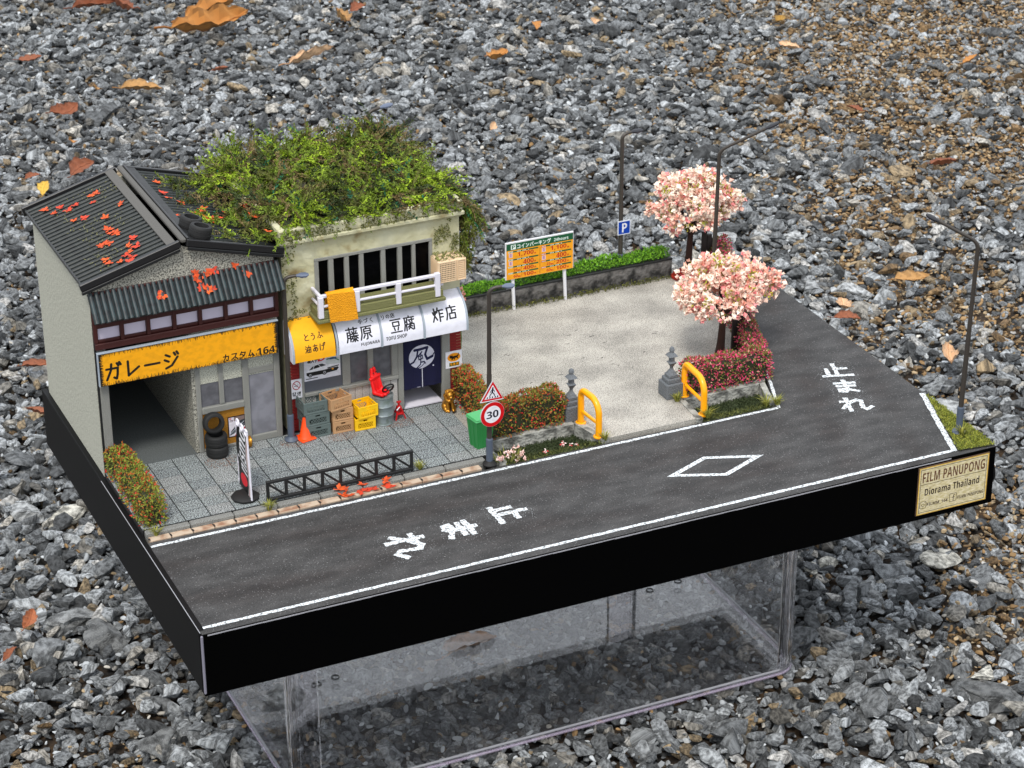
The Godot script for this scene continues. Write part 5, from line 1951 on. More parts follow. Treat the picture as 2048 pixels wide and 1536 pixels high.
func roof_moss() -> void:
	var nz := noise(0.22, FastNoiseLite.TYPE_SIMPLEX_SMOOTH, 3, 141)
	var t := thing("roof_moss", "shaggy green and brown moss heaped over the shop's flat roof", "moss")
	var hgt := func(x: float, z: float) -> float:
		var e := minf(minf(x - 9.6, 19.9 - x), minf(z + 26.2, -15.9 - z))
		var back := smoothstep(-17.5, -24.0, z)
		return 11.0 + clampf(e * 0.5, -0.3, 0.45) + nz.get_noise_2d(x * 2.2, z * 2.2) * 0.7 + back * 0.2
	var b := MB.new()
	var nx := 34
	var nzz := 34
	for i in nx:
		for j in nzz:
			var p := []
			for e in [[0, 0], [1, 0], [1, 1], [0, 1]]:
				var x := lerpf(9.7, 19.7, (i + e[0]) / float(nx))
				var z := lerpf(-26.1, -16.1, (j + e[1]) / float(nzz))
				p.append(Vector3(x, hgt.call(x, z) - 0.12, z))
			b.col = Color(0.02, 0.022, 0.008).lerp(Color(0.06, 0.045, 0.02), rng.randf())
			b.poly([p[0], p[1], p[2]], Vector3.UP)
			b.poly([p[0], p[2], p[3]], Vector3.UP)
	obj("moss_bed", b, M["painted"], t)
	b = MB.new()
	for cl in 300:
		var cx := rf(9.8, 19.7)
		var cz := rf(-26.0, -16.3)
		var d0 := Vector3(rf(-1, 1), 0.05 + 0.3 * pow(rng.randf(), 3.0), rf(-1, 1)).normalized()
		moss_key = rf(-0.4, 0.4)
		for i in 8:
			var x := clampf(cx + rf(-0.4, 0.4), 9.7, 19.8)
			var z := clampf(cz + rf(-0.4, 0.4), -26.1, -16.15)
			var y: float = hgt.call(x, z)
			moss_strand(b, Vector3(x, y + rf(-0.05, 0.3), z), (d0 + rdir() * 0.4).normalized(), rf(0.8, 2.4), 0.04, 1.1)
	moss_key = 0.0
	for i in 40:
		moss_strand(b, Vector3(rf(9.9, 11.6), 11.2, rf(-17.6, -16.2)), Vector3(rf(-1, 1), 0.15, rf(-1, 0.6)).normalized(), rf(0.5, 1.3), 0.05)
	for i in 70:
		moss_strand(b, Vector3(rf(11.5, 19.7), 11.4, -16.0), Vector3(rf(-0.7, 0.7), 0.2, rf(0.1, 0.6)).normalized(), rf(0.4, 1.0), 0.12)
	for e in [[10.4, -25.6], [11.3, -25.9], [17.2, -25.7], [19.0, -25.3], [19.3, -24.6], [15.0, -25.9], [13.2, -25.8], [18.6, -25.8], [10.0, -23.6]]:
		for i in 16:
			moss_strand(b, Vector3(e[0] + rf(-0.4, 0.4), 11.4, e[1] + rf(-0.4, 0.4)), Vector3(rf(-0.6, 0.6), 1, rf(-0.4, 0.4)).normalized(), rf(0.8, 1.9), -0.02)
	tag(obj("moss_strands", b, M["leafy"], t), "", "", "", "stuff")
	# spill on to the garage roof
	b = MB.new()
	for i in 420:
		var u := rng.randf()
		var x := 10.2 - pow(u, 1.5) * 3.4
		var z := rf(-25.8, -16.0)
		if x < 8.6 and nz.get_noise_2d(x * 2.0 + 40.0, z * 1.4) < -0.02:
			continue
		var y := 11.72 - (x - 5.35) * 0.267 + (x - 6.8) * 0.1
		moss_strand(b, Vector3(x, y + 0.1, z), Vector3(rf(-1, 0.3), 0.15 + 0.3 * rng.randf(), rf(-1, 1)).normalized(), rf(0.5, 1.4), 0.07)
	var sp := tag(obj("moss_strands", b, M["leafy"], t), "", "", "", "stuff")
	# hanging down the right side
	b = MB.new()
	for i in 230:
		var z := -16.0 - pow(rng.randf(), 1.6) * 6.0
		moss_strand(b, Vector3(19.8 + rf(-0.1, 0.25), 11.3 - rf(0, 0.6), z), Vector3(0.5, -0.4, rf(-0.3, 0.4)).normalized(), rf(0.8, 2.6) * (1.0 if z > -18.0 else 0.6), 0.16)
	for i in 120:
		moss_strand(b, Vector3(19.95 + rf(-0.2, 0.45), rf(7.9, 10.4), -16.4 + rf(-0.5, 0.5)), Vector3(rf(-0.2, 0.4), -1, rf(-0.3, 0.3)).normalized(), rf(0.4, 0.9), 0.1)
	tag(obj("hanging_moss", b, M["leafy"], t), "", "", "", "stuff")
	# crumbs of moss stuck to the walls and cornice
	b = MB.new()
	var specs := [[10.02, 10.75, 6.2, 10.6, -16.09, 420], [10.1, 11.5, 5.95, 7.1, -15.98, 240], [18.2, 19.5, 8.75, 10.5, -16.08, 600], [10.0, 19.7, 10.86, 11.35, -15.85, 800], [10.0, 12.0, 10.6, 11.4, -15.83, 160], [18.0, 19.7, 10.9, 11.42, -15.84, 130]]
	for e in specs:
		for i in int(e[5]):
			var x := rf(e[0], e[1])
			var y := rf(e[2], e[3])
			if nz.get_noise_2d(x * 4.0, y * 4.0) < -0.12:
				continue
			b.col = Color(0.07, 0.085, 0.02).lerp(Color(0.2, 0.2, 0.05), rng.randf())
			b.leaf(Vector3(x, y, float(e[4]) + 0.02), (Vector3(rf(-1, 1), rf(-1, 1), 0.5)).normalized(), Vector3(0, 0, 1), rf(0.06, 0.16), 0.07)
	for i in 160:
		b.col = Color(0.07, 0.085, 0.02).lerp(Color(0.25, 0.25, 0.06), rng.randf())
		b.leaf(Vector3(rf(17.95, 19.5), 8.66, rf(-16.0, -15.02)), (Vector3(rf(-1, 1), 0.5, rf(-1, 1))).normalized(), Vector3.UP, rf(0.08, 0.2), 0.08)
	tag(obj("moss_crumbs", b, M["leafy"], t), "", "", "", "stuff")
	# thin moss between the roof ribs
	b = MB.new()
	for i in 900:
		var left := rng.randf() < 0.6
		var x := rf(0.8, 4.3) if left else rf(5.9, 9.0)
		var z := rf(-25.5, -16.2)
		if nz.get_noise_2d(x * 1.5 + 90.0, z * 1.5) < 0.05:
			continue
		var y := (10.42 + (x + 0.06) * 0.2804) if left else (11.72 - (x - 5.35) * 0.2667)
		b.col = Color(0.12, 0.12, 0.04).lerp(Color(0.3, 0.3, 0.1), rng.randf())
		b.leaf(Vector3(x, y + 0.09, z), (Vector3(rf(-1, 1), 0.3, rf(-1, 1))).normalized(), Vector3.UP, rf(0.08, 0.2), 0.035)
	tag(obj("moss_crumbs", b, M["leafy"], t), "", "", "", "stuff")


# ---------------------------------------------------------------- smooth bodies from tapered capsules (surface nets)
func blob(mb: MB, bones: Array, k: float, cell: float) -> void:
	var lo := Vector3(1e9, 1e9, 1e9)
	var hi := -lo
	for e in bones:
		var r: float = maxf(e[2], e[3]) + k
		lo = lo.min((e[0] as Vector3) - Vector3.ONE * r).min((e[1] as Vector3) - Vector3.ONE * r)
		hi = hi.max((e[0] as Vector3) + Vector3.ONE * r).max((e[1] as Vector3) + Vector3.ONE * r)
	var nx := int((hi.x - lo.x) / cell) + 2
	var ny := int((hi.y - lo.y) / cell) + 2
	var nz := int((hi.z - lo.z) / cell) + 2
	var f := PackedFloat32Array()
	f.resize(nx * ny * nz)
	f.fill(1.0)
	for e in bones:
		var a: Vector3 = e[0]
		var ab: Vector3 = e[1] - a
		var l2 := maxf(ab.length_squared(), 1e-8)
		var ra: float = e[2]
		var rb: float = e[3]
		var r := maxf(ra, rb) + k + cell * 2.0
		var p0 := (a.min(e[1]) - Vector3.ONE * r - lo) / cell
		var p1 := (a.max(e[1]) + Vector3.ONE * r - lo) / cell
		for ix in range(maxi(0, int(p0.x)), mini(nx, int(p1.x) + 1)):
			for iy in range(maxi(0, int(p0.y)), mini(ny, int(p1.y) + 1)):
				for iz in range(maxi(0, int(p0.z)), mini(nz, int(p1.z) + 1)):
					var q := lo + Vector3(ix, iy, iz) * cell
					var h := clampf((q - a).dot(ab) / l2, 0.0, 1.0)
					var d := q.distance_to(a + ab * h) - lerpf(ra, rb, h)
					var n := (ix * ny + iy) * nz + iz
					var o := f[n]
					var m := clampf(0.5 + 0.5 * (o - d) / k, 0.0, 1.0)
					f[n] = lerpf(o, d, m) - k * m * (1.0 - m)
	var vert := {}
	var grad := {}
	for ix in nx - 1:
		for iy in ny - 1:
			for iz in nz - 1:
				var n := (ix * ny + iy) * nz + iz
				var s := 0
				var sum := Vector3.ZERO
				var cnt := 0
				var c8 := []
				for c in 8:
					var w := f[n + (c & 1) * ny * nz + ((c >> 1) & 1) * nz + ((c >> 2) & 1)]
					c8.append(w)
					if w < 0.0:
						s += 1
				if s == 0 or s == 8:
					continue
				for c in 8:
					for ax in 3:
						var bit := 1 << ax
						if c & bit:
							continue
						var w0: float = c8[c]
						var w1: float = c8[c | bit]
						if (w0 < 0.0) != (w1 < 0.0):
							var p := Vector3(c & 1, (c >> 1) & 1, (c >> 2) & 1)
							p[ax] = w0 / (w0 - w1)
							sum += p
							cnt += 1
				vert[n] = lo + (Vector3(ix, iy, iz) + sum / cnt) * cell
				grad[n] = Vector3(c8[1] + c8[3] + c8[5] + c8[7] - c8[0] - c8[2] - c8[4] - c8[6], c8[2] + c8[3] + c8[6] + c8[7] - c8[0] - c8[1] - c8[4] - c8[5], c8[4] + c8[5] + c8[6] + c8[7] - c8[0] - c8[1] - c8[2] - c8[3]).normalized()
	var st := [ny * nz, nz, 1]
	for n in vert:
		for ax in 3:
			var m: int = n + st[ax]
			if m >= f.size() or (f[n] < 0.0) == (f[m] < 0.0):
				continue
			var u: int = st[(ax + 1) % 3]
			var v: int = st[(ax + 2) % 3]
			if vert.has(n - u) and vert.has(n - v) and vert.has(n - u - v):
				mb.smooth([vert[n], vert[n - u], vert[n - u - v], vert[n - v]], [grad[n], grad[n - u], grad[n - u - v], grad[n - v]])


# ---------------------------------------------------------------- planter at the back of the lot
func back_planter() -> void:
	var t := thing("planter_wall", "long cracked grey concrete planter wall along the back of the lot", "planter wall")
	var b := MB.new()
	b.bx(19.7, 37.0, 0.0, 1.25, -25.6, -25.4, 0.03)
	obj("wall", b, M["retaining"], t)
	b = MB.new()
	b.bx(19.7, 37.02, 1.2, 1.32, -25.66, -25.36, 0.03)
	obj("coping", b, M["black_iron"], t)
	b = MB.new()
	b.bx(36.8, 37.0, 0.0, 1.22, -26.6, -25.67, 0.03)
	obj("end_wall", b, M["retaining"], t)
	b = MB.new()
	b.bx(19.7, 36.8, 0.0, 1.1, -26.6, -25.61)
	obj("soil_bed", b, M["soil"], t)
	b = MB.new()
	for i in 1500:
		b.col = Color(0.06, 0.07, 0.015).lerp(Color(0.2, 0.2, 0.04), rng.randf())
		b.leaf(Vector3(rf(19.7, 37.0), 0.13 + 0.25 * pow(rng.randf(), 2.0), rf(-25.4, -25.1) + 0.08 * sin(i)), (Vector3(rf(-1, 1), 0.7, rf(-0.2, 1))).normalized(), rdir(), rf(0.07, 0.17), 0.07)
	tag(obj("foot_moss", b, M["leafy"], t), "", "", "", "stuff")
	var h := thing("box_hedge", "bright green clipped hedge growing in the back planter", "hedge")
	b = MB.new()
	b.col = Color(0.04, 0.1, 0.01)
	b.bx(19.8, 36.7, 1.0, 1.5, -26.5, -25.7, 0.15)
	obj("core", b, M["painted"], h)
	b = MB.new()
	var nz := noise(0.5, FastNoiseLite.TYPE_SIMPLEX_SMOOTH, 2, 151)
	for i in 6500:
		var x := rf(19.7, 36.9)
		var z := rf(-26.55, -25.55)
		var e := clampf(minf(z + 26.6, -25.5 - z) * 2.5, 0.0, 1.0)
		var y := 1.2 + (0.45 + 0.25 * nz.get_noise_2d(x, z) + (0.18 if x > 31.0 else 0.0)) * sqrt(e) * sqrt(rng.randf())
		var k := rng.randf()
		b.col = Color(0.05, 0.16, 0.008).lerp(Color(0.2, 0.44, 0.015), k)
		b.leaf(Vector3(x, y, z), (Vector3(0, 0.7, 0) + rdir()).normalized(), rdir(), rf(0.12, 0.26), 0.09)
	tag(obj("foliage", b, M["leafy"], h), "", "", "", "stuff")


# ---------------------------------------------------------------- street lamps
func street_lamp(label: String, at: Vector3, h: float, arm: Array, lean := Vector2.ZERO, base := 1.0) -> Node3D:
	var t := thing("street_lamp", label, "street lamp", at, 0.0, "slender street lamps")
	var b := MB.new()
	b.lathe([Vector2(0.0, 0.0), Vector2(0.34, 0.0), Vector2(0.34, 0.0), Vector2(0.36, 0.06), Vector2(0.32, 0.13), Vector2(0.2, 0.18), Vector2(0.17, 0.24)], 20)
	obj("base", b, M["lamp_gray"] if base != 2.0 else M["black_rubber"], t)
	b = MB.new()
	b.lathe([Vector2(0.17, 0.2), Vector2(0.175, 1.42), Vector2(0.175, 1.42), Vector2(0.15, 1.48), Vector2(0.1, 1.5)], 18)
	obj("sleeve", b, M["lamp_gray"], t)
	var top := Vector3(lean.x, h, lean.y)
	var mid := Vector3(lean.x * 0.5, h * 0.52, lean.y * 0.5)
	b = MB.new()
	b.tube([Vector3(0, 1.4, 0), mid], [0.135, 0.125], 12)
	obj("pole", b, M["lamp_pole"], t)
	b = MB.new()
	var pts := [mid, top - Vector3(0, 0.35, 0)]
	var a0: Vector3 = arm[0]
	for i in range(1, 7):
		var k := i / 6.0
		var c := top + Vector3(0, 0.0, 0)
		pts.append((top - Vector3(0, 0.35, 0)).lerp(c, k).lerp(c.lerp(top + a0.normalized() * 0.5, k), k))
	pts.append(top + a0)
	var rr := []
	for i in pts.size():
		rr.append(lerpf(0.112, 0.08, float(i) / pts.size()))
	b.tube(pts, rr, 12)
	obj("upper_pole", b, M["lamp_pole"], t)
	var e := top + a0
	var d := a0.normalized()
	b = MB.new()
	var ln: float = arm[1]
	b.x = Transform3D(Basis(d, d.cross(Vector3.UP).cross(d).normalized(), d.cross(Vector3.UP).normalized()), e)
	var secs := [[-0.1, 0.07, 0.06], [0.08, 0.1, 0.08], [ln * 0.35, 0.21, 0.12], [ln * 0.75, 0.22, 0.11], [ln * 0.95, 0.13, 0.06], [ln, 0.04, 0.03]]
	for i in secs.size() - 1:
		for j in 12:
			var p := []
			var nn := []
			for q in [[i, j], [i, j + 1], [i + 1, j + 1], [i + 1, j]]:
				var an: float = TAU * q[1] / 12.0
				p.append(Vector3(secs[q[0]][0], sin(an) * secs[q[0]][2], cos(an) * secs[q[0]][1]))
				nn.append(Vector3(0.1, sin(an) / secs[q[0]][2], cos(an) / secs[q[0]][1]))
			b.smooth(p, nn)
	obj("lamp_head", b, M["lamp_head_dark"] if base > 2.5 else M["lamp_head"], t)
	b = MB.new()
	b.x = Transform3D(Basis(d, d.cross(Vector3.UP).cross(d).normalized(), d.cross(Vector3.UP).normalized()), e)
	b.bx(ln * 0.3, ln * 0.85, -0.11, -0.085, -0.13, 0.13, 0.01)
	obj("lens", b, M["white_plastic"], t)
	return t


func street_lamps() -> void:
	street_lamp("street lamp standing in the gap between garage and shop", Vector3(9.85, 0.25, -15.3), 9.0, [Vector3(0.62, 0.02, 0.15), 0.62])
	street_lamp("street lamp carrying the two traffic signs at the kerb", Vector3(18.0, 0.06, -8.98), 9.6, [Vector3(0.62, 0.02, 0.15), 0.62], Vector2(0.05, 0.0), 2.0)
	street_lamp("street lamp behind the shop with only its head showing over the moss", Vector3(18.9, 0.1, -26.6), 12.6, [Vector3(0.7, 0.1, 0.0), 0.75])
	street_lamp("street lamp with the blue parking sign in the back hedge", Vector3(34.0, 0.35, -26.15), 8.8, [Vector3(0.55, 0.02, 0.0), 0.75], Vector2.ZERO, 3.0)
	street_lamp("street lamp with a long rising arm in front of the farther blossom tree", Vector3(37.5, 0.12, -21.5), 9.05, [Vector3(2.1, 1.4, 1.35), 0.85], Vector2(0.15, 0.0), 3.0)
	street_lamp("tall leaning street lamp standing in the grass corner", Vector3(41.0, 0.1, -1.9), 10.5, [Vector3(-1.75, 1.05, -1.0), 0.7], Vector2(0.16, 0.05), 3.0)


# ---------------------------------------------------------------- things in front of the two buildings
func crate_proto(called: String, m: Material) -> Node3D:
	var t := Node3D.new()
	t.name = called
	var w := 1.24
	var d := 1.15
	var h := 0.66
	var b := MB.new()
	b.bx(-w / 2 + 0.04, w / 2 - 0.04, 0.02, 0.07, -d / 2 + 0.04, d / 2 - 0.04, 0.01)
	obj("bottom", b, m, t)
	for s in 4:
		b = MB.new()
		var l := (w if s % 2 == 0 else d) - (0.0 if s % 2 == 0 else 0.12)
		var off := (d if s % 2 == 0 else w) / 2 - 0.03
		b.x = Transform3D(Basis(Vector3.UP, s * PI / 2), Vector3.ZERO) * Transform3D(Basis.IDENTITY, Vector3(0, 0, off))
		var x0 := -l / 2
		var x1 := l / 2
		var o := 0.03
		# solid bands, with a slot for the hand and a lattice opening below
		b.bx(x0, x1, h - 0.09, h, -o, o, 0.012)
		b.bx(x0, -0.13, h - 0.18, h - 0.09, -o * 0.8, o * 0.8)
		b.bx(0.13, x1, h - 0.18, h - 0.09, -o * 0.8, o * 0.8)
		b.bx(x0, x1, h - 0.26, h - 0.18, -o * 0.8, o * 0.8)
		b.bx(x0, x1, 0.0, 0.1, -o, o, 0.012)
		b.bx(x0, x0 + 0.16, 0.1, h - 0.26, -o * 0.8, o * 0.8)
		b.bx(x1 - 0.16, x1, 0.1, h - 0.26, -o * 0.8, o * 0.8)
		var y0 := 0.1
		var y1 := h - 0.26
		var k := 6
		var span := l - 0.32
		for i in k:
			var a := x0 + 0.16 + span * i / k
			var dx := (y1 - y0) * 0.95
			for sg in [1.0, -1.0]:
				var p := Vector3(a + (0.0 if sg > 0 else dx), y0, sg * 0.004)
				var q := Vector3(a + (dx if sg > 0 else 0.0), y1, sg * 0.004)
				if maxf(p.x, q.x) > x1 - 0.15:
					var lim := x1 - 0.15
					var f := (lim - minf(p.x, q.x)) / dx
					if sg > 0:
						q = p.lerp(q, f)
					else:
						p = q.lerp(p, f)
				b.bar(p, q, 0.03, 0.026)
		for xx in [x0, x1]:
			b.bx(xx - 0.03, xx + 0.03, 0.0, h, -0.035, 0.035, 0.015)
		obj("side_panel", b, m, t)
	return t


func tyre_mesh(r: float, w: float) -> MB:
	var b := MB.new()
	var pr := []
	for q in [[0.62, 0.0], [0.66, -0.5], [0.72, -0.5], [0.9, -0.5], [0.98, -0.4], [1.0, -0.3], [1.0, 0.3], [0.98, 0.4], [0.9, 0.5], [0.72, 0.5], [0.66, 0.5], [0.62, 0.0]]:
		pr.append(Vector2(q[0] * r, (q[1] + 0.5) * w))
	b.lathe(pr, 30)
	for g in [-0.15, 0.15]:
		var q := []
		for i in 30:
			q.append(Vector3(r * 1.0 * cos(TAU * i / 30), (g + 0.5) * w, r * 1.0 * sin(TAU * i / 30)))
		b.tube(q, r * 0.025, 5, false, true)
	return b


func forecourt() -> void:
	# milk crates
	var specs := [
		["gray_crate", "crate_gray", "crate stacks in front of the shop", [[11.22, 0.0, -15.55, 0.02, "bottom grey crate of the grey stack beside the orange cone"], [11.18, 0.68, -15.56, 0.05, "middle grey crate of the grey stack"], [11.1, 1.36, -15.55, 0.03, "open grey crate on top of the grey stack"]]],
		["beige_crate", "crate_beige", "crate stacks in front of the shop", [[12.56, 0.0, -15.45, -0.03, "bottom beige crate of the beige stack"], [12.55, 0.68, -15.46, -0.02, "middle beige crate of the beige stack"], [12.34, 1.36, -15.4, 0.22, "skewed beige crate on top of the beige stack"]]],
		["yellow_crate", "crate_yellow", "crate stacks in front of the shop", [[13.68, 0.0, -15.25, -0.02, "lower yellow crate beside the steel drum"], [13.78, 0.68, -15.2, 0.1, "upper yellow crate beside the steel drum"]]],
	]
	for e in specs:
		var proto := crate_proto(e[0], M[e[1]])
		for i in (e[3] as Array).size():
			var q: Array = e[3][i]
			var o: Node3D = proto.duplicate()
			o.name = numbered(e[0])
			add_child(o)
			o.position = Vector3(q[0], 0.26 + q[1], q[2]) * U
			o.rotation.y = q[3]
			if e[0] != "gray_crate":
				o.scale = Vector3(0.86, 1, 0.9) if i != 2 else Vector3(0.96, 1, 0.96)
			tag(o, q[4], "crate", e[2])
		proto.free()
	# steel drum
	var t := thing("steel_drum", "grey ribbed steel drum with the red seat on its lid", "drum", Vector3(14.83, 0.26, -15.2))
	var b := MB.new()
	b.lathe([Vector2(0.0, 0.02), Vector2(0.5, 0.02), Vector2(0.53, 0.0), Vector2(0.56, 0.03), Vector2(0.54, 0.06), Vector2(0.53, 0.08), Vector2(0.53, 0.5), Vector2(0.56, 0.53), Vector2(0.53, 0.56), Vector2(0.53, 1.0), Vector2(0.56, 1.03), Vector2(0.53, 1.06), Vector2(0.53, 1.5)], 30)
	obj("body", b, M["drum"], t)
	b = MB.new()
	b.lathe([Vector2(0.53, 1.48), Vector2(0.56, 1.52), Vector2(0.55, 1.57), Vector2(0.51, 1.57), Vector2(0.5, 1.52), Vector2(0.0, 1.52)], 30)
	obj("lid", b, M["drum"], t)
	# red bucket seat
	t = thing("racing_seat", "bright red bucket seat standing on the steel drum", "seat", Vector3(14.72, 1.84, -15.25), 0.55)
	b = MB.new()
	blob(b, [[Vector3(-0.26, 0.12, 0.3), Vector3(-0.3, 0.14, -0.15), 0.09, 0.11], [Vector3(0.26, 0.12, 0.3), Vector3(0.3, 0.14, -0.15), 0.09, 0.11], [Vector3(-0.2, 0.07, 0.3), Vector3(-0.2, 0.08, -0.1), 0.09, 0.1], [Vector3(0.2, 0.07, 0.3), Vector3(0.2, 0.08, -0.1), 0.09, 0.1], [Vector3(0, 0.06, 0.32), Vector3(0, 0.08, -0.15), 0.1, 0.1], [Vector3(-0.3, 0.2, -0.15), Vector3(-0.3, 0.75, -0.3), 0.1, 0.08], [Vector3(0.3, 0.2, -0.15), Vector3(0.3, 0.75, -0.3), 0.1, 0.08], [Vector3(-0.16, 0.2, -0.22), Vector3(-0.15, 0.95, -0.4), 0.1, 0.09], [Vector3(0.16, 0.2, -0.22), Vector3(0.15, 0.95, -0.4), 0.1, 0.09], [Vector3(0, 0.2, -0.22), Vector3(0, 1.0, -0.4), 0.1, 0.09], [Vector3(-0.36, 0.88, -0.32), Vector3(0.36, 0.88, -0.32), 0.09, 0.09], [Vector3(-0.14, 1.0, -0.4), Vector3(-0.1, 1.3, -0.45), 0.1, 0.09], [Vector3(0.14, 1.0, -0.4), Vector3(0.1, 1.3, -0.45), 0.1, 0.09]], 0.06, 0.04)
	obj("shell", b, M["red_plastic"], t)
	b = MB.new()
	for s in [-0.1, 0.1]:
		b.box(Vector3(s, 1.14, -0.315), Vector3(0.1, 0.05, 0.03), 0.01)
	obj("belt_slot", b, M["black_iron"], t)
	# steering wheel
	t = thing("steering_wheel", "black steering wheel leaning on the red seat", "steering wheel", Vector3(15.05, 2.22, -14.98))
	var ring := []
	var bs := Basis.from_euler(Vector3(0.5, 0.1, 0))
	for i in 26:
		ring.append(bs * Vector3(0.3 * cos(TAU * i / 26), 0.3 * sin(TAU * i / 26), 0))
	b = MB.new()
	b.tube(ring, 0.05, 8, false, true)
	obj("rim", b, M["black_gloss"], t)
	for an in [0.1, PI - 0.1, -PI / 2]:
		b = MB.new()
		b.tube([bs * Vector3(0, 0, -0.04), bs * Vector3(0.28 * cos(an), 0.28 * sin(an), 0)], 0.035, 6)
		obj("spoke", b, M["black_gloss"], t)
	b = MB.new()
	b.x = Transform3D(bs * Basis(Vector3.RIGHT, PI / 2), Vector3.ZERO)
	b.lathe([Vector2(0, 0.05), Vector2(0.08, 0.04), Vector2(0.1, -0.03), Vector2(0, -0.05)], 14)
	obj("hub", b, M["lamp_gray"], t)
	# red jack stand
	t = thing("jack_stand", "small red jack stand right of the steel drum", "jack stand", Vector3(15.72, 0.26, -15.25))
	b = MB.new()
	for s in [[-1, -1], [1, -1], [1, 1], [-1, 1]]:
		b.bar(Vector3(0.27 * s[0], 0.0, 0.24 * s[1]), Vector3(0.08 * s[0], 0.62, 0.08 * s[1]), 0.08, 0.05, 0.01)
	obj("frame", b, M["red_paint"], t)
	b = MB.new()
	b.bx(-0.16, 0.16, 0.26, 0.34, -0.2, 0.2, 0.01)
	b.bx(-0.12, 0.12, 0.5, 0.68, -0.12, 0.12, 0.02)
	obj("collar", b, M["red_paint"], t)
	b = MB.new()
	b.bx(-0.05, 0.05, 0.6, 0.9, -0.05, 0.05, 0.01)
	b.bx(-0.12, 0.12, 0.88, 0.95, -0.07, 0.07, 0.015)
	obj("post", b, M["red_paint"], t)
	b = MB.new()
	b.tube([Vector3(0, 0.66, 0.1), Vector3(-0.2, 0.55, 0.2)], 0.03, 8)
	obj("handle", b, M["white_plastic"], t)
	# orange cone
	t = thing("traffic_cone", "plain orange traffic cone beside the shop lamp", "traffic cone", Vector3(10.55, 0.26, -15.15), 0.2)
	b = MB.new()
	b.box(Vector3(0, 0.05, 0), Vector3(0.86, 0.1, 0.86), 0.04)
	obj("base", b, M["orange"], t)
	b = MB.new()
	b.lathe([Vector2(0.36, 0.09), Vector2(0.3, 0.14), Vector2(0.1, 1.16), Vector2(0.06, 1.18), Vector2(0.05, 1.12)], 24)
	obj("body", b, M["orange"], t)
	# tyres: two lying, one standing on them against the wall
	var ty := tyre_mesh(0.56, 0.58).mesh()
	for e in [[5.95, 0.26, -15.35, 0, "lowest black tyre of the stack at the garage post"], [5.93, 0.85, -15.36, 0, "middle black tyre of the stack at the garage post"]]:
		var o := thing("tyre", e[4], "tyre", Vector3(e[0], e[1], e[2]), rf(0, 1), "tyres stacked outside the garage")
		obj("tread", ty, M["black_rubber"], o)
	var up := thing("tyre", "black tyre standing upright on top of the stack", "tyre", Vector3(5.9, 1.44 + 0.5, -15.72), 0.0, "tyres stacked outside the garage")
	var um := obj("tread", tyre_mesh(0.54, 0.42).mesh(), M["black_rubber"], up)
	um.rotation = Vector3(PI / 2 - 0.18, 0, 0)
	um.position = Vector3(0, 0, -0.02) * U
	var rt := tyre_mesh(0.56, 0.62).mesh()
	for e in [[5.95, 11.66, -17.6, "black tyre lying on the roof beside the ridge, the farther one"], [6.05, 11.64, -16.4, "black tyre lying on the roof beside the ridge, the nearer one"]]:
		var o := thing("tyre", e[3], "tyre", Vector3(e[0], e[1], e[2]), 0.0, "tyres lying on the garage roof")
		o.rotation.z = -0.26
		obj("tread", rt, M["black_rubber"], o)
	# gold rim
	t = thing("gold_wheel", "small gold wheel rim standing below the car poster", "wheel", Vector3(7.62, 0.56, -15.5), 0.0)
	b = MB.new()
	b.x = Transform3D(Basis(Vector3(0, 0, 1), PI / 2 - 0.1), Vector3.ZERO)
	b.lathe([Vector2(0.2, -0.1), Vector2(0.3, -0.12), Vector2(0.31, -0.1), Vector2(0.27, -0.04), Vector2(0.27, 0.04), Vector2(0.31, 0.1), Vector2(0.3, 0.12), Vector2(0.2, 0.1), Vector2(0.2, -0.1)], 22)
	obj("rim", b, M["gold"], t)
	for i in 5:
		var s := MB.new()
		s.x = Transform3D(Basis(Vector3(0, 0, 1), PI / 2 - 0.1) * Basis(Vector3.UP, TAU * i / 5), Vector3.ZERO)
		s.bar(Vector3(0, 0.02, 0), Vector3(0.22, 0.02, 0), 0.06, 0.05, 0.01)
		obj("spoke", s, M["gold"], t)
	# banner on a weighted foot
	t = thing("banner_flag", "tall narrow black banner with white lettering and a red dot", "banner", Vector3(5.75, 0.26, -10.55))
	b = MB.new()
	b.lathe([Vector2(0, 0), Vector2(0.66, 0), Vector2(0.7, 0.04), Vector2(0.7, 0.12), Vector2(0.6, 0.2), Vector2(0.25, 0.28), Vector2(0, 0.29)], 9)
	obj("foot", b, M["black_rubber"], t)
	b = MB.new()
	b.tube([Vector3(0.12, 0.1, 0.62), Vector3(0.06, 3.9, 0.6)], 0.05, 8)
	obj("pole", b, M["white_plastic"], t)
	var cv := Cv.new(640, 256, Color(0.05, 0.05, 0.055))
	cv.rect(0, 214, 640, 256, Color(0.9, 0.88, 0.88))
	cv.rect(0, 226, 640, 238, Color(0.5, 0.06, 0.1))
	cv.oval(Vector2(104, 108), 60, 76, Color(0.85, 0.04, 0.14))
	cv.text("nismo", 172, 18, 606, 204, Color(0.92, 0.92, 0.94), 700, 0.25)
	b = MB.new()
	var u2 := [[0.62, 1], [-1.12, 0]]
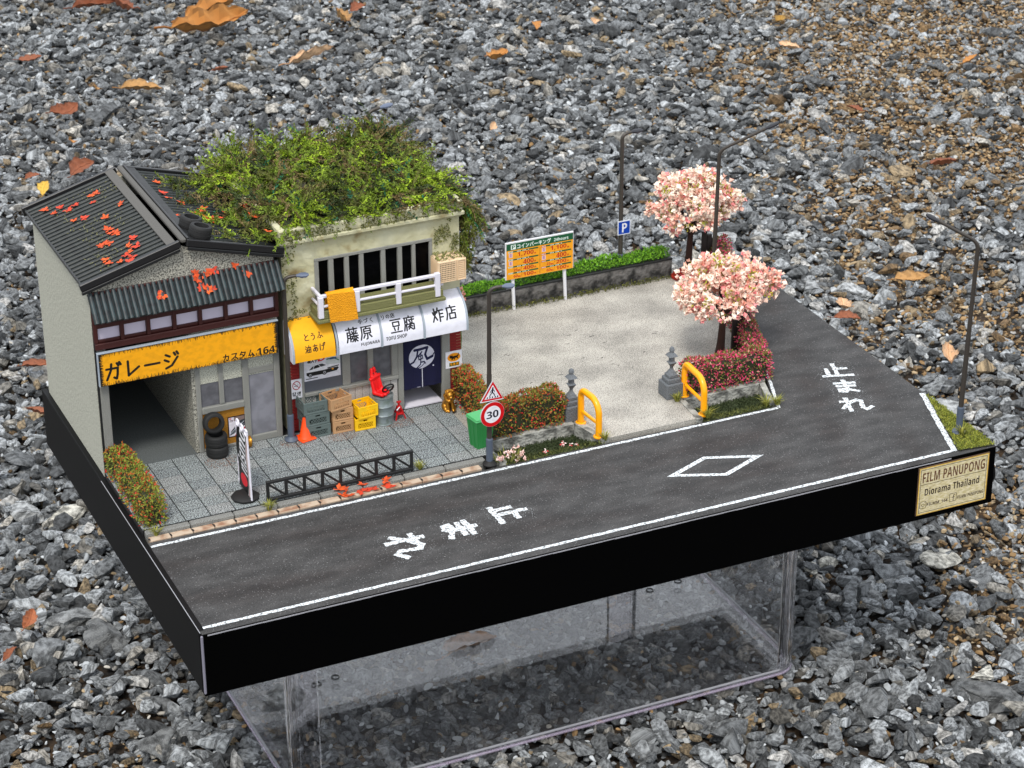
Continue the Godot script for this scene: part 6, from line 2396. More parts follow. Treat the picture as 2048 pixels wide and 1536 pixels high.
	for i in 8:
		var y0 := 0.28 + 3.32 * i / 8.0
		var y1 := 0.28 + 3.32 * (i + 1) / 8.0
		var w0 := 0.04 * sin(i * 0.9)
		var w1 := 0.04 * sin((i + 1) * 0.9)
		for s in [-1.0, 1.0]:
			b.poly([Vector3(0.08 + w0 + s * 0.008, y0, 0.6), Vector3(0.08 + w1 + s * 0.008, y1, 0.6), Vector3(0.06 + w1 + s * 0.008, y1 + 0.35 * i / 8.0 * 0.0, -1.0), Vector3(0.06 + w0 + s * 0.008, y0, -1.0)], Vector3(s, 0, 0), [Vector2(i / 8.0, 1), Vector2((i + 1) / 8.0, 1), Vector2((i + 1) / 8.0, 0), Vector2(i / 8.0, 0)])
	obj("printed_face", b, print_mat(cv, 0.5), t)
	b = MB.new()
	for i in 3:
		var z := 0.42 - i * 0.6
		var q := []
		for j in 12:
			q.append(Vector3(0.07, 3.72 + 0.16 * sin(TAU * j / 12), z + 0.2 * cos(TAU * j / 12)))
		b.tube(q, 0.05, 6, false, true)
	obj("loop", b, M["white_plastic"], t)
	b = MB.new()
	for i in 4:
		b.box(Vector3(0.06, 0.5 + i * 0.95, -1.02), Vector3(0.06, 0.12, 0.08), 0.01)
	b.tube([Vector3(0.06, 0.3, -1.02), Vector3(0.06, 3.7, -1.02)], 0.02, 6)
	obj("cord", b, M["white_plastic"], t)
	# truss barrier at the kerb
	t = thing("truss_barrier", "low black lattice barrier along the kerb", "barrier", Vector3(6.55, 0.24, -9.72))
	b = MB.new()
	b.bx(0.0, 7.65, 0.98, 1.12, -0.08, 0.08, 0.02)
	obj("top_rail", b, M["black_iron"], t)
	b = MB.new()
	b.bx(0.0, 7.65, 0.03, 0.19, -0.08, 0.08, 0.02)
	obj("bottom_rail", b, M["black_iron"], t)
	for i in 9:
		b = MB.new()
		var x := 0.08 + i * (7.49 / 8.0)
		b.bx(x - 0.07, x + 0.07, 0.0 if i == 0 or i == 8 else 0.19, 0.98, -0.07, 0.07, 0.015)
		obj("post", b, M["black_iron"], t)
		if i < 8:
			b = MB.new()
			b.bar(Vector3(x + 0.06, 0.93, 0), Vector3(x + 0.9, 0.2, 0), 0.09, 0.1, 0.01)
			obj("brace", b, M["black_iron"], t)
	# gold guardian lion, sitting
	t = thing("lion_statue", "small gold guardian lion statue sitting beside the shop entrance", "statue", Vector3(18.4, 0.26, -15.0), 0.0)
	b = MB.new()
	var V := func(x: float, y: float, z: float) -> Vector3: return Vector3(x, y, z)
	blob(b, [
		[V.call(0, 0.28, -0.22), V.call(0, 0.62, 0.0), 0.27, 0.22], [V.call(-0.2, 0.2, -0.12), V.call(-0.22, 0.12, 0.08), 0.16, 0.12], [V.call(0.2, 0.2, -0.12), V.call(0.22, 0.12, 0.08), 0.16, 0.12],
		[V.call(-0.24, 0.06, 0.0), V.call(-0.24, 0.06, 0.24), 0.07, 0.07], [V.call(0.24, 0.06, 0.0), V.call(0.24, 0.06, 0.24), 0.07, 0.07],
		[V.call(-0.13, 0.58, 0.12), V.call(-0.13, 0.1, 0.24), 0.1, 0.075], [V.call(0.13, 0.58, 0.12), V.call(0.13, 0.1, 0.24), 0.1, 0.075], [V.call(-0.13, 0.06, 0.24), V.call(-0.13, 0.05, 0.33), 0.075, 0.065], [V.call(0.13, 0.06, 0.24), V.call(0.13, 0.05, 0.33), 0.075, 0.065],
		[V.call(0, 0.9, 0.08), V.call(0, 0.92, 0.14), 0.22, 0.2], [V.call(0, 0.83, 0.26), V.call(0, 0.82, 0.32), 0.12, 0.1], [V.call(-0.07, 0.97, 0.3), V.call(-0.04, 0.97, 0.31), 0.04, 0.04], [V.call(0.07, 0.97, 0.3), V.call(0.04, 0.97, 0.31), 0.04, 0.04],
		[V.call(-0.19, 1.03, 0.1), V.call(-0.21, 1.1, 0.08), 0.06, 0.04], [V.call(0.19, 1.03, 0.1), V.call(0.21, 1.1, 0.08), 0.06, 0.04], [V.call(0, 0.3, -0.42), V.call(0, 0.66, -0.4), 0.08, 0.13],
		[V.call(-0.24, 0.88, 0.04), V.call(-0.18, 0.66, 0.16), 0.09, 0.08], [V.call(0.24, 0.88, 0.04), V.call(0.18, 0.66, 0.16), 0.09, 0.08], [V.call(-0.1, 0.62, 0.26), V.call(0.1, 0.62, 0.26), 0.08, 0.08], [V.call(-0.12, 1.08, 0.0), V.call(0.12, 1.08, 0.0), 0.1, 0.1]], 0.05, 0.034)
	obj("body", b, M["gold"], t)
	b = MB.new()
	for i in 26:
		var a := TAU * i / 26.0
		var rr := 0.25 + 0.03 * (i % 2)
		b.lathe([Vector2(0, -0.05), Vector2(0.045, -0.02), Vector2(0.045, 0.02), Vector2(0, 0.05)], 6, Vector3(rr * cos(a), 0.9 + rr * sin(a) * 0.9, 0.1 + 0.05 * (i % 3)))
	obj("mane_curls", b, M["gold"], t)
	b = MB.new()
	b.box(Vector3(0, 0.83, 0.42), Vector3(0.09, 0.04, 0.03), 0.01)
	b.box(Vector3(0, 0.76, 0.4), Vector3(0.13, 0.015, 0.03))
	for s in [-0.07, 0.07]:
		b.box(Vector3(s, 0.935, 0.345), Vector3(0.035, 0.03, 0.02), 0.008)
	obj("face_lines", b, M["wood_cut"], t)
	# wheelie bin
	t = thing("green_bin", "green bin with a paler lid behind the signpost lamp", "bin", Vector3(18.3, 0.1, -10.75), 0.15)
	b = MB.new()
	var lo := [Vector3(-0.38, 0, 0.36), Vector3(0.38, 0, 0.36), Vector3(0.38, 0, -0.36), Vector3(-0.38, 0, -0.36)]
	var hi := [Vector3(-0.53, 1.72, 0.48), Vector3(0.53, 1.72, 0.48), Vector3(0.53, 1.72, -0.46), Vector3(-0.53, 1.72, -0.46)]
	var out := [Vector3(0, 0, 1), Vector3(1, 0, 0), Vector3(0, 0, -1), Vector3(-1, 0, 0)]
	for i in 4:
		b.poly([lo[i], lo[(i + 1) % 4], hi[(i + 1) % 4], hi[i]], out[i])
	b.poly(lo, Vector3.DOWN)
	for x in [-0.3, -0.1, 0.1, 0.3]:
		b.bar(Vector3(x, 0.05, 0.37), Vector3(x * 1.35, 1.6, 0.475), 0.05, 0.03, 0.008)
	for z in [-0.2, 0.1]:
		b.bar(Vector3(-0.39, 0.05, z), Vector3(-0.525, 1.6, z * 1.3), 0.05, 0.03, 0.008)
	obj("body", b, M["green_bin"], t)
	b = MB.new()
	b.bx(-0.57, 0.57, 1.7, 1.78, -0.5, 0.52, 0.03)
	obj("rim", b, M["green_lid"], t)
	b = MB.new()
	b.box(Vector3(0, 1.82, 0.0), Vector3(1.08, 0.1, 0.98), 0.04)
	obj("lid", b, M["green_lid"], t)
	# two signs on the lamp at the kerb
	var c30 := Cv.new(320, 320, Color(0.93, 0.93, 0.95))
	c30.oval(Vector2(160, 160), 170, 170, Color(0.82, 0.04, 0.08))
	c30.oval(Vector2(160, 160), 112, 112, Color(0.93, 0.93, 0.95))
	c30.text("30", 78, 112, 242, 208, Color(0.03, 0.05, 0.14), 700)
	t = thing("speed_sign", "round red-rimmed 30 sign on the kerb lamp", "traffic sign", Vector3(18.05, 2.98, -8.72), 0.1)
	var disc := []
	var duv := []
	for i in 40:
		var a := TAU * i / 40
		disc.append(Vector3(0.66 * cos(a), 0.66 * sin(a), 0.035))
		duv.append(Vector2(0.5 + 0.5 * cos(a), 0.5 - 0.5 * sin(a)))
	b = MB.new()
	b.poly(disc, Vector3(0, 0, 1), duv)
	obj("printed_face", b, print_mat(c30, 0.35), t)
	b = MB.new()
	b.x = Transform3D(Basis(Vector3.RIGHT, PI / 2), Vector3.ZERO)
	b.lathe([Vector2(0, -0.03), Vector2(0.67, -0.03), Vector2(0.67, -0.03), Vector2(0.67, 0.03), Vector2(0.67, 0.03), Vector2(0.655, 0.034)], 40)
	obj("plate", b, M["sign_back"], t)
	var cp := Cv.new(360, 320, Color(0.93, 0.93, 0.95))
	var red := Color(0.82, 0.06, 0.12)
	cp.shape(PackedVector2Array([Vector2(180, 6), Vector2(352, 308), Vector2(8, 308)]), red)
	cp.shape(PackedVector2Array([Vector2(180, 62), Vector2(304, 280), Vector2(56, 280)]), Color(0.93, 0.93, 0.95))
	var nv := Color(0.04, 0.05, 0.13)
	cp.oval(Vector2(182, 112), 13, 14, nv)
	cp.path([Vector2(182, 130), Vector2(176, 182)], 26, nv)
	cp.path([Vector2(176, 180), Vector2(150, 214), Vector2(136, 238)], 15, nv)
	cp.path([Vector2(178, 180), Vector2(206, 212), Vector2(214, 238)], 15, nv)
	cp.path([Vector2(184, 136), Vector2(208, 160), Vector2(214, 182)], 10, nv)
	cp.path([Vector2(176, 136), Vector2(154, 158), Vector2(146, 178)], 10, nv)
	for x in [88, 128, 170, 214, 254]:
		cp.shape(PackedVector2Array([Vector2(x, 274), Vector2(x + 8 + (x - 170) * -0.05, 246), Vector2(x + 24 + (x - 170) * -0.05, 246), Vector2(x + 22, 274)]), nv)
	t = thing("crossing_sign", "red triangular pedestrian crossing sign above the 30 sign", "traffic sign", Vector3(18.06, 4.22, -8.72), 0.06)
	t.rotation.z = -0.05
	var tri_ := [Vector3(0, 0.58, 0.035), Vector3(0.63, -0.5, 0.035), Vector3(-0.63, -0.5, 0.035)]
	b = MB.new()
	b.poly(tri_, Vector3(0, 0, 1), [Vector2(0.5, 0.0), Vector2(1.0, 1.0), Vector2(0.0, 1.0)])
	obj("printed_face", b, print_mat(cp, 0.35), t)
	b = MB.new()
	b.slab(PackedVector2Array([Vector2(0, 0.6), Vector2(0.65, -0.51), Vector2(-0.65, -0.51)]), Vector3(0, 0, -0.03), Vector3(1, 0, 0), Vector3(0, 1, 0), 0.06)
	obj("plate", b, M["sign_back"], t)


# ---------------------------------------------------------------- parking lot furniture
func lot_furniture() -> void:
	# price board
	var cv := Cv.new(840, 456, Color(0.96, 0.64, 0.06))
	var gr := Color(0.04, 0.34, 0.2)
	var wh := Color(0.9, 0.95, 0.92)
	var rd := Color(0.72, 0.05, 0.06)
	cv.rect(0, 0, 840, 92, gr)
	cv.rect(0, 0, 840, 8, Color(0.9, 0.9, 0.92))
	cv.rect(56, 24, 118, 84, wh)
	cv.text("P", 68, 32, 106, 76, gr, 700)
	words_(cv, "コインパーキング", 128, 28, 560, 82, 9, wh)
	cv.text("24hours", 596, 34, 780, 76, wh, 700)
	cv.rect(418, 104, 422, 446, Color(0.2, 0.2, 0.1))
	var rows := [["1,700", 0.0], ["400", 0.0], ["400", 25.0], ["100", 60.0]]
	var rows2 := [["1,100", 0.0], ["400", 0.0], ["200", 25.0], ["100", 60.0]]
	var ys := [104, 204, 294, 372]
	for side in 2:
		var x0 := 22 + side * 416
		var list: Array = rows if side == 0 else rows2
		for i in 4:
			var y: int = ys[i]
			cv.rect(x0, y, x0 + 378, y + 18, gr)
			cv.rect(x0, y, x0 + 60, y + 18, wh if side == 0 else rd)
			for k in 3:
				cv.rect(x0 + 6 + k * 18, y + 4, x0 + 18 + k * 18, y + 14, gr if side == 0 else wh)
			for k in 9:
				cv.rect(x0 + 110 + k * 17, y + 4, x0 + 122 + k * 17, y + 14, wh if k % 4 != 3 else gr)
			var v: String = list[i][0]
			var hgt := 60 if i < 2 else 44
			var wd := 200.0 if v.length() > 3 else 130.0
			cv.text(v, x0 + 318 - wd, y + 24, x0 + 318, y + 24 + hgt, rd, 700)
			words_(cv, "円", x0 + 326, y + 24 + hgt - 24, x0 + 350, y + 24 + hgt, 4, rd)
			if i < 2:
				cv.rect(x0 + 8, y + 26, x0 + 54, y + 78, Color(0.88, 0.8, 0.86))
				for k in 3:
					cv.rect(x0 + 14, y + 32 + k * 15, x0 + 48, y + 37 + k * 15, Color(0.6, 0.2, 0.4))
				cv.rect(x0 + 29, y + 30, x0 + 34, y + 74, Color(0.6, 0.2, 0.4))
			else:
				cv.text("25" if i == 2 else "60", x0 + 66, y + 34, x0 + 118, y + 34 + 34, rd, 700)
				cv.rect(x0 + 122, y + 52, x0 + 144, y + 68, rd)
				cv.line(Vector2(x0 + 152, y + 72), Vector2(x0 + 172, y + 26), 4, rd)
	var t := thing("price_board", "orange and green parking price board on two white posts", "sign board", Vector3(28.4, 0.12, -25.15))
	var b := MB.new()
	b.bx(-2.12, 2.12, 1.85, 4.12, -0.1, -0.02, 0.02)
	obj("panel", b, M["white_post"], t)
	b = MB.new()
	b.poly([Vector3(-2.05, 1.87, -0.014), Vector3(2.08, 1.87, -0.014), Vector3(2.08, 4.07, -0.014), Vector3(-2.05, 4.07, -0.014)], Vector3(0, 0, 1), [Vector2(0, 1), Vector2(1, 1), Vector2(1, 0), Vector2(0, 0)])
	obj("printed_face", b, print_mat(cv, 0.45), t)
	for x in [-1.6, 1.62]:
		b = MB.new()
		b.tube([Vector3(x, 0, -0.02), Vector3(x, 2.0, -0.2)], 0.1, 12)
		obj("post", b, M["white_post"], t)
	# P sign on its lamp
	var p := Cv.new(200, 200, Color(0.9, 0.92, 0.95))
	p.rect(10, 10, 190, 190, Color(0.03, 0.26, 0.68))
	p.text("P", 66, 34, 146, 166, Color(0.93, 0.94, 0.96), 700)
	t = thing("parking_sign", "square blue sign with a white P on the hedge lamp", "sign", Vector3(34.12, 3.5, -25.98), 0.0)
	b = MB.new()
	b.bx(-0.41, 0.41, -0.43, 0.43, -0.04, 0.02, 0.01)
	obj("plate", b, M["sign_back"], t)
	b = MB.new()
	b.poly([Vector3(-0.4, -0.42, 0.024), Vector3(0.4, -0.42, 0.024), Vector3(0.4, 0.42, 0.024), Vector3(-0.4, 0.42, 0.024)], Vector3(0, 0, 1), [Vector2(0, 1), Vector2(1, 1), Vector2(1, 0), Vector2(0, 0)])
	obj("printed_face", b, print_mat(p, 0.35), t)
	# stone lanterns
	for e in [[23.85, -11.75, "grey stone lantern post at the left side of the lot entrance"], [29.72, -11.85, "grey stone lantern post at the right side of the lot entrance"]]:
		t = thing("stone_lantern", e[2], "stone lantern", Vector3(e[0], 0.12, e[1]), 0.0, "lantern posts at the lot entrance")
		b = MB.new()
		b.bx(-0.5, 0.5, 0.0, 0.85, -0.5, 0.5, 0.04)
		obj("base", b, M["stone_lantern"], t)
		b = MB.new()
		b.bx(-0.38, 0.38, 0.85, 1.1, -0.38, 0.38, 0.04)
		b.bx(-0.27, 0.27, 1.1, 1.28, -0.27, 0.27, 0.03)
		obj("step", b, M["stone_lantern"], t)
		b = MB.new()
		b.x = Transform3D(Basis(Vector3.UP, PI / 4), Vector3.ZERO)
		b.lathe([Vector2(0.3, 1.28), Vector2(0.22, 1.4), Vector2(0.1, 1.55), Vector2(0.09, 1.66), Vector2(0.17, 1.8), Vector2(0.29, 1.93), Vector2(0.29, 1.93), Vector2(0.17, 1.99)], 4)
		obj("stem", b, M["stone_lantern"], t)
		b = MB.new()
		b.x = Transform3D(Basis(Vector3.UP, PI / 4), Vector3.ZERO)
		b.lathe([Vector2(0.17, 1.98), Vector2(0.16, 2.28), Vector2(0.16, 2.28), Vector2(0.36, 2.3), Vector2(0.36, 2.3), Vector2(0.24, 2.42), Vector2(0.14, 2.5)], 4)
		obj("light_box", b, M["stone_lantern"], t)
		b = MB.new()
		b.lathe([Vector2(0.12, 2.48), Vector2(0.11, 2.55), Vector2(0.15, 2.6), Vector2(0.13, 2.72), Vector2(0.04, 2.82), Vector2(0, 2.84)], 12)
		obj("finial", b, M["stone_lantern"], t)
	# yellow hoops
	for e in [[24.05, -11.0, 24.2, -9.25, "yellow hoop barrier at the left side of the lot entrance"], [30.3, -11.45, 30.2, -9.15, "yellow hoop barrier at the right side of the lot entrance"]]:
		var a := Vector3(e[0], 0.12, e[1])
		var c := Vector3(e[2], 0.1, e[3])
		t = thing("hoop_barrier", e[4], "barrier", a, 0.0, "yellow hoops at the lot entrance")
		var d := c - a
		var q := [Vector3.ZERO]
		var hh := 1.95
		for i in 8:
			var an := PI / 2 * i / 7.0
			q.append(Vector3(0, hh - 0.4 + 0.4 * sin(an), 0) + d.normalized() * (0.4 - 0.4 * cos(an)))
		for i in 8:
			var an := PI / 2 * i / 7.0
			q.append(d + Vector3(0, hh - 0.75 + 0.75 * cos(an), 0) - d.normalized() * (0.75 - 0.75 * sin(an)))
		q.append(d)
		b = MB.new()
		b.tube(q, 0.17, 16)
		obj("hoop", b, M["barrier_yellow"], t)
		b = MB.new()
		b.bar(Vector3(0, 0.72, 0) + d * 0.04, Vector3(0, 0.72, 0) + d * 0.95, 0.16, 0.16, 0.03)
		obj("cross_bar", b, M["barrier_yellow"], t)
		for o in [Vector3.ZERO, d]:
			b = MB.new()
			b.lathe([Vector2(0.28, 0.0), Vector2(0.28, 0.06), Vector2(0.19, 0.1)], 16, o)
			obj("foot", b, M["barrier_yellow"], t)


# ---------------------------------------------------------------- hedges, trees and small plants
var hedge_lump := noise(0.9, FastNoiseLite.TYPE_SIMPLEX_SMOOTH, 2, 161)


func hedge(label: String, a: Vector3, c: Vector3, w: float, h: float, count: int, kind: int) -> void:
	var t := thing("flowering_hedge", label, "hedge", a)
	var d := c - a
	var l := d.length()
	var ex := d.normalized()
	var ez := Vector3(-ex.z, 0, ex.x)
	var b := MB.new()
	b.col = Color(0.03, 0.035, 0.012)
	b.x = Transform3D(Basis(ex, Vector3.UP, ez), Vector3.ZERO)
	b.bx(0.12, l - 0.12, 0.0, h - 0.14, -w / 2 + 0.12, w / 2 - 0.12, 0.15)
	obj("core", b, M["painted"], t)
	b = MB.new()
	var fl := MB.new()
	for i in count:
		# spread over the top and the four sides of the clipped block
		var u := rf(0, l)
		var v := rf(-w / 2, w / 2)
		var y := rf(0.0, h)
		var out := Vector3.UP
		var pick := rng.randf()
		if pick < 0.38:
			y = h
		elif pick < 0.82:
			v = w / 2 * (1.0 if rng.randf() < 0.5 else -1.0)
			out = ez * signf(v)
		else:
			u = 0.0 if rng.randf() < 0.5 else l
			out = ex * (-1.0 if u == 0.0 else 1.0)
		var r := 0.22
		var e := Vector3(clampf(minf(u, l - u), 0, r), clampf(h - y, 0, r), clampf(w / 2 - absf(v), 0, r))
		var p := ex * u + Vector3(0, y, 0) + ez * v
		# round the edges
		var k := (r - e.x) * (r - e.y) + (r - e.y) * (r - e.z)
		p -= (Vector3.UP * 0.8 + out * 0.4) * k * 2.0
		var lump := hedge_lump.get_noise_3dv(a + p)
		if lump < -0.33 and rng.randf() < 0.7:
			continue
		p += out * (rf(-0.1, 0.06) + lump * 0.26)
		var q := rng.randf()
		if kind == 0:
			b.col = Color(0.09, 0.12, 0.012).lerp(Color(0.3, 0.33, 0.04), q)
			if rng.randf() < 0.15:
				b.col = Color(0.45, 0.13, 0.02) * rf(0.6, 1.3)
			if rng.randf() < 0.1:
				b.col = Color(0.6, 0.03, 0.02)
		elif kind == 1:
			b.col = Color(0.08, 0.1, 0.012).lerp(Color(0.26, 0.25, 0.03), q)
			if rng.randf() < 0.3:
				b.col = Color(0.5, 0.14, 0.03) * rf(0.5, 1.2)
			if rng.randf() < 0.12:
				b.col = Color(0.65, 0.02, 0.025)
		else:
			b.col = Color(0.08, 0.1, 0.015).lerp(Color(0.24, 0.25, 0.04), q)
			if rng.randf() < 0.42:
				b.col = Color(0.5, 0.05, 0.1) * rf(0.6, 1.4)
			if rng.randf() < 0.2:
				b.col = Color(0.75, 0.07, 0.2)
			if rng.randf() < 0.1:
				b.col = Color(0.65, 0.35, 0.25)
		b.leaf(p, (out * 0.7 + rdir()).normalized(), rdir(), rf(0.09, 0.21), rf(0.06, 0.1))
	tag(obj("foliage", b, M["leafy"], t), "", "", "", "stuff")


func hedges() -> void:
	hedge("red and yellow-green hedge on the forecourt's left edge", Vector3(0.95, 0.2, -9.75), Vector3(0.95, 0.2, -16.0), 1.05, 1.55, 4800, 0)
	hedge("orange-green hedge between the gold lion and the green bin", Vector3(19.35, 0.2, -11.3), Vector3(19.55, 0.2, -15.9), 0.95, 1.9, 4200, 1)
	hedge("red and green hedge along the wall behind the left ditch", Vector3(18.9, 0.15, -11.55), Vector3(23.25, 0.15, -11.85), 1.0, 1.85, 4600, 1)
	hedge("pink hedge behind the right ditch", Vector3(30.35, 0.15, -11.75), Vector3(35.4, 0.15, -11.75), 1.0, 1.65, 4600, 2)
	hedge("long pink hedge running back beside the right-hand road", Vector3(35.05, 0.15, -12.4), Vector3(40.45, 0.15, -26.2), 1.05, 1.65, 8200, 2)


func blossom_tree(label: String, at: Vector3, crown: Vector3, rad: Vector3, fork: Vector3, seed_: int) -> void:
	rng.seed = seed_
	var t := thing("blossom_tree", label, "tree", at, 0.0, "pink blossom trees beside the lot")
	var b := MB.new()
	b.tube([Vector3.ZERO, Vector3(0.03, 0.7, 0.02), fork * 0.6, fork], [0.3, 0.22, 0.19, 0.16], 10)
	for i in 9:
		var d := Vector3(cos(TAU * i / 9.0) * rad.x, rf(-0.2, 0.6) * rad.y, sin(TAU * i / 9.0) * rad.z)
		var e := crown + d * 0.72
		b.tube([fork - Vector3(0, 0.2, 0), fork.lerp(e, 0.45) + Vector3(0, 0.15, 0), e], [0.12, 0.07, 0.03], 6)
	obj("trunk", b, M["trunk"], t)
	b = MB.new()
	var lf := MB.new()
	var clumps := []
	for i in 60:
		var d := rdir()
		if d.y < -0.55:
			d.y *= -0.6
		var k := rf(0.72, 1.0)
		clumps.append(crown + Vector3(d.x * rad.x, d.y * rad.y, d.z * rad.z) * k + rdir() * 0.25)
	for q in clumps:
		var cr := rf(0.3, 0.72)
		var pink := rng.randf()
		for i in 44:
			var d := rdir()
			var p: Vector3 = q + d * cr * pow(rng.randf(), 0.4) * 0.95
			var w := rng.randf()
			b.col = Color(0.88, 0.44, 0.34).lerp(Color(0.97, 0.86, 0.74), clampf(w * 1.1 + 0.34 - pink * 0.45, 0, 1))
			if rng.randf() < 0.12:
				b.col = Color(0.85, 0.3, 0.3)
			var u := rdir()
			var f := (d + rdir() * 0.7).normalized()
			var l := rf(0.22, 0.38)
			b.leaf(p, f, u, l, l * 0.9, 0.3)
			b.leaf(p, (f + u * 0.9).normalized(), f, l * 0.9, l * 0.8, 0.3)
		if rng.randf() < 0.85:
			var o: Vector3 = q + rdir() * cr * 0.8
			for i in 20:
				lf.col = Color(0.22, 0.26, 0.02).lerp(Color(0.55, 0.5, 0.05), rng.randf())
				lf.leaf(o + rdir() * 0.22, (rdir() + Vector3(0, 0.5, 0)).normalized(), rdir(), rf(0.15, 0.26), 0.1)
	tag(obj("blossom", b, M["petal"], t), "", "", "", "stuff")
	tag(obj("young_leaves", lf, M["leafy"], t), "", "", "", "stuff")


func trees() -> void:
	blossom_tree("nearer pink blossom tree rising behind the right stone lantern", Vector3(34.4, 0.12, -15.0), Vector3(0.2, 3.95, 0.0), Vector3(2.85, 1.2, 2.4), Vector3(0.15, 2.6, 0), 501)
	blossom_tree("farther pink blossom tree beside the end of the planter", Vector3(37.9, 0.12, -25.2), Vector3(0.25, 4.6, 0.0), Vector3(2.5, 1.65, 2.1), Vector3(0.15, 2.7, 0), 502)
	rng.seed = 900
	# dark stakes behind each tree
	for e in [[35.35, -15.2, "dark wooden stakes behind the nearer blossom tree's trunk"], [38.9, -25.2, "dark wooden stakes beside the farther blossom tree's trunk"]]:
		var t := thing("wooden_stakes", e[2], "stakes", Vector3(e[0], 0.12, e[1]))
		for i in 3:
			var b := MB.new()
			b.bar(Vector3(i * 0.34, 0, 0.05 * i), Vector3(i * 0.34 + 0.12, 2.5 - i * 0.25, -0.1), 0.3, 0.16, 0.02)
			obj("stake", b, M["dark_plank"], t)
	# red ground cover at the farther tree
	var t := thing("red_shrub", "low dark red shrub at the foot of the farther blossom tree", "shrub", Vector3(37.75, 0.12, -25.0))
	var b := MB.new()
	for i in 600:
		var d := rdir()
		b.col = Color(0.28, 0.01, 0.008).lerp(Color(0.6, 0.05, 0.02), rng.randf())
		b.leaf(Vector3(d.x * 0.8, absf(d.y) * 0.4, d.z * 0.6), (d + Vector3.UP * 0.4).normalized(), rdir(), rf(0.12, 0.22), 0.1)
	tag(obj("foliage", b, M["leafy"], t), "", "", "", "stuff")
	# pink flowers beside the awning
	t = thing("pink_flowers", "salmon pink flowers climbing past the awning's right end", "flowers", Vector3(20.0, 0.12, -17.3))
	b = MB.new()
	b.col = Color(0.1, 0.14, 0.03)
	b.tube([Vector3.ZERO, Vector3(0.1, 3.0, 0.1), Vector3(0.0, 5.6, 0)], 0.04, 6)
	obj("stem", b, M["painted"], t)
	b = MB.new()
	for q in [5.6, 5.3, 4.6, 4.4]:
		for i in 46:
			b.col = Color(0.8, 0.25, 0.22).lerp(Color(0.9, 0.6, 0.5), rng.randf())
			b.leaf(Vector3(0.05, q, 0.1) + rdir() * 0.22, rdir(), rdir(), 0.16, 0.13)
	tag(obj("petals", b, M["petal"], t), "", "", "", "stuff")


func tufts() -> void:
	var proto := func(seed_: int, sz: float) -> ArrayMesh:
		rng.seed = seed_
		var b := MB.new()
		for i in 70:
			var a := rf(0, TAU)
			var d := Vector3(cos(a), 0, sin(a))
			var l := rf(0.3, 0.62) * sz
			var o := d * rf(0, 0.14)
			var lean := rf(0.15, 1.1)
			var s := Vector3(-d.z, 0, d.x) * 0.02
			b.col = Color(0.1, 0.12, 0.015).lerp(Color(0.42, 0.4, 0.07), rng.randf())
			var p0 := o
			var p1 := o + Vector3(0, l * 0.6, 0) + d * l * lean * 0.35
			var p2 := o + Vector3(0, l * 0.85, 0) + d * l * lean
			b.poly([p0 - s, p0 + s, p1 + s * 0.8, p1 - s * 0.8], d + Vector3.UP)
			b.poly([p1 - s * 0.8, p1 + s * 0.8, p2], d + Vector3.UP)
		return b.mesh()
	var ms := [proto.call(11, 1.0), proto.call(12, 1.15), proto.call(13, 0.9)]
	for e in [[0.85, 0.05, -9.25, "grass tuft at the forecourt's front left corner"], [6.5, 0.05, -9.3, "grass tuft beside the banner's foot"], [14.55, 0.2, -9.75, "grass tuft at the right end of the black barrier"], [24.35, 0.08, -8.85, "grass tuft at the foot of the left yellow hoop"], [29.7, 0.12, -11.1, "grass tuft between right lantern and right yellow hoop"], [30.25, 0.08, -8.85, "grass tuft at the roadside foot of the right yellow hoop"], [34.3, 0.05, -8.65, "grass tuft at the road corner of the right ditch"], [33.7, 0.05, -8.75, "smaller grass tuft left of the road corner tuft"], [40.95, 0.12, -1.55, "grass tuft at the foot of the tall leaning lamp"]]:
		var i := int(absf(e[0] * 7.0)) % 3
		var o := obj("grass_tuft", ms[i], M["leafy"], null, Vector3(e[0], e[1], e[2]))
		tag(o, e[3], "grass tuft", "grass tufts along the road edge")
		o.rotation.y = rf(0, 6)
	# pink flower clump beside the kerb lamp
	rng.seed = 77
	var t := thing("flower_clump", "clump of pale pink flowers beside the kerb lamp's foot", "flowers", Vector3(19.1, 0.0, -9.1))
	var b := MB.new()
	for i in 90:
		var d := rdir()
		b.col = Color(0.12, 0.15, 0.03).lerp(Color(0.4, 0.4, 0.1), rng.randf())
		b.leaf(Vector3(d.x * 0.7, 0, d.z * 0.35), (Vector3(d.x * 0.5, 1, d.z * 0.5)).normalized(), rdir(), rf(0.3, 0.75), 0.04)
	tag(obj("blades", b, M["leafy"], t), "", "", "", "stuff")
	b = MB.new()
	for i in 22:
		var c := Vector3(rf(-0.85, 0.9), rf(0.1, 0.75), rf(-0.3, 0.45))
		for j in 12:
			b.col = Color(0.8, 0.42, 0.36).lerp(Color(0.92, 0.8, 0.74), rng.randf())
			b.leaf(c + rdir() * 0.06, rdir(), rdir(), 0.11, 0.09)
	for e in [[1.9, 0.1, 0.15], [2.05, 0.08, 0.05], [3.2, 0.1, -0.3], [3.5, 0.05, -0.1], [3.75, 0.05, 0.0], [3.1, 0.1, -0.2]]:
		for j in 8:
			b.col = Color(0.7, 0.05, 0.06) if j % 2 == 0 else Color(0.9, 0.78, 0.72)
			b.leaf(Vector3(e[0], e[1], e[2]) + rdir() * 0.05, rdir(), rdir(), 0.13, 0.09)
	tag(obj("petals", b, M["petal"], t), "", "", "", "stuff")


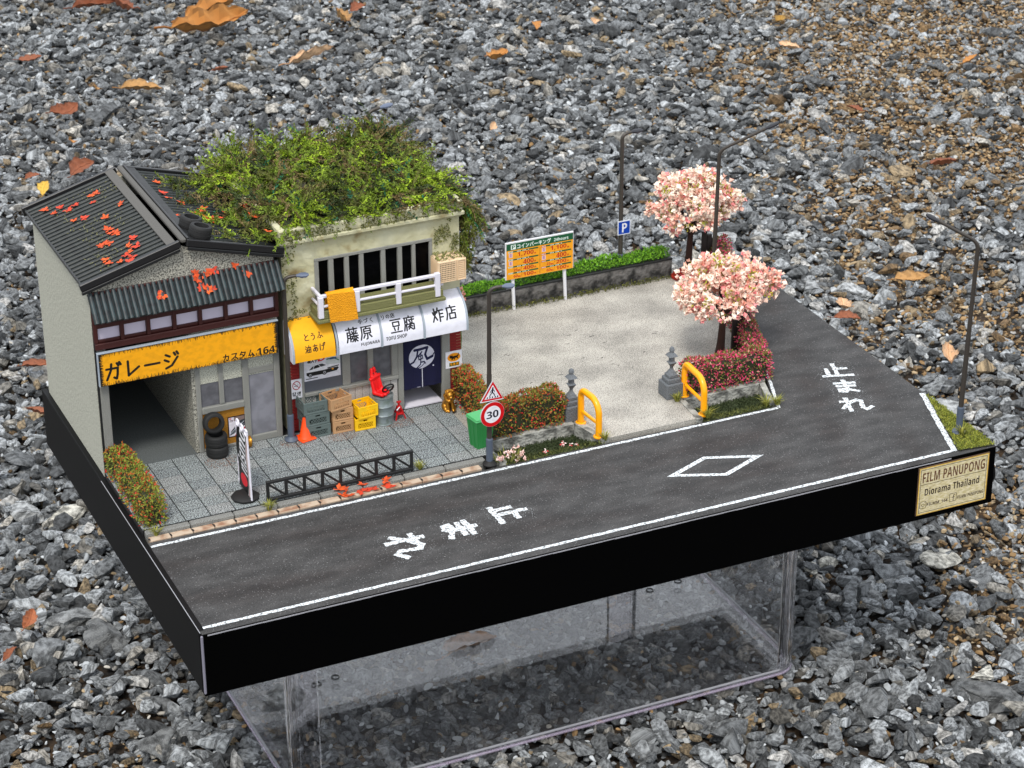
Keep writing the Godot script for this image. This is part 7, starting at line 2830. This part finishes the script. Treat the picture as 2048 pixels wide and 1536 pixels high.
func maple(seed_: int) -> ArrayMesh:
	rng.seed = seed_
	var b := MB.new()
	var red := rng.randf()
	var base := Color(0.5, 0.015, 0.015).lerp(Color(0.75, 0.11, 0.015), red)
	var tips := []
	for i in 5:
		var a := -1.9 + i * 0.95
		tips.append(Vector3(sin(a), 0, cos(a)) * (1.0 if i == 2 else 0.85) * rf(0.85, 1.1) + Vector3(0, rf(-0.05, 0.4), 0))
	for i in 5:
		var a: Vector3 = tips[i]
		var s := Vector3(a.z, 0, -a.x) * 0.32
		b.col = base * rf(0.5, 1.2)
		b.poly([Vector3.ZERO, a * 0.5 + s, a], Vector3.UP)
		b.col = base * rf(0.75, 1.25)
		b.poly([Vector3.ZERO, a, a * 0.5 - s], Vector3.UP)
	b.col = Color(0.4, 0.05, 0.03)
	b.poly([Vector3(0.03, 0, 0), Vector3(-0.03, 0, 0), Vector3(-0.02, 0.1, -0.8)], Vector3.UP)
	return b.mesh()


func dry_leaf(seed_: int, curl: float, long_: float) -> ArrayMesh:
	rng.seed = seed_
	var b := MB.new()
	var n := 16
	var m := 8
	var rows := []
	var twist := rf(-0.7, 0.7)
	for i in n + 1:
		var u := float(i) / n
		var w := pow(sin(PI * pow(u, 0.85)), 0.8) * 0.25 + 0.008
		w *= 1.0 + 0.1 * sin(u * 21.0 + seed_) + 0.06 * sin(u * 47.0 + seed_ * 3)
		var ang := curl * (u - 0.45)
		var c := Vector3(sin(ang) / curl * long_ * 2.0, (1.0 - cos(ang)) / curl * long_ * 1.7, 0.07 * sin(u * 4.0 + seed_))
		var row := []
		for j in m + 1:
			var s := (j - m * 0.5) / (m * 0.5)
			var roll := absf(s) * 1.1
			var o := Vector3(0, sin(roll) * w * 0.75 + 0.018 * sin(u * 26.0 + absf(s) * 5.0), signf(s) * w * (sin(roll) if roll < 1.0 else sin(1.0) + (roll - 1.0) * 0.3))
			row.append(c + Basis(Vector3.RIGHT, twist * (u - 0.3)) * o)
		rows.append(row)
	var nr := []
	for i in n + 1:
		var row := []
		for j in m + 1:
			var du: Vector3 = rows[mini(i + 1, n)][j] - rows[maxi(i - 1, 0)][j]
			var dv: Vector3 = rows[i][mini(j + 1, m)] - rows[i][maxi(j - 1, 0)]
			row.append(dv.cross(du).normalized())
		nr.append(row)
	for i in n:
		for j in m:
			var k := rf(0.8, 1.12) * (1.2 if j == 3 or j == 4 else 1.0) * (0.82 if (i + absi(j * 2 - 7) / 2) % 4 == 0 else 1.0)
			if j == 0 or j == m - 1:
				k *= 0.7
			b.col = Color(k, k, k)
			b.smooth([rows[i][j], rows[i + 1][j], rows[i + 1][j + 1], rows[i][j + 1]], [nr[i][j], nr[i + 1][j], nr[i + 1][j + 1], nr[i][j + 1]])
	b.col = Color(0.6, 0.5, 0.4)
	b.tube([rows[0][4], (rows[0][4] as Vector3) + Vector3(-0.22 * long_, 0.05, 0.06), (rows[0][4] as Vector3) + Vector3(-0.42 * long_, 0.04, 0.02)], 0.014, 5)
	for i in n:
		b.bar((rows[i][4] as Vector3) + (nr[i][4] as Vector3) * 0.006, (rows[i + 1][4] as Vector3) + (nr[i + 1][4] as Vector3) * 0.006, 0.016, 0.012)
	return b.mesh()


func fallen_leaves() -> void:
	var mp := []
	for i in 6:
		mp.append(maple(600 + i))
	rng.seed = 610
	var lm: Material = M["leafy"]
	var groups := [
		["maple leaf on the garage's left roof slope", "maple leaves on the left roof slope", 0, "0.77,-25.20 1.35,-24.69 0.95,-24.32 1.62,-24.08 2.05,-24.29 2.84,-23.68 3.30,-24.50 2.98,-24.42 3.81,-22.22 1.54,-22.69 1.96,-22.40 2.80,-21.44 2.58,-20.05 2.72,-19.33 2.02,-18.88 1.83,-18.72 3.19,-18.13 3.17,-17.13 2.80,-17.54 2.69,-16.94 2.43,-16.77 2.67,-16.32 1.56,-17.10 2.04,-16.39 2.38,-15.95 1.65,-16.72 2.62,-19.7 2.2,-18.6"],
		["maple leaf on the garage's right roof slope", "maple leaves on the right roof slope", 1, "6.37,-24.31 6.15,-22.66 6.30,-22.00 6.79,-21.33 7.38,-21.63 7.47,-20.49 7.00,-19.92 5.75,-19.26 7.39,-19.26 7.51,-18.98 8.05,-19.37 8.46,-19.73 9.47,-19.80 9.47,-18.14 9.43,-18.42 9.48,-16.2 7.6,-19.1"],
		["maple leaf on the garage's front canopy", "maple leaves on the front canopy", 2, "3.59,-15.41 3.75,-15.40 5.62,-15.69 5.54,-15.87 6.00,-15.77 6.35,-15.88 6.60,-15.87 7.65,-15.88 8.14,-15.62 5.71,-15.39 6.22,-15.29 5.95,-15.30"],
		["red maple leaf on the kerb before the barrier", "maple leaves on the kerb", 3, "10.1,-9.4 10.2,-9.1 10.5,-8.95 10.35,-9.25 11.4,-9.4 11.2,-9.0 11.7,-9.0 12.5,-9.3 12.5,-9.05 12.6,-8.85"],
	]
	var ord := ["leftmost", "second from the left", "third from the left", "fourth from the left", "fifth from the left", "sixth from the left", "seventh from the left", "eighth from the left", "ninth from the left", "tenth from the left"]
	var tens := ["eleventh", "twelfth", "thirteenth", "fourteenth", "fifteenth", "sixteenth", "seventeenth", "eighteenth", "nineteenth", "twentieth", "twenty-first", "twenty-second", "twenty-third", "twenty-fourth", "twenty-fifth", "twenty-sixth", "twenty-seventh", "twenty-eighth"]
	for e in tens:
		ord.append(e + " from the left")
	for g in groups:
		var spots := []
		for s in (g[3] as String).split(" "):
			var q := s.split(",")
			spots.append(Vector2(q[0].to_float(), q[1].to_float()))
		spots.sort_custom(func(p: Vector2, q: Vector2) -> bool: return p.x * 3.2 + p.y < q.x * 3.2 + q.y)
		for i in spots.size():
			var x: float = spots[i].x
			var z: float = spots[i].y
			var y := 0.32
			var tilt := Vector3.ZERO
			if g[2] == 0:
				y = 10.38 + (x + 0.06) * 0.2804 + 0.14
				tilt.z = 0.27
			elif g[2] == 1:
				y = 11.72 - (x - 5.35) * 0.2667 + 0.14 + maxf(0.0, x - 8.0) * 0.45
				tilt.z = -0.26
			elif g[2] == 2:
				y = 9.92 - (z + 15.92) * 1.239 + 0.17
				tilt.x = 0.89
			else:
				y = 0.27 if z < -9.2 else 0.1
			var o := obj("maple_leaf", mp[rng.randi() % 6], lm, null, Vector3(x, y, z))
			o.basis = Basis.from_euler(tilt) * Basis(Vector3.UP, rf(0, TAU)).scaled(Vector3(1, rf(0.6, 1.6), 1) * (rf(0.24, 0.36) if g[2] < 3 else rf(0.32, 0.46)))
			tag(o, "%s, %s" % [g[0], ord[i]], "maple leaf", g[1])
	# brown leaves fallen on the gravel: x, z, length, turn, curl, colour, label
	var tan_ := Color(0.44, 0.24, 0.08)
	var org := Color(0.5, 0.22, 0.05)
	var rst := Color(0.27, 0.085, 0.035)
	var pale := Color(0.66, 0.42, 0.24)
	var yel := Color(0.66, 0.42, 0.06)
	var list := [
		[31.3, -130.2, 5.0, 0.3, 0.6, rst, "rust brown leaf at the top left edge"], [33.8, -128.6, 4.6, 1.9, 1.2, rst, "twisted rust leaf right of the rust brown leaf"],
		[41.5, -124.2, 8.0, 0.4, 1.0, org, "large orange-brown folded leaf, upper one of the pair"], [39.0, -119.6, 9.0, 0.25, 0.8, org, "large orange-brown leaf, lower one of the pair"],
		[51.2, -116.5, 4.8, 1.3, 0.9, tan_, "tan leaf standing on edge above the shop"], [53.6, -118.8, 2.4, 0.4, 0.6, rst, "small brown leaf beside the standing tan leaf"],
		[28.5, -105.8, 3.6, -0.1, 0.5, tan_, "long tan leaf lying flat above the garage ridge"], [25.2, -107.4, 2.0, 1.4, 0.8, tan_, "small tan leaf standing left of the long flat one"],
		[21.0, -103.2, 3.2, 0.5, 1.5, rst, "red-brown curled leaf at the left"], [22.0, -117.6, 2.2, -0.4, 0.9, rst, "small dark red leaf pair at the far left"],
		[44.7, -107.5, 4.4, -0.1, 0.4, pale, "pale tan flat leaf above the shop roof moss"], [59.6, -100.0, 3.4, 0.5, 1.6, org, "curled bright orange leaf in the upper middle"],
		[66.8, -106.9, 1.9, 1.0, 0.5, org, "small round orange leaf at the upper middle"], [72.0, -105.5, 2.0, 1.2, 0.7, pale, "pinkish pale leaf right of the small round one"],
		[36.4, -107.8, 1.6, 0.2, 0.6, rst, "small rust red leaf left of the pale flat leaf"], [19.8, -96.0, 1.6, 1.5, 0.6, org, "small orange leaf above the garage's left eave"],
		[52.1, -84.5, 1.5, 0.8, 0.8, pale, "small pale leaf above the price board"], [15.1, -86.8, 2.2, 1.0, 0.3, yel, "yellow leaf beside the garage's far roof corner"],
		[18.7, -89.6, 3.2, 0.7, 0.6, rst, "brown leaf right behind the garage roof"], [14.9, -89.8, 1.4, 0.4, 0.4, rst, "small red leaf left of the yellow leaf"],
		[6.3, -56.4, 2.0, 0.2, 0.7, rst, "rust leaf touching the garage wall's foot"], [4.7, -49.5, 2.0, 2.2, 0.8, rst, "brown leaf at the board's far left corner"],
		[-2.3, -25.4, 1.7, 0.9, 0.5, Color(0.4, 0.13, 0.05), "bright rust leaf on the left gravel"], [-4.1, -22.4, 1.2, 0.5, 0.6, rst, "dark rust leaf at the left edge of the picture"],
		[58.6, -40.0, 1.9, -0.5, 0.6, rst, "rust red leaf beside the right-hand road"], [59.6, -41.6, 2.4, 1.4, 1.4, pale, "curled tan leaf beside the right-hand road"],
		[66.2, -43.6, 2.6, -0.3, 1.0, tan_, "brown leaf right of the nearer blossom tree"], [87.6, -98.9, 2.4, 0.9, 0.8, Color(0.4, 0.22, 0.03), "amber leaf in the upper right gravel"],
		[97.2, -81.9, 1.8, 0.1, 0.4, org, "bright orange leaf on the brown track"], [61.3, -31.3, 4.4, 0.95, 1.3, pale, "long curled tan leaf behind the tall leaning lamp"],
		[84.6, -91.7, 2.2, 2.0, 0.9, pale, "pinkish curled leaf at the upper right"], [19.0, -14.6, 3.4, 0.1, 0.3, Color(0.5, 0.3, 0.18), "tan leaf lying under the clear stand"],
		[80.9, -61.6, 2.6, 0.2, 0.7, rst, "reddish leaf at the right edge"], [81.3, -75.3, 1.6, 2.2, 0.8, rst, "thin rust leaf on the right gravel"],
	]
	var idx := 0
	for e in list:
		idx += 1
		var m := vmat("dry_leaf", 0.7)
		m.albedo_color = (e[5] as Color).linear_to_srgb()
		m.backlight_enabled = true
		m.backlight = Color(0.2, 0.2, 0.2)
		var o := obj("dry_leaf", dry_leaf(700 + idx, e[4], 0.5), m, null, Vector3(e[0], -12.95, e[1]))
		rng.seed = 800 + idx
		o.basis = Basis.from_euler(Vector3(rf(-0.3, 0.5), e[3], rf(-0.25, 0.25))) * Basis.from_scale(Vector3(1.0, 1.0, 1.0 if float(e[2]) < 4.0 else 0.55) * float(e[2]))
		if idx == 32:
			o.position.y = -14.35 * U
		tag(o, e[6], "dry leaf", "dry leaves on the gravel")
